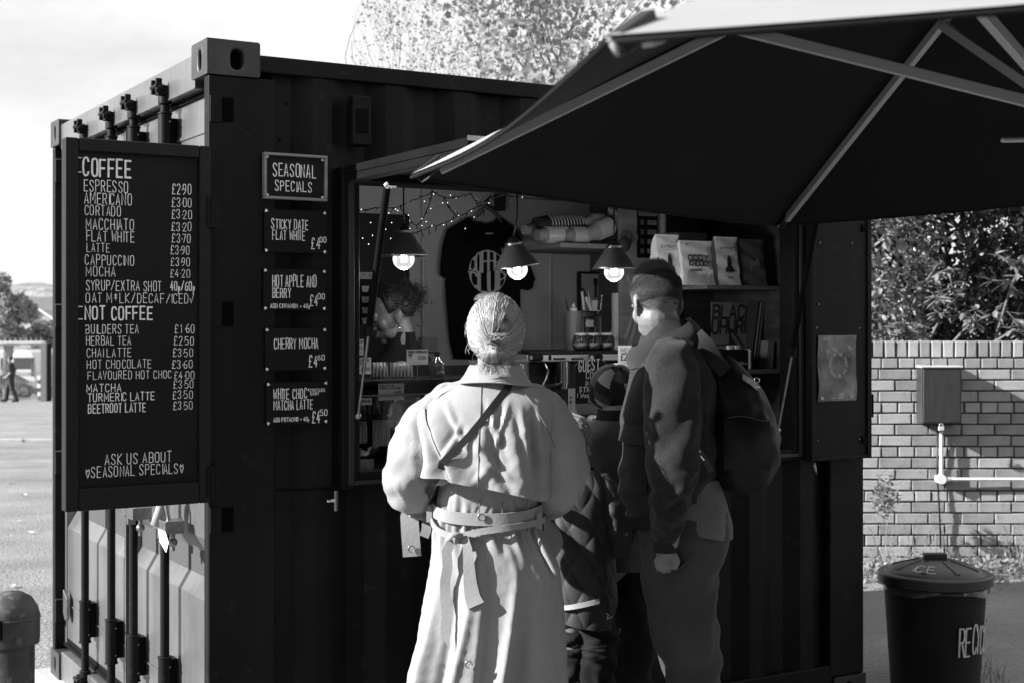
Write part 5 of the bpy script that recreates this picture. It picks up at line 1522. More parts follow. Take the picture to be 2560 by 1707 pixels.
# records and player
def leaned(name, x, w, v0, z0, h, th, lean, mat, parent=None, label=None, cat=None, group=None):
    pts = [(x, z0), (x + th, z0), (x + th + lean, z0 + h), (x + lean, z0 + h)]
    return MB().prism(pts, 'y', v0, v0 + w).build(name, mat, parent, CM, org=(x, v0, z0) if parent is None else None, label=label, cat=cat, group=group)
x0, x1, z0, z1 = rect(1786, 757, 1893, 924, .60)
rs_ = thing('record_sleeve', 'grey record sleeve with large dark lettering and a small flag', 'record sleeve', (x0, .6, z_b), CM)
lean = .035
def RF(x, y, o): return (x0 + (x1 - x0) * x + lean * (y - .5) * .9, .60 + .05 * y - .004 - o, z_b + (z1 - z_b) * y)
MB().grid(lambda s, t: RF(s, t, 0), 3, 3).build('sleeve_front', G('sleeve card', .17, .6, var=(10, .12)), rs_, CM, solid=.004)
txt(rs_, lambda x, y, o: RF(x + .12 * (y - .9), y, o + .003), 'BLACK', .05, .96, .76, .955, .24)
txt(rs_, lambda x, y, o: RF(x + .12 * (y - .9), y, o + .003), 'UHURU', .04, .95, .53, .73, .24)
poly(rs_, lambda x, y, o: RF(x, y, o + .004), [(.40, .55), (.44, .62), (.72, .36), (.76, .24), (.5, .27), (.42, .33)], INK)
poly(rs_, lambda x, y, o: RF(x, y, o + .0045), [(.45, .56), (.70, .33), (.73, .26), (.60, .33), (.44, .48)], G('grey print', .15, .7))
MB().tube([RF(.41, .6, .005), RF(.37, .25, .005)], .0015, 5).build('flag_pole', INK, rs_, CM)
xr = cp(1893, 900, .55).x; xe = cp(1917, 900, .55).x
for k in range(9):
    tone = [.03, .16, .05, .25, .04, .02, .12, .03, .3][k]
    leaned('record_sleeve', xr + (xe - xr) * k / 9 - .035, .24, .56 + .004 * (k % 3), z_b, .312 - .005 * (k % 2), .0042, .052 - .001 * k, G('record card %.2f' % tone, tone, .6), label='thin leaning record sleeve beside the lettered one, %s' % ['first from the left', 'second from the left', 'third from the left', 'fourth from the left', 'fifth from the left', 'sixth from the left', 'third from the right', 'second from the right', 'pale one last on the right'][k], cat='record', group='record sleeves leaning on the lower shelf')
x0, x1, z0, z1 = rect(1916, 852, 1936, 924, .47); leaned('wooden_block', x0, .05, .47, z_b, z1 - z_b, x1 - x0 - .01, .01, WOODF, label='upright wooden block at the right end of the record shelf', cat='block')
x0, x1, z0, z1 = rect(1758, 873, 1872, 923, .43)
rp = thing('record_player', 'black portable record player with two white keys on the lower shelf', 'record player', (x0, .43, z_b), CM)
MB().box(x0, x1, .43, .7, z_b, z1).build('case', G('player vinyl', .007, .5, bump=(300, .3), spec=.3), rp, CM, bevel=.008)
MB().box(x1 + .0005, x1 + .012, .425, .7, z_b + .002, z1 + .002).build('edge_trim', G('cream trim', .4, .5), rp, CM, bevel=.004)
for p_ in (1827, 1844):
    q = rect(p_ - 5, 865, p_ + 5, 873, .45); MB().box(q[0], q[1], .45, .47, z1, z1 + .018).build('key', G('white key', .85, .4), rp, CM, bevel=.002)
q0, q1 = cp(1772, 864, .5), cp(1816, 862, .5); MB().tube([q0, q1], .003, 6).cyl(q0, (q0.x, q0.y, z1), .005, n=8).box(q1.x, q1.x + .02, .49, .51, q1.z - .006, q1.z + .004).build('tone_arm', BLACKP, rp, CM)
a_ = cp(1840, 911, .4245); b_ = cp(1867, 904, .4245)
mb = MB(); letters(mb, 'VICTROLA', b_.x - a_.x, .012, lambda x, y, o: (a_.x + x, .4275 - o, a_.z + y), .16, jit=0); mb.build('lettering', PAPER, rp, CM, recalc=False)

# espresso machine
ev = .60
x0, x1, z0, z1 = rect(1318, 882, 1612, 905, ev)
em = thing('espresso_machine', 'long silver espresso machine with black knobs behind the counter', 'coffee machine', (x0, ev, 1.12), CM)
SIL = G('brushed machine steel', .42, .38, metal=.6, streak=((2, 2, 60), .15))
MB().box(x0, x1, ev, ev + .42, z0, z1).build('top_panel', SIL, em, CM, bevel=.006)
MB().box(x0 + .01, x1 + .02, ev - .005, ev + .42, z1 + .0005, z1 + .012).build('cup_tray', BLACKP, em, CM, bevel=.002)
MB().box(x0 + .05, x1, ev + .10, ev + .4, 1.16, z0 - .0005).build('body', BLACKP, em, CM, bevel=.01)
MB().box(x0 + .05, x1, ev - .02, ev + .4, 1.121, 1.159).build('drip_tray', STEEL, em, CM, bevel=.004)
for k_ in (1331, 1481):
    c = cp(k_ + 6, 892, ev - .03)
    kn = MB().tube([(c.x - .028, ev - .05, c.z), (c.x + .03, ev - .02, c.z)], .019, 18).build('knob', BLACKP, em, CM, smooth=40)
    MB().tube([(c.x - .0295, ev - .0515, c.z), (c.x - .029, ev - .051, c.z)], .009, 14).build('knob_cap', STEEL, kn, CM)
for g_ in (1386, 1431):
    for k in range(6):
        c = cp(g_ + k * 5, 896, ev - .002); MB().cyl((c.x, ev - .004, c.z), (c.x, ev, c.z), .0045, n=10).build('button', BLACKP, em, CM)
c = cp(1375, 893, ev - .002); MB().box(c.x - .006, c.x + .006, ev - .003, ev, c.z - .01, c.z + .01).build('display', VOID, em, CM)
w_ = [cp(*p, ev - .03) for p in ((1362, 908), (1370, 925), (1366, 945), (1358, 960), (1360, 985))]
MB().tube(w_, .006, 8).build('steam_wand', STEEL, em, CM, smooth=True)
for g_, hx in ((1405, 1352), (1500, 1545)):
    c = cp(g_, 945, ev + .05); MB().cyl((c.x, ev + .05, c.z - .02), (c.x, ev + .05, z0), .035, n=20).build('group_head', CHROME, em, CM, smooth=40)
    h0 = cp(g_ - 5, 962, ev + .0); h1 = cp(hx, 972, ev - .12); pf = MB().tube([h0, h1], [.011, .015], 10).build('portafilter_handle', BLACKP, em, CM, smooth=40)
    MB().cyl((c.x, ev + .05, c.z - .045), (c.x, ev + .05, c.z - .02), .032, n=20).build('basket', CHROME, pf, CM, smooth=40)
# things standing on the machine
zt = z1 + .0125
def jar(px, label, spoon):
    c = cp(px, 858, ev + .07); r = .036
    t = thing('glass_jar', label, 'jar', (c.x, ev + .07, zt), CM, group='glass jars on the coffee machine')
    MB().lathe([(0, 0), (.022, 0), (.033, .012), (r, .032), (.033, .055), (.027, .066), (.028, .074)], (c.x, ev + .07, zt), 20).build('glass', GLASSJ, t, CM, smooth=True)
    MB().lathe([(0, .003), (.022, .003), (.031, .013), (.0335, .032), (.0, .034)], (c.x, ev + .07, zt), 20).build('contents', G('sugar', .3, .9, bump=(200, .5)), t, CM, smooth=True)
    MB().lathe([(.0275, .066), (.0295, .068), (.0295, .076), (.0275, .077)], (c.x, ev + .07, zt), 20).build('lip', G('pale plastic rim', .4, .3), t, CM, smooth=True)
    MB().tube([(c.x, ev + .07, zt + .03), (c.x + spoon, ev + .06, zt + .105)], .003, 6).build('spoon', STEEL, t, CM)
jar(1451, 'left of three glass jars with spoon on the coffee machine', -.028); jar(1482, 'middle of three glass jars on the coffee machine', .008); jar(1517, 'right of three glass jars, with dark spoon leaning right', .025)
c = cp(1541, 870, ev + .16)
cup_stack('tall tower of nested paper cups beside the partition', (c.x, ev + .16, zt), (0, 0, 1), 27, .0082, G('paper cup side', .42, .6), .020, .0215, .04, G('paper cup side', .42, .6), name='cup_tower')
x0, x1, z0, z1 = rect(1415, 778, 1452, 882, ev + .22)
can = thing('canister', 'tall dull cylinder canister with a small bottle on top', 'canister', ((x0 + x1) / 2, ev + .22, zt), CM)
MB().cyl(((x0 + x1) / 2, ev + .22, zt), ((x0 + x1) / 2, ev + .22, z1), (x1 - x0) / 2, n=24).build('body', G('dull can', .12, .5), can, CM, bevel=.002)
c = cp(1434, 770, ev + .22); MB().lathe([(.018, 0), (.018, .012), (.008, .02), (.006, .032), (0, .034)], (c.x, ev + .22, z1), 16).build('stopper', PLAST, can, CM, smooth=40)
items = [(1452, 792, 1470, 880, .26, .35, 'jar_of_tools', 'dark jar of tools on top of the machine', .03), (1462, 800, 1492, 818, .30, .4, 'paper_roll', 'short white roll on a dark tin behind the jars', .5),
         (1462, 818, 1496, 880, .30, .4, 'dark_tin', 'black tin under the white roll behind the jars', .02), (1498, 790, 1510, 880, .28, .3, 'slim_carton', 'slim dark carton beside the cup tower', .05), (1452, 778, 1500, 792, .34, .5, 'tool_tray', 'shallow tray standing on the tins behind the jars', .06)]
for (a_, b_, c_, d_, v0, v1, nm, lb, tn) in items:
    x0, x1, z0, z1 = rect(a_, b_, c_, d_, ev + v0); z0 = max(z0, zt)
    MB().lathe([(.0, z0), (.5, z0), (.5, z1 - .003), (.47, z1), (0, z1)], ((x0 + x1) / 2, ev + v0 + .03, 0), 20, sx=(x1 - x0), sy=.06).build(nm, G('tone %.2f' % tn, tn, .45), None, CM, org=((x0 + x1) / 2, ev + v0 + .03, z0), smooth=40, label=lb, cat=nm.split('_')[-1])
# whiteboard and utensils
x0, x1, z0, z1 = rect(1448, 681, 1530, 792, 1.95)
wb = thing('whiteboard', 'small whiteboard in a dark frame with a marker, on the back wall', 'whiteboard', (x0, 1.95, z0), CM)
MB().box(x0 + .012, x1 - .012, 1.962, 1.972, z0 + .012, z1 - .012).build('board', G('dim white', .5, .4), wb, CM)
mb = MB(); frame_rect(mb, x0, x1, z0, z1, .014, 1.95, 1.975); mb.build('frame', BLACKP, wb, CM, bevel=.003)
a_, b_ = cp(1489, 697, 1.94), cp(1489, 745, 1.94); MB().cyl(a_, a_.lerp(b_, .35), .012, n=10).cyl(a_.lerp(b_, .35), b_, .007, n=10).build('marker', BLACKP, wb, CM)
us = thing('utensil_pot', 'pot of brushes and clips standing before the whiteboard', 'utensils', tuple(cp(1468, 780, ev + .30)), CM)
for i, ((ax, ay), (bx, by), rr_, m_) in enumerate((((1456, 722), (1464, 742), .007, BLACKP), ((1464, 742), (1478, 776), .008, PLAST), ((1455, 730), (1460, 776), .006, PLAST), ((1500, 742), (1496, 776), .008, BLACKP), ((1504, 738), (1500, 776), .006, STEEL), ((1470, 730), (1480, 776), .005, STEEL), ((1414, 748), (1420, 776), .003, BLACKP))):
    p, q = cp(ax, ay, ev + .28), cp(bx, by, ev + .28); MB().tube([p, q], rr_, 8).build('utensil', m_, us, CM, smooth=40)
x0, x1, z0, z1 = rect(1480, 752, 1500, 778, ev + .28); MB().box(x0, x1, ev + .28, ev + .3, z0, z1).build('card_box', PLAST, us, CM)

# reward paper, guest board, pumpkin, small cards
x0, x1, z0, z1 = rect(1546, 863, 1606, 935, .34)
rw = thing('reward_notice', 'white reward notice standing beside the man\'s collar', 'notice', (x0, .34, z0), CM)
MB().box(x0, x1, .34, .343, z0, z1).build('sheet', PAPER, rw, CM)
W_, H_ = x1 - x0, z1 - z0
def NF(x, y, o): return (x0 + W_ * x, .3395 - o, z0 + H_ * y)
txt(rw, NF, 'REWARD', .09, .98, .78, .90, .16); txt(rw, NF, '£20,000', .10, 1.0, .50, .73, .2); txt(rw, NF, '-' * 20, .2, .9, .38, .41, .4); txt(rw, NF, 'MUM', .4, .8, .14, .30, .14)
MB().box(x0 + .01, x0 + .02, .344, .5, 1.12, z0 + .02).build('stand', BLACKP, rw, CM)
gv = .02
x0, x1, z0, z1 = rect(1439, 897, 1524, 1008, gv)
gb = thing('guest_board', 'round topped chalkboard for the guest coffee standing on the sill', 'chalkboard', (x0, gv, z0), CM)
W_, H_ = x1 - x0, z1 - z0
pts = [(x0, z0), (x1, z0), (x1, z0 + H_ * .82)] + [(x0 + W_ / 2 + W_ / 2 * math.cos(a), z0 + H_ * .82 + H_ * .18 * math.sin(a)) for a in [math.pi * i / 12 for i in range(1, 12)]] + [(x0, z0 + H_ * .82)]
MB().prism(pts, 'y', gv, gv + .012).build('slate', CHALKB, gb, CM)
MB().box(x0 + .005, x1, gv + .001, gv + .02, cp(1440, 1036, gv).z, z0 - .0005).build('wooden_foot', WOOD, gb, CM, bevel=.002)
for s_, a_, b_, c_, d_, w_ in (('GUEST', 1447, 1497, 902, 929, .13), ('COFFEE', 1465, 1522, 929, 946, .13), ('INNER', 1463, 1514, 952, 965, .14), ('STRENGTH', 1448, 1520, 967, 979, .15), ('! Week(wash)', 1443, 1515, 983, 993, .16), ('Last', 1472, 1492, 996, 1004, .17)):
    sign_text(gb, 'lettering', s_, a_, b_, c_, d_, gv, CHALK, weight=w_, slant=.15, yend=d_ - (6 if s_ == 'GUEST' else 0), jit=.04)
x0, x1, z0, z1 = rect(1422, 970, 1438, 1028, .0)
cd_ = thing('menu_card', 'white printed card standing left of the guest board', 'card', (x0, 0, z0), CM)
MB().box(x0, x1, .0, .003, z0, z1).build('sheet', G('dim paper', .4, .8), cd_, CM)
mb = MB(); mb.box(x0 + .004, x0 + .012, -.001, -.0003, z0 + .05, z0 + .058); mb.box(x0 + .004, x0 + .012, -.001, -.0003, z0 + .03, z0 + .042); mb.box(x0 + .006, x0 + .010, -.001, -.0003, z0 + .01, z0 + .015); mb.build('small_picture', INK, cd_, CM)
# ledge on the sill that carries these
zl = cp(1480, 1066, -.01).z
MB().box(1.38, 1.74, -.02, .10, zl - .02, zl).build('sill_ledge', G('ledge', .015, .5), None, CM, org=(1.5, 0, zl), bevel=.003, label='dark ledge on the sill carrying the pumpkin', cat='ledge')
MB().box(1.5, 1.72, .0, .07, zl, cp(1480, 1037, gv).z - .0005).build('dark_riser', BLACKP, None, CM, org=(1.55, 0, zl), bevel=.002, label='black riser box under the guest board', cat='box')
c = cp(1486, 1048, -.03); rp_ = .036
pk = thing('small_pumpkin', 'small pale ribbed pumpkin under the guest board', 'pumpkin', (c.x, -.045, zl), CM)
def pump(s, t):
    a = s * 2 * math.pi; b = (t - .5) * math.pi; r = .040 * (1 - .10 * abs(math.sin(a * 4)) ** .5 * 1) * (math.cos(b) ** .6 + .0001)
    return (c.x + r * math.cos(a), -.045 + r * math.sin(a), zl + .025 + .024 * math.sin(b) * (1 - .3 * math.cos(b)))
def pump2(s, t):
    a = s * 2 * math.pi; rib = 1 - .13 * (1 - abs(math.cos(a * 4.5))) ** 2
    b = (t - .5) * math.pi; r = .040 * rib * max(0, math.cos(b)) ** .55
    return (c.x + r * math.cos(a), -.045 + r * math.sin(a), zl + .025 + .024 * math.sin(b) * (1 if abs(b) < 1.2 else .88))
MB().grid(pump2, 72, 14, closed_u=True).build('body', G('pumpkin skin', .33, .45, var=(8, .12)), pk, CM, smooth=True)
MB().tube([(c.x, -.045, zl + .045), (c.x + .004, -.047, zl + .058), (c.x + .012, -.05, zl + .064)], [.006, .004, .004], 6).build('stalk', WOOD, pk, CM, smooth=True)

# display case on the left of the counter
gx0, gx1, gz0, gz1 = rect(890, 898, 1322, 1188, .05)
gc = thing('display_case', 'glass fronted cake display case behind the hatch at left', 'display case', (gx0, .05, 1.18), CM)
MB().box(.54, gx1, .05, .056, 1.18, gz1).build('glass_pane', GLASS, gc, CM)
MB().box(.54, gx1, .44, .45, 1.18, gz1 - .03).box(gx1 - .01, gx1, .06, .44, 1.18, 1.35).build('case_back', BLKD, gc, CM)
c = cp(1304, 917, .045); MB().lathe([(.008, -.002), (.011, -.002), (.011, .002), (.008, .002), (.008, -.002)], (0, 0, 0), 16, Matrix.Translation((c.x, .045, c.z)) @ Matrix.Rotation(R(90), 4, 'X')).build('eyelet', CHROME, gc, CM, smooth=True)
STEELD = G('dim shelf edge', .22, .4, metal=.5)
for y in (948, 983, 1040, 1168):
    z = cp(1000, y, .10).z; MB().box(.55, 1.25, .07, .42, z - .006, z).build('shelf', STEELD if y in (983, 1168) else BLACKP, gc, CM, bevel=.001)
def zat(y, v=.12): return cp(1000, y, v).z
rr = random.Random(8)
def packet(label, px0, px1, py0, py1, v, tone, stripes=0, cat='packet'):
    x0, x1, z0, z1 = rect(px0, py0, px1, py1, v)
    t = thing('food_packet', label, cat, (x0, v, z0), CM, group='packets in the display case')
    MB().grid(lambda s, q: (x0 + (x1 - x0) * s, v - .012 * math.sin(math.pi * s) * math.sin(math.pi * q) + .003 * math.sin(s * 30), z0 + (z1 - z0) * q), 14, 10).build('wrapper', G('packet %.2f' % tone, tone, .35, bump=(60, .5, .004)), t, CM, smooth=True, solid=.003)
    for k in range(stripes):
        f = (k + .5) / stripes; MB().box(x0 + (x1 - x0) * f - .0022, x0 + (x1 - x0) * f + .0022, v - .018, v - .012, z0 + .1 * (z1 - z0), z0 + .8 * (z1 - z0)).build('stick', G('biscuit stick', .35, .6), t, CM)
packet('white packet of striped sticks at the left of the case', 893, 915, 1052, 1108, .12, .3, 3); packet('white packet of thin biscuit sticks in the middle of the case', 932, 972, 1048, 1115, .12, .36, 7)
packet('folded white napkin pack at the bottom left of the case', 894, 934, 1146, 1186, .10, .4, 0); packet('pale patterned bag behind the striped packets', 972, 1030, 1038, 1068, .2, .2, 0)
packet('striped sheet standing in for boards mirrored in the glass, left', 925, 968, 905, 945, .2, .22, 5); packet('striped sheet standing in for boards mirrored in the glass, middle', 975, 1030, 905, 945, .2, .2, 6)  # striped sheets take the place of the reflection in the glass
packet('dark packet on the second case shelf', 900, 975, 1000, 1038, .22, .08, 6)
def cake(px, py, v, label, tone):
    c = cp(px, py, v); t = thing('cake', label, 'cake', tuple(c), CM, group='cakes in the display case')
    MB().lathe([(0, 0), (.055, 0), (.06, .02), (.055, .045), (.0, .052)], tuple(c), 24).build('sponge', G('cake %.2f' % tone, tone, .8, bump=(60, 1, .006), var=(40, .4)), t, CM, smooth=True)
    MB().lathe([(0, 0), (.07, 0), (.075, .008), (0, .009)], (c.x, c.y, c.z - .009), 24).build('plate', PLAST, t, CM, smooth=30)
cake(1010, 1036, .25, 'crumbly cake at the back of the middle shelf', .08); cake(1080, 1036, .22, 'dark cake at the right of the middle shelf', .03); cake(1040, 1166, .22, 'dark loaf cake on the bottom shelf', .02)
def ptag(label, px0, px1, py0, py1, v, lines, stick=None, tone='paper', rot=0):
    x0, x1, z0, z1 = rect(px0, py0, px1, py1, v)
    t = thing('price_tag', label, 'price tag', (x0, v, z0), CM, group='price tags in the display case')
    W_, H_ = x1 - x0, z1 - z0
    MB().box(x0, x1, v, v + .002, z0, z1).build('card', G('tag card', .55, .7), t, CM)
    def F(x, y, o): return (x0 + W_ * x, v - .0005 - o, z0 + H_ * y)
    for s_, a_, b_, c_, d_, w_ in lines: txt(t, F, s_, a_, b_, c_, d_, w_)
    if stick:
        p, q = cp((px0 + px1) / 2, py1, v + .004), cp((px0 + px1) / 2, stick, v + .004)
        MB().tube([p, q], .0015, 6).build('stem', STEEL, t, CM)
ptag('white tag for double chocolate cake, held above the case', 1017, 1070, 873, 911, .03, [('DOUBLE CHOCOLATE', .06, .94, .78, .92, .2), ('CAKE', .06, .26, .58, .72, .2), ('£3.50', .54, .88, .36, .55, .14), ('Y', .12, .2, .36, .52, .12), ('-' * 14, .22, .74, .10, .14, .4)], 952)
ptag('wide grey looking tag priced four pounds inside the case', 946, 1010, 957, 1000, .09, [('SWEET POTATO', .06, .6, .82, .92, .2), ('CHICKPEA & FETA ROLL', .06, .92, .66, .78, .2), ('£4.00', .62, .9, .40, .56, .16), ('-' * 16, .05, .92, .2, .24, .4)], 1040)
ptag('tag priced one fifty at the left edge of the case', 880, 928, 893, 935, .03, [('DOUBLE', .2, .9, .78, .92, .2), ('CAKE', .2, .6, .6, .72, .2), ('£3.50', .5, .92, .22, .4, .15)])
ptag('tilted tag at the left frame above the others', 876, 909, 848, 888, .02, [('& PECAN', .3, .95, .78, .92, .2), ('£3.2', .5, .92, .4, .56, .16), ('-' * 8, .3, .9, .15, .2, .4)])
ptag('small low tag on the second shelf at the left', 898, 930, 994, 1012, .06, [('CHEESE', .1, .9, .4, .75, .2)])
c = cp(1093, 963, .2)
bt = thing('squash_bottle', 'dark round shouldered bottle with an oval label behind the glass', 'bottle', (c.x, .2, zat(985, .2)), CM)
zb_ = cp(1093, 970, .2).z
MB().lathe([(0, 0), (.024, 0), (.028, .01), (.030, .06), (.030, .09), (.022, .105), (.010, .112), (.010, .125)], (c.x, .2, zb_), 20).build('bottle_body', G('dark bottle glass', .03, .15, spec=.8), bt, CM, smooth=True)
MB().cyl((c.x, .2, zb_ + .125), (c.x, .2, zb_ + .138), .012, n=16).build('cap', BLACKP, bt, CM, smooth=40)
MB().sph((c.x, .2 - .028, zb_ + .055), (.018, .004, .012), 14, 8).build('label', G('tone 0.06', .06, .45), bt, CM, smooth=True)
# left menu panel inside
x0, x1, z0, z1 = rect(880, 680, 932, 812, .95)
lp = thing('cup_menu_panel', 'dark panel of small pale cup labels at the left inside the hatch', 'menu panel', (x0, .95, z0), CM)
MB().box(x0, x1, .95, .96, z0, z1).build('backing', BLKD, lp, CM)
W_, H_ = x1 - x0, z1 - z0
MB().box(x0 + W_ * .2, x1, .946, .9495, z1 - H_ * .14, z1 - H_ * .01).build('header', G('dim card', .12, .7), lp, CM)
mb = MB(); letters(mb, 'IT PLAN', W_ * .7, H_ * .07, lambda x, y, o: (x0 + W_ * .25 + x, .9455 - o, z1 - H_ * .11 + y), .16, jit=0); mb.build('lettering', INK, lp, CM, recalc=False)
for k in range(4):
    zc = z1 - H_ * (.33 + k * .2); xc = x0 + W_ * .62
    cpo = MB().prism([(xc - W_ * .17, zc + H_ * .055), (xc + W_ * .17, zc + H_ * .055), (xc + W_ * .13, zc - H_ * .055), (xc - W_ * .13, zc - H_ * .055)], 'y', .945, .949).build('cup_label', G('dim card light', .2, .7), lp, CM)
    MB().box(xc - W_ * .1, xc + W_ * .1, .9445, .9449, zc - .001, zc + .001).box(xc - W_ * .1, xc + W_ * .1, .9445, .9449, zc + .006, zc + .008).build('small_print', INK, cpo, CM)
# ---------------------------------------------------------------- people: shared tools
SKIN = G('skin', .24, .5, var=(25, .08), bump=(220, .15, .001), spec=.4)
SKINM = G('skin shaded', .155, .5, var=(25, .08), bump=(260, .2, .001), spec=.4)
def fuse(name, mb, voxel, it, mat, parent=None, disp=None, frame=ID):
    me = mb.mesh('tmp'); o = bpy.data.objects.new('tmp', me); COL.objects.link(o)
    m = o.modifiers.new('r', 'REMESH'); m.mode = 'VOXEL'; m.voxel_size = voxel
    s = o.modifiers.new('s', 'SMOOTH'); s.factor = .5; s.iterations = it
    dg = bpy.context.evaluated_depsgraph_get(); dg.update()
    ev = o.evaluated_get(dg); nm = bpy.data.meshes.new_from_object(ev)
    bpy.data.objects.remove(o); bpy.data.meshes.remove(me)
    nm.name = name
    if disp:
        for v in nm.vertices: v.co = disp(v.co.copy(), v.normal.copy())
    nm.transform((WM[parent.name].inverted() if parent else ID) @ frame)
    nm.polygons.foreach_set('use_smooth', [True] * len(nm.polygons)); nm.update()
    nm.materials.clear()
    return link_mesh(name, nm, mat, parent)
def capsule(mb, a, b, r0, r1=None, n=16):
    r1 = r0 if r1 is None else r1
    mb.cyl(a, b, r0, r1, n); mb.sph(a, r0, n, 10); mb.sph(b, r1, n, 10)
def limb(mb, P, rs, n=16):
    for i in range(len(P) - 1): capsule(mb, P[i], P[i + 1], rs[i], rs[i + 1], n)

def head_mesh(mb, c, yaw, pitch=0, s=1.0, roll=0, detail=True):
    """head facing +Y when yaw = 0; c = centre of the skull"""
    M = Matrix.Translation(c) @ Matrix.Rotation(yaw, 4, 'Z') @ Matrix.Rotation(roll, 4, 'Y') @ Matrix.Rotation(pitch, 4, 'X') @ Matrix.Scale(s, 4)
    R3 = M.to_3x3()
    def E(x, y, z, a, b, c_, rot=None):
        Q = R3 @ (rot.to_matrix() if rot else Matrix.Identity(3)) @ Matrix.Diagonal((a, b, c_))
        mb.sph(M @ Vector((x, y, z)), 1.0, 20, 14, Q)
    E(0, -.012, .025, .075, .094, .085); E(0, .012, -.01, .068, .078, .085); E(0, .03, -.055, .050, .058, .052); E(0, .066, -.088, .021, .018, .018)
    for sx in (-1, 1):
        E(sx * .035, .055, -.025, .028, .024, .03); E(sx * .04, .02, -.07, .018, .045, .03)
        E(sx * .030, .078, .018, .024, .012, .010)          # brow
        E(sx * .077, -.008, -.012, .007, .018, .029, Euler((R(12), 0, R(18 * sx)))); E(sx * .080, -.016, -.002, .006, .012, .024)  # ear
        E(sx * .074, .0, -.036, .006, .009, .012)
        if detail: E(sx * .030, .074, .003, .013, .013, .012); E(sx * .011, .092, -.034, .009, .009, .007)
    E(0, .080, .012, .020, .014, .02); E(0, .092, -.008, .010, .014, .022, Euler((R(-14), 0, 0))); E(0, .103, -.028, .011, .013, .011)
    E(0, .086, -.056, .023, .010, .0065); E(0, .083, -.068, .020, .010, .0075)
    return M

def strands(name, lines, r, mat, parent):
    """thin three-sided hairs; lines: (n, k, 3)"""
    A = np.asarray(lines, dtype=np.float64); n, k, _ = A.shape
    T = np.gradient(A, axis=1); T /= np.linalg.norm(T, axis=2)[..., None] + 1e-9
    u = np.cross(T, np.array([.31, .22, .92])[None, None]); u /= np.linalg.norm(u, axis=2)[..., None] + 1e-9
    w = np.cross(T, u)
    if isinstance(mat, list):
        os_ = []
        for i_, m_ in enumerate(mat): os_.append(strands(name, A[i_::len(mat)], r * (1 + .25 * i_ % 2), m_, parent))
        return os_
    rr_ = r * np.concatenate([np.ones(k - 2), [.7, .25]])[None, :, None]
    V = np.stack([A + (u * math.cos(a) + w * math.sin(a)) * rr_ for a in (0, 2.094, 4.189)], axis=2).reshape(-1, 3)
    idx = np.arange(n)[:, None, None] * k * 3 + np.arange(k - 1)[None, :, None] * 3
    f = []
    for j in range(3):
        j2 = (j + 1) % 3
        f.append(np.stack([idx + j, idx + j2, idx + 3 + j2, idx + 3 + j], axis=-1))
    Fc = np.concatenate(f, axis=2).reshape(-1, 4)
    me = bpy.data.meshes.new(name)
    me.vertices.add(len(V)); me.vertices.foreach_set('co', V.astype(np.float32).ravel())
    me.loops.add(Fc.size); me.loops.foreach_set('vertex_index', Fc.astype(np.int32).ravel())
    me.polygons.add(len(Fc)); me.polygons.foreach_set('loop_start', (np.arange(len(Fc)) * 4).astype(np.int32))
    me.update(calc_edges=True); me.polygons.foreach_set('use_smooth', [True] * len(Fc))
    if parent is not None: me.transform(WM[parent.name].inverted())
    return link_mesh(name, me, mat, parent)

def interp(tab, x):
    """monotone-ish smooth interpolation of rows (x, a, b, ...)"""
    if x <= tab[0][0]: return tab[0][1:]
    if x >= tab[-1][0]: return tab[-1][1:]
    for i in range(len(tab) - 1):
        if tab[i][0] <= x <= tab[i + 1][0]:
            p1, p2 = tab[i], tab[i + 1]; p0 = tab[max(i - 1, 0)]; p3 = tab[min(i + 2, len(tab) - 1)]
            t = (x - p1[0]) / (p2[0] - p1[0]); out = []
            for k in range(1, len(p1)):
                m1 = (p2[k] - p0[k]) / max(1e-6, p2[0] - p0[0]) * (p2[0] - p1[0]); m2 = (p3[k] - p1[k]) / max(1e-6, p3[0] - p1[0]) * (p2[0] - p1[0])
                out.append((2 * t**3 - 3 * t**2 + 1) * p1[k] + (t**3 - 2 * t**2 + t) * m1 + (-2 * t**3 + 3 * t**2) * p2[k] + (t**3 - t**2) * m2)
            return tuple(out)

class Body:
    """garment surface given by its silhouette table (py, pxl, pxr, half depth, dy) at distance Y; each ring is an ellipse"""
    def __init__(s, Y, tab): s.Y = Y; s.tab = tab
    def pt(s, py, phi, off=0.0, extra=None, tilt=0.0):
        l, r, dh, dy = interp(s.tab, py)
        c, sn = math.cos(phi), math.sin(phi)
        e = .85
        cx_ = math.copysign(abs(c) ** e, c); sy_ = math.copysign(abs(sn) ** e, sn)
        k = s.Y / FPX
        hw = (r - l) / 2 * k + off; d = dh + off
        X = ((l + r) / 2 - CX) * k + hw * cx_
        Yy = s.Y + dy + d * sy_
        z = ZC - (py - HY) * k + tilt * cx_
        return Vector((X, Yy, z))
    def phi_at(s, py, px):
        l, r, dh, dy = interp(s.tab, py); q = max(-1, min(1, (px - (l + r) / 2) / ((r - l) / 2)))
        q = math.copysign(abs(q) ** (1 / .85), q)
        return -math.pi / 2 + math.asin(q)
def ridge(x): return 1 - abs((x % 1.0) * 2 - 1)
def sm(x, a, b):
    t = max(0, min(1, (x - a) / (b - a))); return t * t * (3 - 2 * t)
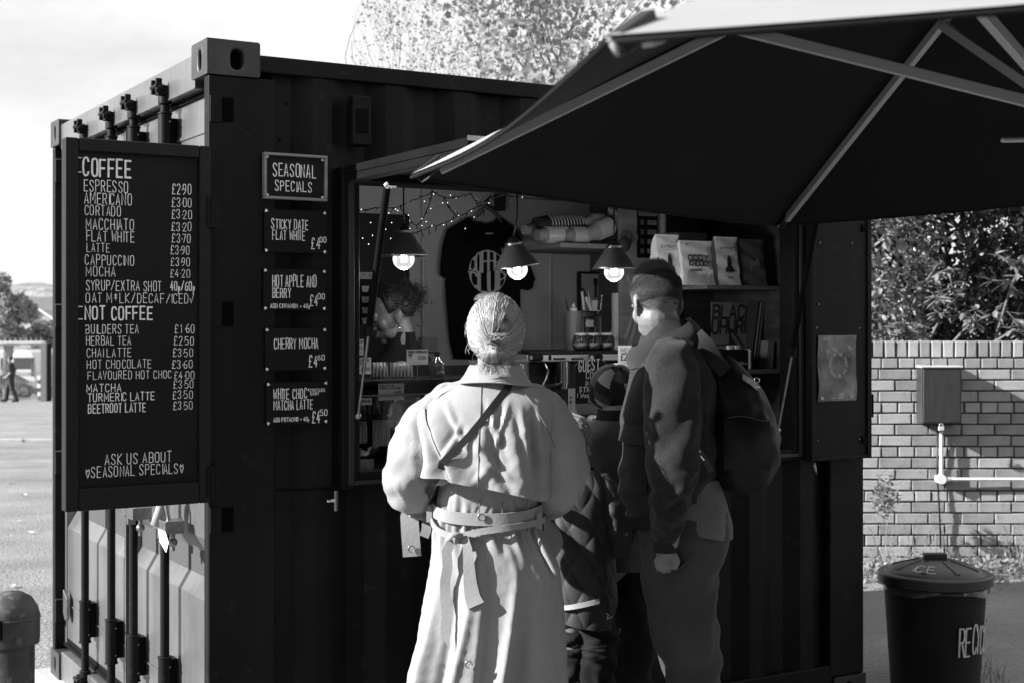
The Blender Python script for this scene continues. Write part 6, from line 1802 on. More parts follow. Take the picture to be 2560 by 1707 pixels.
def sleeve(mb, P, Y, n=40, m=60, wr=.010, seed=0, flat=1.0, squash=1.0, crease=0.0):
    """P: rows (px, py, dy, rpx)"""
    tab = [(i / (len(P) - 1),) + tuple(p) for i, p in enumerate(P)]
    pts = []
    for j in range(m):
        px, py, dy, r = interp(tab, j / (m - 1)); pts.append((at(px, py, Y) + Vector((0, dy, 0)), r * Y / FPX))
    a = None; vs = []
    for j, (c, r) in enumerate(pts):
        d = (pts[min(j + 1, m - 1)][0] - pts[max(j - 1, 0)][0]).normalized()
        a = d.orthogonal().normalized() if a is None else (a - d * a.dot(d)).normalized(); b = d.cross(a)
        f = j / (m - 1)
        for i in range(n):
            t = 2 * math.pi * i / n
            dr = wr * (noise.noise(Vector((math.cos(t) * 1.2 + seed, math.sin(t) * 1.2, f * 9 + .8 * math.sin(t + seed)))) * 1.2 + .5 * noise.noise(Vector((math.cos(t) * 2 + seed, math.sin(t) * 2, f * 22))))
            if crease:
                q_ = noise.noise(Vector((math.cos(t) * 1.1 + seed, math.sin(t) * 1.1 + f * 2.5, f * 5.0 + t * .0))); dr += crease * (1 - min(1, abs(q_) * 5)) ** 2
            # elbow gathers
            dr += wr * .55 * math.exp(-((f - .68) / .12) ** 2) * math.sin(f * 58 + 3.5 * math.sin(t + seed) + 2 * noise.noise(Vector((t, f * 4, seed))))
            vs.append(c + (a * math.cos(t) + b * math.sin(t) * squash) * (r + dr))
    fs = [(j * n + i, j * n + (i + 1) % n, (j + 1) * n + (i + 1) % n, (j + 1) * n + i) for j in range(m - 1) for i in range(n)]
    mb.add(vs, fs)
    return pts
def band(mb, fn, nu, w0, w1, closed=True):
    """strip: fn(u, w) with w from w0 to w1"""
    mb.grid(lambda s, t: fn(s, w0 + (w1 - w0) * t), nu, 4, closed_u=closed)

# ---------------------------------------------------------------- woman in the trench coat
WYY = 4.25
def wp(px, py, dy=0.0): return at(px, py, WYY) + Vector((0, dy, 0))
wom = thing('person', 'woman in a pale belted trench coat, fair hair in a low bun, seen from behind', 'person', (wp(1222, 1700).x, WYY, 0))
COAT = G('trench cotton', .24, .8, bump=(90, .5, .002), var=(14, .05), spec=.25, sheen=.15)
HAIR_GAP = G('fair hair', .07, .5, spec=.3)  # base under the strands, darkened to paint shade into the gaps
HF = [G('fair strand dark', .17, .4, spec=.5), G('fair strand', .27, .4, spec=.5), G('fair strand light', .42, .4, spec=.6)]
mb = MB()
hc = wp(1240, 842, -.01)
head_mesh(mb, hc, R(-6), R(-12), .97)
limb(mb, [wp(1240, 880, -.01), wp(1238, 965, .0)], [.047, .055])
limb(mb, [wp(1238, 985, 0), wp(1222, 1180, 0), wp(1220, 1330, 0)], [.09, .11, .12])
for s in (-1, 1):
    limb(mb, [wp(1238 + s * 110, 1010, 0), wp(1222 + s * 165, 1175, -.02), wp(1222 + s * 115, 1275, .15), wp(1222 + s * 60, 1250, .30)], [.045, .036, .028, .022])
    hx = wp(1222 + s * 50, 1240, .34)
    mb.sph(hx, (.035, .045, .018), 14, 8)
    for k in range(4): limb(mb, [hx + Vector(((k - 1.5) * .017, .03, 0)), hx + Vector(((k - 1.5) * .018, .065, .004)), hx + Vector(((k - 1.5) * .018, .075, .03))], [.008, .0075, .0065], 8)
    limb(mb, [hx + Vector((-s * .03, 0, 0)), hx + Vector((-s * .05, .03, .015))], [.009, .007], 8)
    x = wp(1222 + s * 55, 1400).x
    limb(mb, [Vector((x, WYY, .95)), Vector((x, WYY, .5)), Vector((x, WYY - .01, .09))], [.085, .055, .038])
fuse('body', mb, .006, 4, SKIN, wom)
for s in (-1, 1):
    x = wp(1222 + s * 55, 1400).x; z = gz(x, WYY)
    sh_ = MB(); limb(sh_, [Vector((x, WYY - .04, .05)), Vector((x, WYY + .10, .035)), Vector((x, WYY + .17, .03))], [.042, .042, .03]); sh_.box(x - .042, x + .042, WYY - .075, WYY + .19, z + .001, .028)
    sh_.cyl((x, WYY - .03, .06), (x, WYY - .02, .24), .052, .06, 20)
    fuse('shoe', sh_, .007, 3, G('black leather', .02, .35), wom)

WB = Body(WYY, [(940, 1180, 1295, .06, .0), (965, 1160, 1312, .075, 0), (985, 1125, 1345, .09, 0), (1020, 1092, 1370, .11, 0), (1100, 1088, 1362, .125, 0), (1200, 1098, 1345, .12, 0), (1270, 1090, 1346, .112, 0), (1320, 1086, 1350, .113, 0),
    (1360, 1082, 1372, .13, 0), (1420, 1074, 1398, .15, 0), (1500, 1062, 1404, .17, 0), (1600, 1048, 1408, .18, 0), (1707, 1030, 1414, .19, 0), (1890, 1012, 1424, .205, 0)])
def coat_pt(s, t):
    py = 955 + (1890 - 955) * t
    phi = -math.pi / 2 + (s - .5) * 2 * math.pi
    b = sm(py, 1325, 1700)
    a = phi + math.pi / 2
    off = 0
    # long vertical pleats below the belt
    for (a0, w, h) in ((-1.0, .11, .034), (-.62, .09, -.024), (-.34, .06, .020), (.20, .06, .032), (.46, .12, -.022), (.80, .22, .016), (1.25, .2, -.015), (-1.4, .2, .018), (2.0, .3, .02), (-2.1, .3, .02)):
        off += b * h * math.exp(-((a - a0 - .12 * math.sin(py * .006 + a0)) / w) ** 2)
    # centre back vent, left part lying over the right
    vent = sm(py, 1330, 1420)
    ac = -.09 - .04 * sm(py, 1500, 1800)
    off += (.012 + .014 * b) * vent * (sm(a, ac + .05, ac - .015) if a < ac + .05 else 0) * math.exp(-((a - ac) / .35) ** 2)
    # gathers at the belt
    g = math.exp(-((py - 1310) / 55) ** 2)
    off += g * .006 * math.sin(a * 17 + .8 * math.sin(py * .03)) + .004 * g * math.sin(a * 31)
    off += .0022 * fbm((math.cos(phi) * 1.3, math.sin(phi) * 1.3, py * .006), 1.2) * (1 + b)
    off += .0022 * noise.noise(Vector((a * 9, py * .05, 1)))
    p = WB.pt(py, phi, off)
    return p
mb = MB().grid(coat_pt, 220, 150, closed_u=True)
cbody = mb.build('coat', COAT, wom, smooth=True, recalc=False)
# seam lines
def seam(name, pts, w=.0016, mat=None, par=None):
    MB().tube(pts, w, 5).build(name, mat or G('seam shade', .12, .8), par or cbody, smooth=True, recalc=False)
for (pa_, pb_, y0, y1) in ((1203, 1196, 1235, 1330), (1160, 1158, 1350, 1360), (1255, 1254, 1240, 1330), (1312, 1312, 1240, 1320)):
    P = []
    for i in range(12):
        f = i / 11; py = y0 + (y1 - y0) * f; px = pa_ + (pb_ - pa_) * f
        P.append(WB.pt(py, WB.phi_at(py, px), .0075))
    if y1 - y0 > 20: seam('seam', P)
# pocket welt at the right hip
P = [WB.pt(py, WB.phi_at(py, px), .018) for px, py in ((1325, 1315), (1345, 1360), (1372, 1410), (1378, 1425))]
MB().tube(P, [.004, .009, .009, .003], 8).build('pocket_welt', COAT, cbody, smooth=True)
# cape (storm flap)
CB = Body(WYY, [(930, 1190, 1290, .06, 0), (952, 1165, 1306, .088, 0), (975, 1115, 1352, .105, 0), (1005, 1082, 1385, .135, 0), (1060, 1068, 1392, .16, 0), (1130, 1070, 1380, .172, 0), (1200, 1078, 1368, .18, 0), (1260, 1080, 1360, .185, 0)])
EDGE = [(-1.0, 1120), (-.72, 1175), (-.55, 1198), (-.42, 1200), (-.30, 1186), (-.12, 1196), (.1, 1212), (.35, 1230), (.55, 1240), (.72, 1228), (.86, 1195), (1.0, 1150)]
def cape_off(px, py):
    """outward displacement of the flap cloth, in metres, by place on the back"""
    o = 0
    k = sm(py, 975, 1120)
    # big folded-over pleat running from the left shoulder down to the free left corner
    def line(x0, y0, x1, y1): 
        dx, dy = x1 - x0, y1 - y0; L_ = math.hypot(dx, dy); return ((px - x0) * dy - (py - y0) * dx) / L_, ((px - x0) * dx + (py - y0) * dy) / L_ / L_
    d, t = line(1068, 985, 1143, 1200)     # d > 0: left of the line? (screen)
    d = -d
    if True:
        rise = sm(t, -.05, .35)
        o += .036 * rise * (sm(-d, -3, 14) if d < 4 else 0) * math.exp(-max(0, -d - 8) ** 2 / 900.) * (1 if t < 1.1 else 0)
    d2, t2 = line(1150, 1010, 1215, 1140)
    o += .010 * k * math.exp(-(d2 / 16) ** 2)
    # hollow right of the centre and broad bulge at the right
    o += .026 * sm(py, 1000, 1170) * math.exp(-((px - 1285 + (py - 1100) * -.12) / 26) ** 2)
    o += .014 * sm(py, 990, 1080) * math.exp(-((px - 1215) / 22) ** 2 - ((py - 1080) / 60) ** 2)
    o -= .012 * math.exp(-((px - 1250) / 12) ** 2 - ((py - 1120) / 55) ** 2)
    o += .012 * math.exp(-(((px - 1205) + (py - 1175) * .8) / 16) ** 2 - ((py - 1170) / 50) ** 2)
    o -= .010 * sm(py, 1000, 1100) * math.exp(-((px - 1330) / 14) ** 2)
    o += .016 * sm(py, 1000, 1200) * math.exp(-((px - 1355) / 16) ** 2)
    for (cx0, cy0, cx1, cy1, w_, h_) in ((1120, 990, 1180, 1120, 7, .008), (1160, 1050, 1130, 1150, 6, .007), (1225, 1000, 1262, 1170, 8, .010), (1270, 1000, 1232, 1130, 6, .008), (1300, 1020, 1318, 1190, 8, .010), (1200, 1110, 1290, 1200, 7, .008), (1340, 1010, 1345, 1180, 6, .007)):
        dd_, tt_ = line(cx0, cy0, cx1, cy1); o += h_ * math.exp(-(dd_ / w_) ** 2) * sm(tt_, -.15, .25) * (1 - sm(tt_, .7, 1.1)) * (1 + .0 * dd_) - h_ * .6 * math.exp(-((dd_ + w_ * 1.6) / w_) ** 2) * sm(tt_, -.1, .3) * (1 - sm(tt_, .6, 1.05))
    o += .004 * k * noise.noise(Vector((px * .022, py * .010, 3))) + .004 * noise.noise(Vector((px * .05 + py * .02, py * .03, 7))) * k
    return o
def cape_pt(s, t):
    th = (s * 2 - 1)
    yb = interp([(a,) + (b,) for a, b in EDGE], th)[0]
    py = 940 + (yb - 940) * t
    phi = -math.pi / 2 + th * R(108)
    l, r, dh, dy = interp(CB.tab, py)
    c = math.cos(phi); px = (l + r) / 2 + (r - l) / 2 * math.copysign(abs(c) ** .85, c)
    p = CB.pt(py, phi, cape_off(px, py) + .004)
    return p
cp_ = MB().grid(cape_pt, 170, 80).build('storm_flap', COAT, wom, smooth=True, solid=.0025, recalc=False)
def on_cape(px, py, off=.008):
    ph = CB.phi_at(py, px); return CB.pt(py, ph, cape_off(px, py) + .004 + off)
seam('seam', [on_cape(1207 - (py - 960) * .028, py, .0028) for py in range(962, 1205, 8)], .0014, None, cp_)
# free left corner of the flap, folded back
A_ = [on_cape(1108, 1110, .006), on_cape(1127, 1160, .012), on_cape(1143, 1200, .012), on_cape(1100, 1212, .01) , on_cape(1090, 1180, .006), on_cape(1078, 1150, .004)]
fl_l = [(0, 1069, 978), (.45, 1068, 1055), (.82, 1074, 1128), (1, 1058, 1150)]
def fold_pt(s_, t):
    lx, ly = interp(fl_l, t); rx_, ry_ = 1071 + (1143 - 1071) * t, 980 + (1187 - 980) * t
    if t > .8: ly += (t - .8) / .2 * 26 * math.sin(math.pi * min(1, s_ + .1)) 
    px = lx + (rx_ - lx) * s_; py = ly + (ry_ - ly) * s_
    o = .009 + .030 * math.sin(math.pi * (s_ * .86 + .08)) * sm(t, 0, .35) + .008 * math.sin(s_ * 9 + t * 3) * t
    return on_cape(px, min(py, 1215), o)
MB().grid(fold_pt, 26, 50).build('flap_fold', COAT, cp_, smooth=True, solid=.003, recalc=False)
# collar
CO = Body(WYY, [(900, 1190, 1290, .062, -.005), (915, 1178, 1298, .078, -.01), (935, 1166, 1308, .092, -.01), (952, 1152, 1318, .105, -.012), (965, 1145, 1326, .115, -.012)])
def collar_pt(s, t):
    phi = -math.pi / 2 + (s * 2 - 1) * R(150)
    a = phi + math.pi / 2
    py = 912 + (952 + 8 * abs(math.sin(a)) ** 1.5 + 4 * math.sin(a) - 912) * t
    return CO.pt(py, phi, .005 + .003 * math.sin(a * 5) * t)
cl = MB().grid(collar_pt, 90, 16).build('collar', COAT, wom, smooth=True, solid=.004, recalc=False)
def collar_in(s, t):
    phi = -math.pi / 2 + (s * 2 - 1) * R(150); py = 912 + 28 * t
    l = interp(CO.tab, 912); return CO.pt(912, phi, .004 - .022 * t) + Vector((0, 0, -.03 * t))
MB().grid(collar_in, 60, 6).build('collar_stand', COAT, cl, smooth=True, recalc=False)
# sleeves
slL = MB(); LP = sleeve(slL, [(1158, 968, .0, 18), (1122, 996, .0, 40), (1086, 1040, -.01, 56), (1052, 1105, -.02, 67), (1030, 1170, -.03, 67), (1030, 1228, .01, 58), (1052, 1268, .10, 44), (1078, 1284, .22, 36)], WYY, n=56, m=110, wr=.008, seed=3, crease=.005)
slL.build('sleeve', COAT, wom, smooth=True, recalc=False)
slR = MB(); sleeve(slR, [(1302, 972, .0, 18), (1334, 996, .0, 40), (1366, 1040, -.01, 56), (1390, 1105, -.02, 68), (1402, 1175, -.03, 66), (1395, 1225, .01, 58), (1370, 1265, .10, 46), (1345, 1284, .22, 36)], WYY, n=56, m=110, wr=.008, seed=8, crease=.005)
slR.build('sleeve', COAT, wom, smooth=True, recalc=False)
# epaulettes / shoulder straps
def strip(name, pts, w, mat, par, up=Vector((0, -1, 0)), thick=.003, taper=None):
    pts = [Vector(p) for p in pts]; mb = MB(); L_, R_ = [], []
    for i, p in enumerate(pts):
        d = (pts[min(i + 1, len(pts) - 1)] - pts[max(i - 1, 0)]).normalized(); s = d.cross(up).normalized()
        ww = w * (taper(i / (len(pts) - 1)) if taper else 1); L_.append(p + s * ww / 2); R_.append(p - s * ww / 2)
    n = len(pts); mb.add(L_ + R_, [(i, i + 1, n + i + 1, n + i) for i in range(n - 1)])
    return mb.build(name, mat, par, smooth=True, solid=thick, recalc=False)
def epaulette(P):
    strip('epaulette', P, .045, COAT, wom, up=Vector((0, -.3, 1)), thick=.004)
epaulette([wp(1158, 956, -.02), wp(1130, 963, -.035), wp(1100, 978, -.045), wp(1070, 1006, -.05)])
epaulette([wp(1308, 968, -.035), wp(1335, 972, -.05), wp(1372, 1004, -.06), wp(1402, 1048, -.065)])
seam('edge', [wp(1305, 972, -.10), wp(1335, 1010, -.13), wp(1365, 1060, -.13), wp(1385, 1110, -.125)], .0016)
# belt: two passes, knot and ends
def belt_fn(yc, wdt, off):
    def fn(s, w):
        phi = -math.pi / 2 + (s - .5) * 2 * math.pi; a = phi + math.pi / 2
        py = yc(a) + w * wdt
        return WB.pt(py, phi, off + .0015 * math.sin(a * 6))
    return fn
b1 = MB(); band(b1, belt_fn(lambda a: 1279 + 9 * math.cos(a * 1.6) - 4, 15, .012), 120, -1, 1); bo_ = b1.build('belt', COAT, wom, smooth=True, solid=.004, recalc=False)
b2 = MB(); band(b2, belt_fn(lambda a: 1302 + (22 * math.exp(-((a + .5) / .5) ** 2)) - 8 * sm(a, .3, 1.2) - 14 * sm(-a, .9, 1.4), 8, .019), 120, -1, 1); b2.build('belt_tie', COAT, wom, smooth=True, solid=.004, recalc=False)
kn = WB.pt(1326, WB.phi_at(1326, 1152), .03)
MB().sph(kn, (.020, .012, .013), 16, 10, Matrix.Rotation(R(20), 3, 'Y')).tube([kn + Vector((-.02, -.005, -.008)), kn + Vector((0, -.014, .010)), kn + Vector((.026, -.006, .006))], [.006, .010, .006], 8).tube([kn + Vector((-.008, -.008, .012)), kn + Vector((.004, -.014, 0)), kn + Vector((.006, -.008, -.016))], [.006, .009, .006], 8).build('knot', COAT, wom, smooth=True)
def tail(name, P, w, tp=None, twist=.006):
    strip(name, [WB.pt(py, WB.phi_at(py, px), .026 + twist * math.sin(i * 1.1)) for i, (px, py) in enumerate(P)], w, COAT, wom, taper=tp)
tail('belt_end', [(1146, 1330), (1138, 1360), (1140, 1395), (1132, 1430), (1130, 1470), (1134, 1510), (1132, 1545), (1143, 1585)], .030, lambda f: .8 if f < .1 else (1 if f < .85 else max(.05, (1 - f) * 6)))
tail('belt_end', [(1172, 1322), (1180, 1350), (1184, 1390), (1186, 1430), (1190, 1462), (1198, 1482)], .046, lambda f: .45 + .65 * f, .004)
# belt loops
for px, py in ((1094, 1278), (1330, 1292)):
    strip('belt_loop', [WB.pt(py + d, WB.phi_at(py + d, px), .024) for d in (-20, -8, 8, 20)], .016, COAT, wom)
# ear just showing at the right of the hair
MB().sph(wp(1301, 850, -.012), (.008, .016, .030), 16, 12).build('ear', SKIN, wom, smooth=True)
# ring buttons
RINGM = G('button ring', .30, .3, metal=.8)
def ringb(c, nrm, r=.010, par=wom):
    q = Vector(nrm).to_track_quat('Z', 'Y').to_matrix().to_4x4(); M = Matrix.Translation(c) @ q
    b = MB(); b.lathe([(r - .0018, 0), (r - .0008, .0018), (r + .0008, .0018), (r + .0018, 0)], n=24, M=M); o = b.build('button', RINGM, par, smooth=True)
    MB().cyl(M @ Vector((0, 0, -.001)), M @ Vector((0, 0, .0008)), r - .0018, n=18).build('button_face', COAT, o)
ringb(WB.pt(1277, WB.phi_at(1277, 1207), .0185), (0, -1, 0)); ringb(WB.pt(1617, WB.phi_at(1617, 1184), .036), (-.1, -1, 0))
# cuff strap hanging from the left sleeve
cs = strip('cuff_strap', [wp(1030, 1270, .01), wp(1024, 1290, -.01), wp(1027, 1330, -.02), wp(1031, 1388, -.015)], .055, COAT, wom, thick=.004)
ringb(wp(1030, 1368, -.024), (0, -1, 0), .010, wom)
strip('cuff_strap', [wp(1060, 1282, .05), wp(1066, 1300, .04), wp(1064, 1330, .03), wp(1058, 1345, .03)], .03, COAT, wom)
strip('cuff_belt', [wp(1000, 1262, .02), wp(1030, 1282, -.02), wp(1062, 1290, .0), wp(1088, 1288, .05)], .022, COAT, wom, up=Vector((0, -1, .3)))
# loose coat flap at the right hip
MB().grid(lambda s, t: wp(1360 + 50 * math.sin(math.pi * min(1, t * .85 + .1)) * s, 1310 + 120 * t, .06 + .05 * s), 8, 14).build('coat_flap', COAT, wom, smooth=True, solid=.003)
# cross body strap
bag = thing('crossbody_strap', 'narrow black bag strap crossing the back of the pale trench coat', 'bag strap', tuple(on_cape(1190, 1060)))
BSTR = G('black webbing', .012, .55, bump=(500, .4))
def diag(t):
    px = 1268 + (1112 - 1268) * t; py = 962 + (1172 - 962) * t; return on_cape(px, py, .006)
P = [diag(i / 40) for i in range(41)]
# let the strap bridge hollows
for _ in range(30):
    for i in range(1, 40):
        a_ = (P[i - 1] + P[i + 1]) / 2
        if a_.y < P[i].y: P[i] = a_
P += [wp(1095, 1192, -.12), wp(1070, 1235, -.06), wp(1060, 1262, .02)]
P = [wp(1275, 950, -.09), ] + P
MBs = strip('strap', P, .021, BSTR, bag, thick=.003)
# hair
mb = MB()
Mh = Matrix.Rotation(R(-6), 4, 'Z') @ Matrix.Rotation(R(-12), 4, 'X')
rb_ = Vector((.083, .107, .103)); hcc = hc + (Mh @ Vector((0, -.010, .022)))
def hp(d, k=1.0):
    d = Vector(d).normalized(); return hcc + (Mh @ Vector((d.x * rb_.x, d.y * rb_.y, d.z * rb_.z))) * k
bun_c = wp(1232, 878, -.128)
mb.sph(hcc, 1.0, 28, 20, (Mh.to_3x3() @ Matrix.Diagonal((.0805, .103, .0995))))
mb.sph(hcc + Vector((0, -.022, -.045)), (.056, .058, .048), 20, 14)
def cut(co, n):
    l = Mh.inverted() @ (co - hcc)
    if l.y > .035 and l.z < .055: co = hcc + (co - hcc) * .86     # bare face in front
    return co
hairo = fuse('hair', mb, .006, 3, HAIR_GAP, wom, cut)
bn_ = MB().sph(bun_c, (.034, .029, .031), 24, 16); bn_.build('bun', HAIR_GAP, wom, smooth=True)
MB().tube([bun_c + Vector((.017 * math.cos(a), -.010 - .017 * math.sin(a), .026 + .002 * math.cos(a * 6))) for a in [i * math.pi / 12 for i in range(13)]], .0022, 6).build('hair_tie', G('braided tie', .07, .7), wom, smooth=True)
rs2 = np.random.RandomState(4)
lines = []
bd = (Mh.inverted() @ (bun_c + Vector((0, .02, .015)) - hcc)); bdn = Vector((bd.x / rb_.x, bd.y / rb_.y, bd.z / rb_.z)).normalized()
for i in range(5200):
    # start on a ring in front of the crown
    a = rs2.uniform(-math.pi, math.pi); ax = Vector((0, .62, .35)).normalized()
    st = Vector((math.cos(a) * .9, .55 + .15 * rs2.uniform(-1, 1) + .25 * math.sin(a), math.sin(a) * .75)).normalized() if a > 0 else Vector((math.cos(a) * .92, .1 + .35 * abs(math.cos(a)), math.sin(a) * .60)).normalized()
    lift = 1.004 + abs(rs2.normal(0, .014))
    wob = rs2.normal(0, .035, 3); L_ = []
    for j in range(14):
        f = (j / 13) ** .95; mid = Vector((st.x * 1.0, -.12, 1.0 * st.z + .25)) if a > 0 else Vector((st.x * 1.05, -.35, st.z * .9))
        d = (st * (1 - f) ** 2 + mid * 2.2 * f * (1 - f) + bdn * f * f).normalized(); d = (d + Vector(wob) * math.sin(math.pi * f)).normalized()
        L_.append(tuple(hp(d, lift + .02 * f + .012 * math.sin(math.pi * f) * rs2.uniform(.6, 1))))
    lines.append(L_)
strands('hair_strands', lines, .00055, HF, hairo)
lines = []
for i in range(900):   # wound over the bun
    k = rs2.uniform(-.97, .97); q = math.sqrt(1 - k * k); sk = rs2.normal(0, .12); rr_b = rs2.uniform(1.0, 1.07); L_ = []
    for j in range(14):
        tau = math.pi * (-.55 + 1.1 * j / 13)
        L_.append(tuple(bun_c + Vector((.035 * rr_b * (k + sk * math.sin(tau) * q), -.030 * rr_b * math.cos(tau) * q, .032 * rr_b * math.sin(tau) * q))))
    lines.append(L_)
for i in range(260):   # loose tail below the bun
    b = bun_c + Vector((rs2.normal(0, .010), .0, -.02)); e = b + Vector(((b.x - bun_c.x) * 1.2 + rs2.normal(0.004, .008), rs2.uniform(-.012, .01), -rs2.uniform(.015, .05)))
    L_ = [tuple(b.lerp(e, j / 13) + Vector((rs2.normal(0, .0006), -.006 * math.sin(math.pi * j / 13), 0))) for j in range(14)]; lines.append(L_)
for i in range(220):   # tuft above the tie
    b = bun_c + Vector((rs2.uniform(-.006, .015), -.012, .025)); e = b + Vector((rs2.uniform(-.012, .045), -rs2.uniform(0, .02), rs2.uniform(.004, .032)))
    lines.append([tuple(b.lerp(e, j / 13) + Vector((0, -.012 * math.sin(math.pi * j / 13), .010 * math.sin(math.pi * j / 13)))) for j in range(14)])
strands('bun_strands', lines, .00045, HF, hairo)
lines = []
for i in range(70):    # fly-away loops on the crown
    c = hcc + Vector((rs2.uniform(-.05, .02), rs2.uniform(-.03, .03), .086)); w_, h_ = rs2.uniform(.010, .034), rs2.uniform(.008, .030); ph = rs2.uniform(-.5, .5)
    lines.append([tuple(c + Vector((w_ * math.cos(math.pi * (1.05 - 1.15 * j / 13)) + ph * .02 * j / 13, rs2.normal(0, .0004), h_ * math.sin(math.pi * min(1, (j / 13) * 1.0)) - (.01 * j / 13)))) for j in range(14)])
for i in range(26):    # strays at the sides
    s = rs2.choice([-1, 1]); b = hp((s * .95, rs2.uniform(-.5, .1), rs2.uniform(-.9, .4))); e = b + Vector((s * rs2.uniform(.002, .014), rs2.uniform(-.01, .01), -rs2.uniform(.01, .04)))
    lines.append([tuple(b.lerp(e, j / 13) + Vector((s * .006 * math.sin(math.pi * j / 13), 0, 0))) for j in range(14)])
strands('stray_hair', lines, .0003, HF, hairo)

# ---------------------------------------------------------------- man with backpack
MY = 4.5
def mp(px, py, dy=0.0): return at(px, py, MY) + Vector((0, dy, 0))
man = thing('person', 'man in a dark wool jacket, short hair, turned left with one hand in his pocket', 'person', (mp(1690, 1700).x, MY, 0))
WOOL = G('dark wool', .016, .95, bump=(420, 1.0, .003), var=(260, .6), spec=.15, sheen=.12, speck=(420, .6, .10))
RIBM = G('ribbed knit', .018, .9, bump=(300, .8, .002), spec=.15)
SHIRT = G('pale corduroy shirt', .12, .9, bump=(300, .4, .002), var=(12, .1), spec=.15)
TROU = G('dark corduroy trousers', .042, .9, bump=(200, .4, .002), var=(5, .25), spec=.2, sheen=.05)
mb = MB(); mh = mp(1641, 757, -.0)
Mm = head_mesh(mb, mh, R(19), R(-20), 1.0)
limb(mb, [mp(1640, 798, -.012), mp(1690, 880, .02)], [.062, .072])
limb(mb, [mp(1690, 930, .02), mp(1690, 1150, 0), mp(1705, 1320, 0)], [.11, .12, .12])
for s, dx in ((-1, 0), (1, 30)):
    limb(mb, [mp(1672 + dx, 905, s * .15), mp(1680 + dx, 1130, s * .2), mp(1655, 1330, s * .2), mp(1646, 1352, s * .195)], [.05, .042, .03, .028])
    h0 = mp(1646, 1362, s * .195)
    mb.sph(h0 + Vector((0, 0, .004)), (.029, .018, .030), 14, 10)
    for k in range(4):
        b = h0 + Vector((-.027 + k * .0165, -.004 - .004 * (k in (1, 2)), -.016)); ln_ = (.030, .036, .034, .026)[k]; limb(mb, [b, b + Vector((.003, -.004, -ln_ * .55)), b + Vector((.007, .010, -ln_))], [.0088, .0086, .007], 12)
    limb(mb, [h0 + Vector((.026, -.012, .006)), h0 + Vector((.036, -.020, -.016)), h0 + Vector((.030, -.018, -.036))], [.0105, .0095, .008], 12)
    x0_, x1_ = mp(1700, 0).x, mp(1735 + dx, 0).x
    limb(mb, [Vector((x0_, MY + s * .09, .98)), Vector((mp(1722 + dx * .2, 0).x, MY + s * .1, .52)), Vector((x1_, MY + s * .1, .1))], [.075, .048, .036])
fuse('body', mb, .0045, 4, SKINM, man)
for s in (-1, 1):
    x = mp(1735, 0).x - .04; q = MB(); y = MY + s * .1
    limb(q, [Vector((x + .06, y, .05)), Vector((x - .06, y, .04)), Vector((x - .14, y, .035))], [.045, .042, .034]); q.box(x - .17, x + .10, y - .045, y + .045, gz(x, y) + .001, .03)
    fuse('shoe', q, .007, 3, G('black leather', .02, .35), man)
# legs of the trousers
def leg(P, Y, name, mat, par, n=40, m=70, wr=.012, seed=0):
    mb = MB(); sleeve(mb, P, Y, n, m, wr, seed); return mb.build(name, mat, par, smooth=True, recalc=False)
zpx = lambda z: HY + (ZC - z) * FPX / MY
leg([(1702, 1255, .09, 92), (1705, 1330, .08, 100), (1712, 1420, .09, 92), (1715, 1540, .09, 80), (1735, 1680, .1, 68), (1745, 1850, .1, 64), (1745, zpx(.06), .1, 60)], MY, 'trouser_leg', TROU, man, seed=2)
leg([(1702, 1255, -.03, 96), (1706, 1330, -.05, 112), (1694, 1420, -.07, 96), (1698, 1530, -.08, 82), (1722, 1650, -.09, 70), (1738, 1800, -.1, 66), (1740, zpx(.06), -.1, 62)], MY, 'trouser_leg', TROU, man, seed=5)
# shirt tail
SB = Body(MY, [(1180, 1640, 1790, .17, 0), (1250, 1615, 1812, .18, 0), (1310, 1600, 1824, .185, 0), (1350, 1600, 1822, .185, 0)])
def shirt_pt(s, t):
    phi = s * 2 * math.pi; c = math.cos(phi)
    yb = 1318 + 24 * c - 34 * max(0, -c); py = 1190 + (yb - 1190) * t
    return SB.pt(py, phi, .008 * t * math.sin(phi * 6 + t * 2) + .0008 * math.sin(phi * 170) + .004 * fbm((phi, py * .02, 0), 1.5))
MB().grid(shirt_pt, 260, 24, closed_u=True).build('shirt_tail', SHIRT, man, smooth=True, recalc=False)
# jacket
JB = Body(MY, [(780, 1640, 1700, .06, .01), (815, 1615, 1720, .085, .01), (845, 1602, 1742, .12, .01), (880, 1590, 1765, .165, 0), (930, 1575, 1782, .19, 0), (1000, 1560, 1792, .2, 0), (1100, 1552, 1792, .2, 0), (1200, 1550, 1788, .19, 0), (1260, 1556, 1785, .185, 0), (1320, 1570, 1790, .18, 0)])
def jac(s, t):
    phi = s * 2 * math.pi; c = math.cos(phi)
    yb = 1252 - 34 * c; py = 800 + (yb - 800) * t
    o = .014 * noise.noise(Vector((math.cos(phi) * 1.5, math.sin(phi) * 1.5, py * .012))) + .006 * math.sin(py * .09 + 3 * c) * sm(py, 1120, 1200)
    return JB.pt(py, phi, o)
JK = MB().grid(jac, 150, 110, closed_u=True).build('jacket', WOOL, man, smooth=True, recalc=False)
def hem(s, t):
    phi = s * 2 * math.pi; c = math.cos(phi); py = 1252 - 34 * c + t * 34
    return JB.pt(py, phi, -.004 - .012 * t + .0016 * math.sin(phi * 90))
MB().grid(hem, 380, 5, closed_u=True).build('knit_hem', RIBM, man, smooth=True, recalc=False)
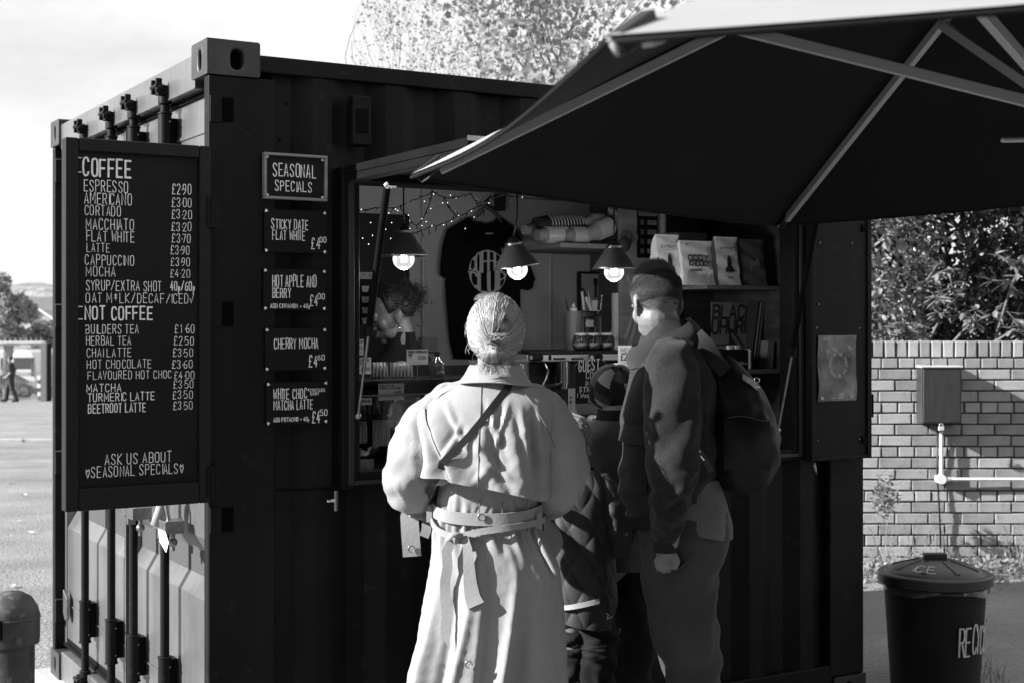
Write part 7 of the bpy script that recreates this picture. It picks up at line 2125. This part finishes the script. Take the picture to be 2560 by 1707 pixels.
# collar
MC = Body(MY, [(770, 1604, 1708, .085, .0), (800, 1602, 1720, .095, .0), (840, 1592, 1745, .12, .005), (880, 1586, 1762, .14, .01), (930, 1580, 1772, .16, .01)])
def mcol(s, t):
    phi = s * 2 * math.pi; c, sn = math.cos(phi), math.sin(phi)
    top = 832 - 36 * c; bot = top + 56 + 4 * c
    return MC.pt(top + (bot - top) * t, phi, .012 * math.sin(math.pi * t) + .006)
MB().grid(mcol, 90, 14, closed_u=True).build('collar', WOOL, man, smooth=True, solid=.008, recalc=False)
# near sleeve, far sleeve, cuffs
s1 = MB(); sleeve(s1, [(1668, 868, -.12, 46), (1664, 915, -.165, 62), (1664, 990, -.2, 66), (1666, 1080, -.21, 66), (1664, 1160, -.21, 60), (1658, 1230, -.21, 50), (1650, 1290, -.205, 40), (1647, 1325, -.2, 31)], MY, 56, 100, .010, 4); s1.build('sleeve', WOOL, man, smooth=True, recalc=False)
s2 = MB(); sleeve(s2, [(1700, 880, .12, 46), (1700, 960, .19, 60), (1695, 1100, .2, 60), (1665, 1250, .2, 44), (1650, 1330, .2, 32)], MY, 40, 50, .010, 7); s2.build('sleeve', WOOL, man, smooth=True, recalc=False)
for dy in (-.197, .197):
    mbc = MB()
    mbc.grid(lambda s, t: mp(1647 + (27 + .9 * math.sin(s * 6.2832 * 26)) * math.cos(s * 6.2832), 1312 + 42 * t, dy + .036 * math.sin(s * 6.2832)), 200, 6, closed_u=True)
    mbc.build('knit_cuff', RIBM, man, smooth=True, recalc=False)
# chest pocket flap and lower pocket on the front
def front(px, py, dy=-.10): return JB.pt(py, JB.phi_at(py, px), .014)
MB().grid(lambda s, t: JB.pt(1055 + 42 * t + 5 * s, JB.phi_at(1055, 1556 + 46 * s), .006 + .006 * t), 10, 6).build('pocket_flap', WOOL, man, smooth=True, solid=.004)
MB().grid(lambda s, t: JB.pt(1100 + 118 * t, JB.phi_at(1150, 1556 + 50 * s), .004 + .010 * math.sin(math.pi * t) * math.sin(math.pi * s)), 10, 10).build('patch_pocket', WOOL, man, smooth=True, solid=.004)
# trouser pocket opening
MB().tube([mp(1668, 1402, -.20), mp(1688, 1385, -.20), mp(1712, 1360, -.19)], [.004, .006, .003], 8).build('pocket_edge', TROU, man, smooth=True)
# hair
HAIRD = G('dark brown hair', .045, .55, var=(60, .3), spec=.3)
rr3 = np.random.RandomState(6)
def strand_head(M, n, ok, length, lift, r, name, mat, par, rad=(.077, .097, .088), c0=(0, -.012, .025), flow=(0, -.3, -.5), jit=.35):
    L_ = []; I3 = M.to_3x3()
    while len(L_) < n:
        d = rr3.normal(size=3); d /= np.linalg.norm(d)
        g = ok(d)
        if g <= 0 or rr3.rand() > g: continue
        p = Vector(c0) + Vector((d[0] * rad[0], d[1] * rad[1], d[2] * rad[2]))
        nrm = Vector(d); ln = length(d) * rr3.uniform(.7, 1.2)
        f = Vector(flow(d) if callable(flow) else flow); f = (f - nrm * f.dot(nrm)); 
        if f.length > 1e-3: f.normalize()
        dr = (nrm * lift(d) + f * (1 - lift(d)) + Vector(rr3.normal(0, jit * .3, 3))).normalized(); k = 5
        L_.append([tuple(M @ (p + dr * ln * j / (k - 1) - nrm * .0 + f * ln * .3 * (j / (k - 1)) ** 2)) for j in range(k)])
    return strands(name, L_, r, mat, par)
capm = MB()
capm.sph(Mm @ Vector((0, -.016, .030)), 1.0, 28, 20, Mm.to_3x3() @ Matrix.Diagonal((.0775, .096, .088)))
def cutm(co, n):
    l = Mm.inverted() @ co
    k = sm(l.z, -.005 + (.012 if l.y > 0 else 0), -.035); f = sm(l.y, .05, .075) * sm(.085 - l.z, 0, .03)
    q = max(k, f); c = Mm @ Vector((0, -.016, .030)); return c + (co - c) * (1 - .10 * q)
ho = fuse('hair', capm, .006, 2, G('hair under', .014, .9, spec=.05), man, cutm)
strand_head(Mm, 16000, lambda d: sm(d[2], -.8, -.1) * (1 - sm(d[1], .55, .8) * (d[2] < .75)), lambda d: .005 + .022 * sm(d[2], .0, .9), lambda d: .22 + .5 * sm(d[2], .55, .95), .00055, 'short_hair', HAIRD, ho, flow=lambda d: (0, -.2, -1) if d[2] < .5 else (.1, .6, .2))
# backpack
bk = thing('backpack', 'black rucksack worn on the man\'s back, drooping to the right', 'backpack', tuple(mp(1845, 1060)))
BPK = G('black nylon', .005, .6, bump=(380, .4, .001), var=(8, .3), spec=.25)
BB = Body(MY, [(888, 1790, 1822, .03, .0), (905, 1768, 1845, .08, 0), (950, 1752, 1885, .13, 0), (1000, 1742, 1915, .15, 0), (1050, 1742, 1936, .16, 0), (1100, 1748, 1946, .16, 0), (1150, 1758, 1944, .155, 0), (1195, 1775, 1925, .14, 0), (1220, 1795, 1900, .1, 0), (1230, 1825, 1870, .04, 0)])
def bpt(s, t):
    phi = s * 2 * math.pi; py = 888 + 342 * t
    o = .014 * noise.noise(Vector((math.cos(phi) * 2, math.sin(phi) * 2, py * .012))) + .010 * noise.noise(Vector((math.cos(phi) * 3 + py * .01, math.sin(phi) * 3, py * .03)))
    return BB.pt(py, phi, o * math.sin(math.pi * t) ** .5)
MB().grid(bpt, 90, 70, closed_u=True).build('bag', BPK, bk, smooth=True, recalc=False)
strip('shoulder_strap', [mp(1730, 838, -.10), mp(1752, 862, -.13), mp(1775, 900, -.13), mp(1800, 925, -.12)], .05, BPK, bk, thick=.012)
strip('shoulder_strap', [mp(1705, 850, -.15), mp(1692, 880, -.19), mp(1730, 1000, -.17), mp(1735, 1120, -.15), mp(1760, 1180, -.13)], .04, BPK, bk, thick=.008)
strip('webbing', [mp(1722, 1105, -.20), mp(1742, 1135, -.19), mp(1760, 1165, -.16)], .02, BSTR, bk, thick=.003)
MB().tube([mp(1722, 1106, -.215), mp(1726, 1114, -.215)], .0035, 6).tube([mp(1724, 1118, -.212), mp(1737, 1134, -.21)], .0025, 6).build('zip_pull', CHROME, bk)
MB().grid(lambda s, t: mp(1842 + 34 * s, 930 + 26 * s + 14 * t, -.12 - .02 * math.sin(math.pi * s)), 10, 5).build('pale_strap_tab', G('pale leather tab', .3, .5), bk, smooth=True, solid=.004)
MB().tube([mp(1874 + 7 * math.cos(a), 945 + 6 * math.sin(a), -.13) for a in [i * .7 for i in range(10)]], .0018, 6).tube([mp(1868, 955, -.13), mp(1882, 964, -.13)], .0018, 6).build('key_ring', CHROME, bk, smooth=True)
MB().grid(lambda s, t: mp(1790 + 110 * s, 1040 + 120 * t, -.168 - .03 * math.sin(math.pi * s) * math.sin(math.pi * t)), 14, 14).build('front_pocket', BPK, bk, smooth=True, solid=.006)
MB().tube([mp(1795 + 20 * s_, 1035 - 6 * math.sin(s_), -.19) for s_ in range(6)], .003, 6).build('zip', BSTR, bk, smooth=True)

# ---------------------------------------------------------------- stooping person in the patchwork cap
KY = 5.02
def kp(px, py, dy=0.0): return at(px, py, KY) + Vector((0, dy, 0))
kap = thing('person', 'person in a patchwork cap and grey jacket stooping between the child and the man', 'person', (kp(1545, 1500).x, KY, 0))
mb = MB(); head_mesh(mb, kp(1540, 985, -.02), R(-5), R(-38), .98)
limb(mb, [kp(1540, 1010, -.05), kp(1535, 1075, -.06)], [.05, .06]); limb(mb, [kp(1540, 1110, -.02), kp(1545, 1400, 0)], [.11, .12])
for s in (-1, 1):
    limb(mb, [kp(1540 + s * 70, 1110, 0), kp(1540 + s * 85, 1270, .05), kp(1540 + s * 60, 1330, .2)], [.045, .038, .028]); q = kp(1540 + s * 58, 1340, .24); mb.sph(q, (.03, .04, .018), 12, 8)
    for k in range(4): limb(mb, [q + Vector(((k - 1.5) * .014, .03, 0)), q + Vector(((k - 1.5) * .014, .06, -.01))], [.008, .006], 8)
    limb(mb, [q + Vector((-s * .02, .01, 0)), q + Vector((-s * .04, .035, 0))], [.009, .007], 8)
    limb(mb, [kp(1545 + s * 30, 1420), Vector((kp(1545 + s * 40, 0).x, KY, .5)), Vector((kp(1545 + s * 45, 0).x, KY, .09))], [.085, .055, .04])
    x = kp(1545 + s * 45, 0).x; mb.box(x - .04, x + .04, KY - .06, KY + .16, gz(x, KY) + .002, .07)
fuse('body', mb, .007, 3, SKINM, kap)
tones = [.012, .16, .05, .012, .04, .09, .012, .13, .03, .012, .10, .02]
cm = [G('cap cloth %d' % i, t, .8, bump=(400, .4), spec=.15) for i, t in enumerate((.010, .22, .055, .035))]
capb = MB(); cc = kp(1533, 968, -.03)
Mc = Matrix.Rotation(R(30), 3, 'X') @ Matrix.Rotation(R(14), 3, 'Y')
pattern = [[0, 1, 0, 2, 2, 0], [2, 2, 2, 0, 0, 1], [1, 0, 3, 3, 1, 0], [0, 2, 2, 2, 0, 0], [3, 1, 1, 0, 3, 1], [2, 3, 0, 0, 0, 2], [0, 0, 1, 2, 3, 0], [3, 2, 2, 0, 1, 0]]
for g in range(8):
    for b_ in range(6):
        capb.cur = pattern[g][b_]
        a0_, a1_ = g * math.pi / 4, (g + 1) * math.pi / 4; e0, e1 = math.pi / 2 - b_ * .37, math.pi / 2 - (b_ + 1) * .37
        def f(s, t):
            el = e0 + (e1 - e0) * t; a = a0_ + (a1_ - a0_) * s + .35 * (math.pi / 2 - el)
            puff = 1 + .020 * math.sin(math.pi * s)
            r = .0885 * puff
            v = Mc @ Vector((math.cos(el) * math.cos(a) * r, math.cos(el) * math.sin(a) * r * 1.02, math.sin(el) * r * .94))
            return cc + v
        capb.grid(f, 7, 6)
ct = thing('patchwork_cap', 'rounded cap of dark, grey and pale cloth panels', 'cap', tuple(cc))
capb.build('crown', cm, ct, smooth=50, recalc=False)
MB().sph(cc + Mc @ Vector((0, 0, .084)), .008, 10, 8).build('top_button', cm[0], ct, smooth=True)
MB().tube([cc + Mc @ Vector((.075 * math.cos(a), .076 * math.sin(a), -.05)) for a in [i * math.pi / 16 for i in range(33)]], .0045, 6).build('band', cm[0], ct, smooth=True)
KJ = G('grey twill jacket', .065, .85, bump=(400, .4), var=(6, .15), spec=.15)
KB = Body(KY, [(1030, 1500, 1570, .06, -.05), (1050, 1478, 1595, .1, -.05), (1075, 1452, 1630, .14, -.03), (1120, 1436, 1650, .16, 0), (1200, 1432, 1655, .17, 0), (1300, 1442, 1655, .17, 0), (1400, 1456, 1650, .17, 0), (1440, 1462, 1645, .17, 0)])
MB().grid(lambda s, t: KB.pt(1045 + 365 * t, s * 6.2832, .012 * noise.noise(Vector((math.cos(s * 6.28) * 2, math.sin(s * 6.28) * 2, t * 5)))), 100, 60, closed_u=True).build('jacket', KJ, kap, smooth=True, recalc=False)
MB().grid(lambda s, t: kp(1537, 1040, -.05) + Vector(((.062 + .012 * t) * math.cos(s * 6.2832), (.062 + .01 * t) * math.sin(s * 6.2832), .028 - .06 * t)), 40, 6, closed_u=True).build('collar', cm[0], kap, smooth=True, solid=.006)
for s, sd in ((-1, 2), (1, 6)):
    q = MB(); sleeve(q, [(1540 + s * 78, 1090, 0, 30), (1540 + s * 92, 1180, .0, 40), (1540 + s * 92, 1270, .03, 38), (1540 + s * 74, 1330, .12, 30), (1540 + s * 60, 1345, .2, 24)], KY, 36, 40, .009, sd); q.build('sleeve', KJ, kap, smooth=True, recalc=False)
DT = G('black trousers', .012, .9, bump=(300, .3), var=(5, .3), spec=.15)
kz = lambda z: HY + (ZC - z) * FPX / KY
leg([(1560, 1380, 0, 62), (1582, 1480, -.05, 66), (1596, 1560, -.1, 56), (1575, 1650, -.08, 50), (1560, 1750, 0, 44), (1555, kz(.07), 0, 38)], KY, 'trouser_leg', DT, kap, seed=1)
leg([(1520, 1380, .03, 62), (1515, 1480, .05, 60), (1512, 1600, .08, 50), (1508, kz(.07), .05, 38)], KY, 'trouser_leg', DT, kap, seed=3)

# ---------------------------------------------------------------- child in the quilted jacket
HYc = 4.72
def hp_(px, py, dy=0.0): return at(px, py, HYc) + Vector((0, dy, 0))
kid = thing('person', 'fair haired child in a dark quilted jacket half hidden behind the trench coat', 'person', (hp_(1455, 1500).x, HYc, 0))
mb = MB(); kc = hp_(1418, 1108, 0); Mk = head_mesh(mb, kc, R(-62), R(-10), .88)
limb(mb, [hp_(1425, 1150), hp_(1440, 1200)], [.042, .05]); limb(mb, [hp_(1445, 1230), hp_(1455, 1500)], [.09, .1])
limb(mb, [hp_(1500, 1215, -.0), hp_(1535, 1330, -.02), hp_(1500, 1375, .14)], [.036, .03, .024])
q = hp_(1490, 1380, .18); mb.sph(q, (.024, .03, .014), 12, 8)
for k in range(4): limb(mb, [q + Vector(((k - 1.5) * .011, .02, 0)), q + Vector(((k - 1.5) * .011, .045, 0))], [.006, .005], 8)
limb(mb, [q + Vector((-.02, .0, 0)), q + Vector((-.03, .025, 0))], [.007, .006], 8)
for s in (-1, 1): 
    x = hp_(1460 + s * 34, 0).x; limb(mb, [hp_(1455 + s * 26, 1520), Vector((x, HYc, .4)), Vector((x, HYc, .08))], [.07, .045, .034]); mb.box(x - .035, x + .035, HYc - .05, HYc + .13, gz(x, HYc) + .002, .06)
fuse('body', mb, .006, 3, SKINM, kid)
QJ = G('quilted nylon', .028, .6, bump=(200, .3), var=(6, .25), spec=.3)
QB = Body(HYc, [(1165, 1400, 1475, .06, 0), (1185, 1382, 1502, .1, 0), (1215, 1372, 1522, .12, 0), (1280, 1368, 1530, .125, 0), (1360, 1372, 1532, .13, 0), (1440, 1378, 1536, .14, 0), (1500, 1384, 1540, .145, 0), (1550, 1392, 1528, .14, 0)])
def quilt(s, t):
    phi = s * 2 * math.pi; py = 1170 + 375 * t + 14 * math.cos(phi + .4) * t
    u_ = phi * 5.2; w_ = t * 14
    q_ = abs(math.sin(u_ * .9 + w_ * .9)) ** .5 * abs(math.sin(u_ * .9 - w_ * .9)) ** .5
    return QB.pt(py, phi, .007 * q_ + .008 * noise.noise(Vector((math.cos(phi) * 2, math.sin(phi) * 2, t * 5))))
MB().grid(quilt, 260, 150, closed_u=True).build('jacket', QJ, kid, smooth=True, recalc=False)
q = MB(); sleeve(q, [(1494, 1195, -.02, 26), (1520, 1240, -.05, 38), (1538, 1300, -.06, 40), (1540, 1345, -.04, 36), (1515, 1385, .05, 28), (1495, 1385, .12, 22)], HYc, 44, 60, .012, 9); q.build('sleeve', QJ, kid, smooth=True, recalc=False)
strip('reflective_stripe', [QB.pt(1500 - (px - 1405) * .26, QB.phi_at(1490, px), .016) for px in range(1400, 1492, 8)], .016, G('reflective tape', .35, .4), kid)
leg([(1430, 1530, .0, 48), (1428, 1600, .0, 50), (1420, 1680, 0, 46), (1424, HY + (ZC - .06) * FPX / HYc, 0, 38)], HYc, 'trouser_leg', DT, kid, seed=4)
leg([(1482, 1530, .0, 50), (1490, 1600, -.02, 52), (1488, 1680, -.02, 46), (1490, HY + (ZC - .06) * FPX / HYc, 0, 38)], HYc, 'trouser_leg', DT, kid, seed=6)
MB().tube([hp_(1506, 1508, -.13), hp_(1514, 1516, -.135), hp_(1510, 1526, -.13), hp_(1524, 1520, -.13)], .002, 5).build('drawcord', PAPER, kid, smooth=True)
ko = MB().sph(Mk @ Vector((0, -.018, .032)), 1.0, 24, 16, Mk.to_3x3() @ Matrix.Diagonal((.080, .096, .088)))
def cutk(co, n):
    l = Mk.inverted() @ co; q_ = max(sm(l.y, .035, .06) * sm(.075 - l.z, 0, .02), sm(-l.z, .03, .05)); c = Mk @ Vector((0, -.018, .032)); return c + (co - c) * (1 - .15 * q_)
kh = fuse('hair', ko, .006, 2, HAIR_GAP, kid, cutk)
strand_head(Mk, 2600, lambda d: sm(d[2], -.7, -.2) * (1 - sm(d[1], .5, .7) * (d[2] < .8)), lambda d: .035, lambda d: .06,   .0006, 'hair_strands', HF, kh, rad=(.082, .098, .09), flow=(.1, .2, -1), jit=.3)

# ---------------------------------------------------------------- barista
BY = 5.72
def bp(px, py, dy=0.0): return at(px, py, BY) + Vector((0, dy, 0))
bar_ = thing('person', 'barista in a black rollneck looking down, dark curly hair tied up', 'person', (bp(975, 900).x, BY, .24))
mb = MB(); bc_ = bp(980, 786, 0)
Mb = head_mesh(mb, bc_, R(104), R(-20), 1.0, roll=R(3))
limb(mb, [bp(1000, 820), bp(1008, 880)], [.05, .058])
limb(mb, [bp(1010, 930), bp(1005, 1100), Vector((bp(1005, 0).x, BY, 1.0))], [.1, .12, .13])
for s in (-1, 1):
    limb(mb, [bp(1010, 925, s * .17), bp(1000, 1060, s * .2), bp(930, 1110, s * .12)], [.045, .038, .028]); q = bp(905, 1112, s * .1); mb.sph(q, (.04, .028, .018), 12, 8)
    for k in range(4): limb(mb, [q + Vector((-.03, (k - 1.5) * .014, 0)), q + Vector((-.065, (k - 1.5) * .014, -.01))], [.008, .006], 8)
    limb(mb, [q + Vector((-.01, -s * .02, 0)), q + Vector((-.035, -s * .04, 0))], [.009, .007], 8)
    limb(mb, [Vector((bp(1005, 0).x, BY + s * .09, 1.0)), Vector((bp(1005, 0).x, BY + s * .09, .6)), Vector((bp(1005, 0).x, BY + s * .09, .32))], [.09, .06, .045])
fuse('body', mb, .004, 9, G('skin indoors', .115, .5, var=(25, .08)), bar_)
# closed lids, brow, lips
def fm(x, y, z): return Mb @ Vector((x, y, z))
for sx in (-1, 1):
    MB().tube([fm(sx * .014, .0845, .002), fm(sx * .026, .089, -.004), fm(sx * .038, .082, -.001)], .0026, 6).build('lashes', G('lash', .02, .6), bar_, smooth=True)
    MB().tube([fm(sx * .012, .091, .022), fm(sx * .028, .091, .029), fm(sx * .048, .076, .024)], [.0025, .0042, .002], 6).build('eyebrow', G('lash', .02, .6), bar_, smooth=True)
MB().tube([fm(-.020, .088, -.062), fm(0, .0965, -.0615), fm(.020, .088, -.062)], [.0012, .0025, .0012], 6).build('mouth_line', G('lip shade', .10, .5), bar_, smooth=True)
MB().sph(fm(0, .0925, -.066), 1.0, 14, 10, Mb.to_3x3() @ Matrix.Diagonal((.019, .008, .008))).build('lips', G('lip tone', .05, .4), bar_, smooth=True)
MB().sph(fm(-.079, .0, -.050), .006, 10, 8).sph(fm(-.080, .003, -.062), .0045, 10, 8).build('earring', CHROME, bar_, smooth=True)
ROLL = G('black knit', .009, .9, bump=(200, .5), spec=.15)
RB = Body(BY, [(824, 975, 1036, .052, 0), (850, 966, 1040, .055, 0), (870, 962, 1052, .065, 0), (890, 945, 1072, .10, 0), (920, 918, 1095, .16, 0), (980, 915, 1100, .18, 0), (1100, 915, 1095, .17, 0), (1200, 915, 1095, .17, 0), (1500, 915, 1095, .16, 0)])
MB().grid(lambda s, t: RB.pt(830 + 578 * t, s * 6.2832, .008 * noise.noise(Vector((math.cos(s * 6.28) * 2, math.sin(s * 6.28) * 2, t * 8)))), 60, 60, closed_u=True).build('rollneck', ROLL, bar_, smooth=True, recalc=False)
for s, sd in ((-1, 3), (1, 5)):
    q = MB(); sleeve(q, [(1010, 915, s * .15, 34), (1006, 1000, s * .19, 38), (996, 1065, s * .2, 36), (955, 1100, s * .15, 26)], BY, 30, 36, .007, sd); q.build('sleeve', ROLL, bar_, smooth=True, recalc=False)
leg([(1005, 1140, .09, 62), (1005, 1300, .09, 50), (1005, HY + (ZC - .26) * FPX / BY, .09, 38)], BY, 'trouser_leg', DT, bar_, 30, 30); leg([(1005, 1140, -.09, 62), (1005, 1300, -.09, 50), (1005, HY + (ZC - .26) * FPX / BY, -.09, 38)], BY, 'trouser_leg', DT, bar_, 30, 30)
CURL = G('dark curly hair', .009, .5, var=(50, .3), spec=.5)
mb = MB(); mb.sph(Mb @ Vector((0, -.022, .038)), 1.0, 24, 16, Mb.to_3x3() @ Matrix.Diagonal((.083, .098, .090)))
bunb = bp(1010, 738, 0); mb.sph(bunb, (.055, .05, .045), 20, 14)
def cutb(co, n):
    l = Mb.inverted() @ co; q_ = max(sm(l.y, .022, .048) * sm(.108 - l.z, 0, .03), sm(-l.z, -.005, .02) * sm(l.y, -.04, -.01)); c = Mb @ Vector((0, -.022, .038)); 
    return c + (co - c) * (1 - .16 * q_) if (co - bunb).length > .085 else co
bh = fuse('hair', mb, .006, 2, CURL, bar_, cutb)
lines = []
for i in range(2600):
    if i < 800: c = bunb + Vector((rr3.normal(.008, .032), rr3.normal(0, .03), rr3.normal(-.005, .026)))
    else:
        d = Vector(rr3.normal(size=3)).normalized()
        if d.y > .42 - .2 * (d.z < .4) or d.z < -.25: continue
        c = Mb @ (Vector((0, -.022, .038)) + Vector((d.x * .082, d.y * .097, d.z * .09)))
    r = rr3.uniform(.006, .014); a0_ = rr3.uniform(0, 6.28); ax = Vector(rr3.normal(size=3)).normalized(); u_ = ax.orthogonal().normalized(); w_ = ax.cross(u_)
    drift = Vector((rr3.uniform(-.2, 1), rr3.normal(0, .5), rr3.uniform(-.7, .3))) * .02
    lines.append([tuple(c + (u_ * math.cos(a0_ + j * .6) + w_ * math.sin(a0_ + j * .6)) * r + drift * j / 13 + ax * .001 * j) for j in range(14)])
strands('curls', lines, .0009, CURL, bh)

# ---------------------------------------------------------------- man walking far off
FY = 53.0
fx = at(26, 0, FY).x; fz = gz(fx, FY)
wm = thing('person', 'man in dark clothes walking across the yard far off at the left edge', 'person', (fx, FY, fz))
def fp(x, y, z): return Vector((fx + x, FY + y, fz + z))
mb = MB(); head_mesh(mb, fp(-.02, 0, 1.63), R(75), R(-18), 1.0, detail=False)
limb(mb, [fp(0, 0, 1.56), fp(.02, 0, 1.45)], [.055, .06]); limb(mb, [fp(.02, 0, 1.35), fp(.03, 0, 1.0)], [.13, .13])
for s in (-1, 1):
    limb(mb, [fp(.03, s * .18, 1.40), fp(.08, s * .22, 1.13), fp(-.12, s * .16, .95), fp(-.17, s * .15, .93)], [.055, .045, .035, .035])
    for k in range(4): limb(mb, [fp(-.19, s * .15 - .03 + k * .02, .93), fp(-.25, s * .15 - .03 + k * .02, .90)], [.012, .01], 6)
    limb(mb, [fp(-.17, s * .10, .95), fp(-.21, s * .09, .96)], [.013, .01], 6)
limb(mb, [fp(.02, -.09, .95), fp(.10, -.09, .52), fp(.28, -.09, .10)], [.09, .06, .045]); limb(mb, [fp(.02, .09, .95), fp(-.14, .09, .52), fp(-.20, .09, .09)], [.09, .06, .045])
fuse('body', mb, .018, 2, SKIN, wm)
CL = G('dark cotton shirt', .02, .85); 
mb = MB(); limb(mb, [fp(.02, 0, 1.36), fp(.03, 0, 1.0)], [.155, .15]); limb(mb, [fp(.02, -.05, 1.4), fp(.02, .05, 1.4)], [.12, .12])
for s in (-1, 1): limb(mb, [fp(.03, s * .17, 1.41), fp(.07, s * .22, 1.20)], [.075, .07])
fuse('t_shirt', mb, .02, 3, CL, wm)
mb = MB(); limb(mb, [fp(.02, -.08, .97), fp(.10, -.09, .52), fp(.26, -.09, .14)], [.13, .10, .085]); limb(mb, [fp(.02, .08, .97), fp(-.14, .09, .52), fp(-.19, .09, .13)], [.13, .10, .085])
fuse('trousers', mb, .02, 3, G('dark trousers far', .02, .85), wm)
for x, y in ((.26, -.09), (-.24, .09)):
    mb = MB(); limb(mb, [fp(x + .04, y, .06), fp(x - .14, y, .05)], [.06, .05]); fuse('shoe', mb, .02, 2, BLACKP, wm)
mb = MB(); mb.sph(fp(0, 0, 1.68), (.10, .095, .095), 16, 12); mb.build('hair', G('dark brown hair', .045), wm, smooth=True)
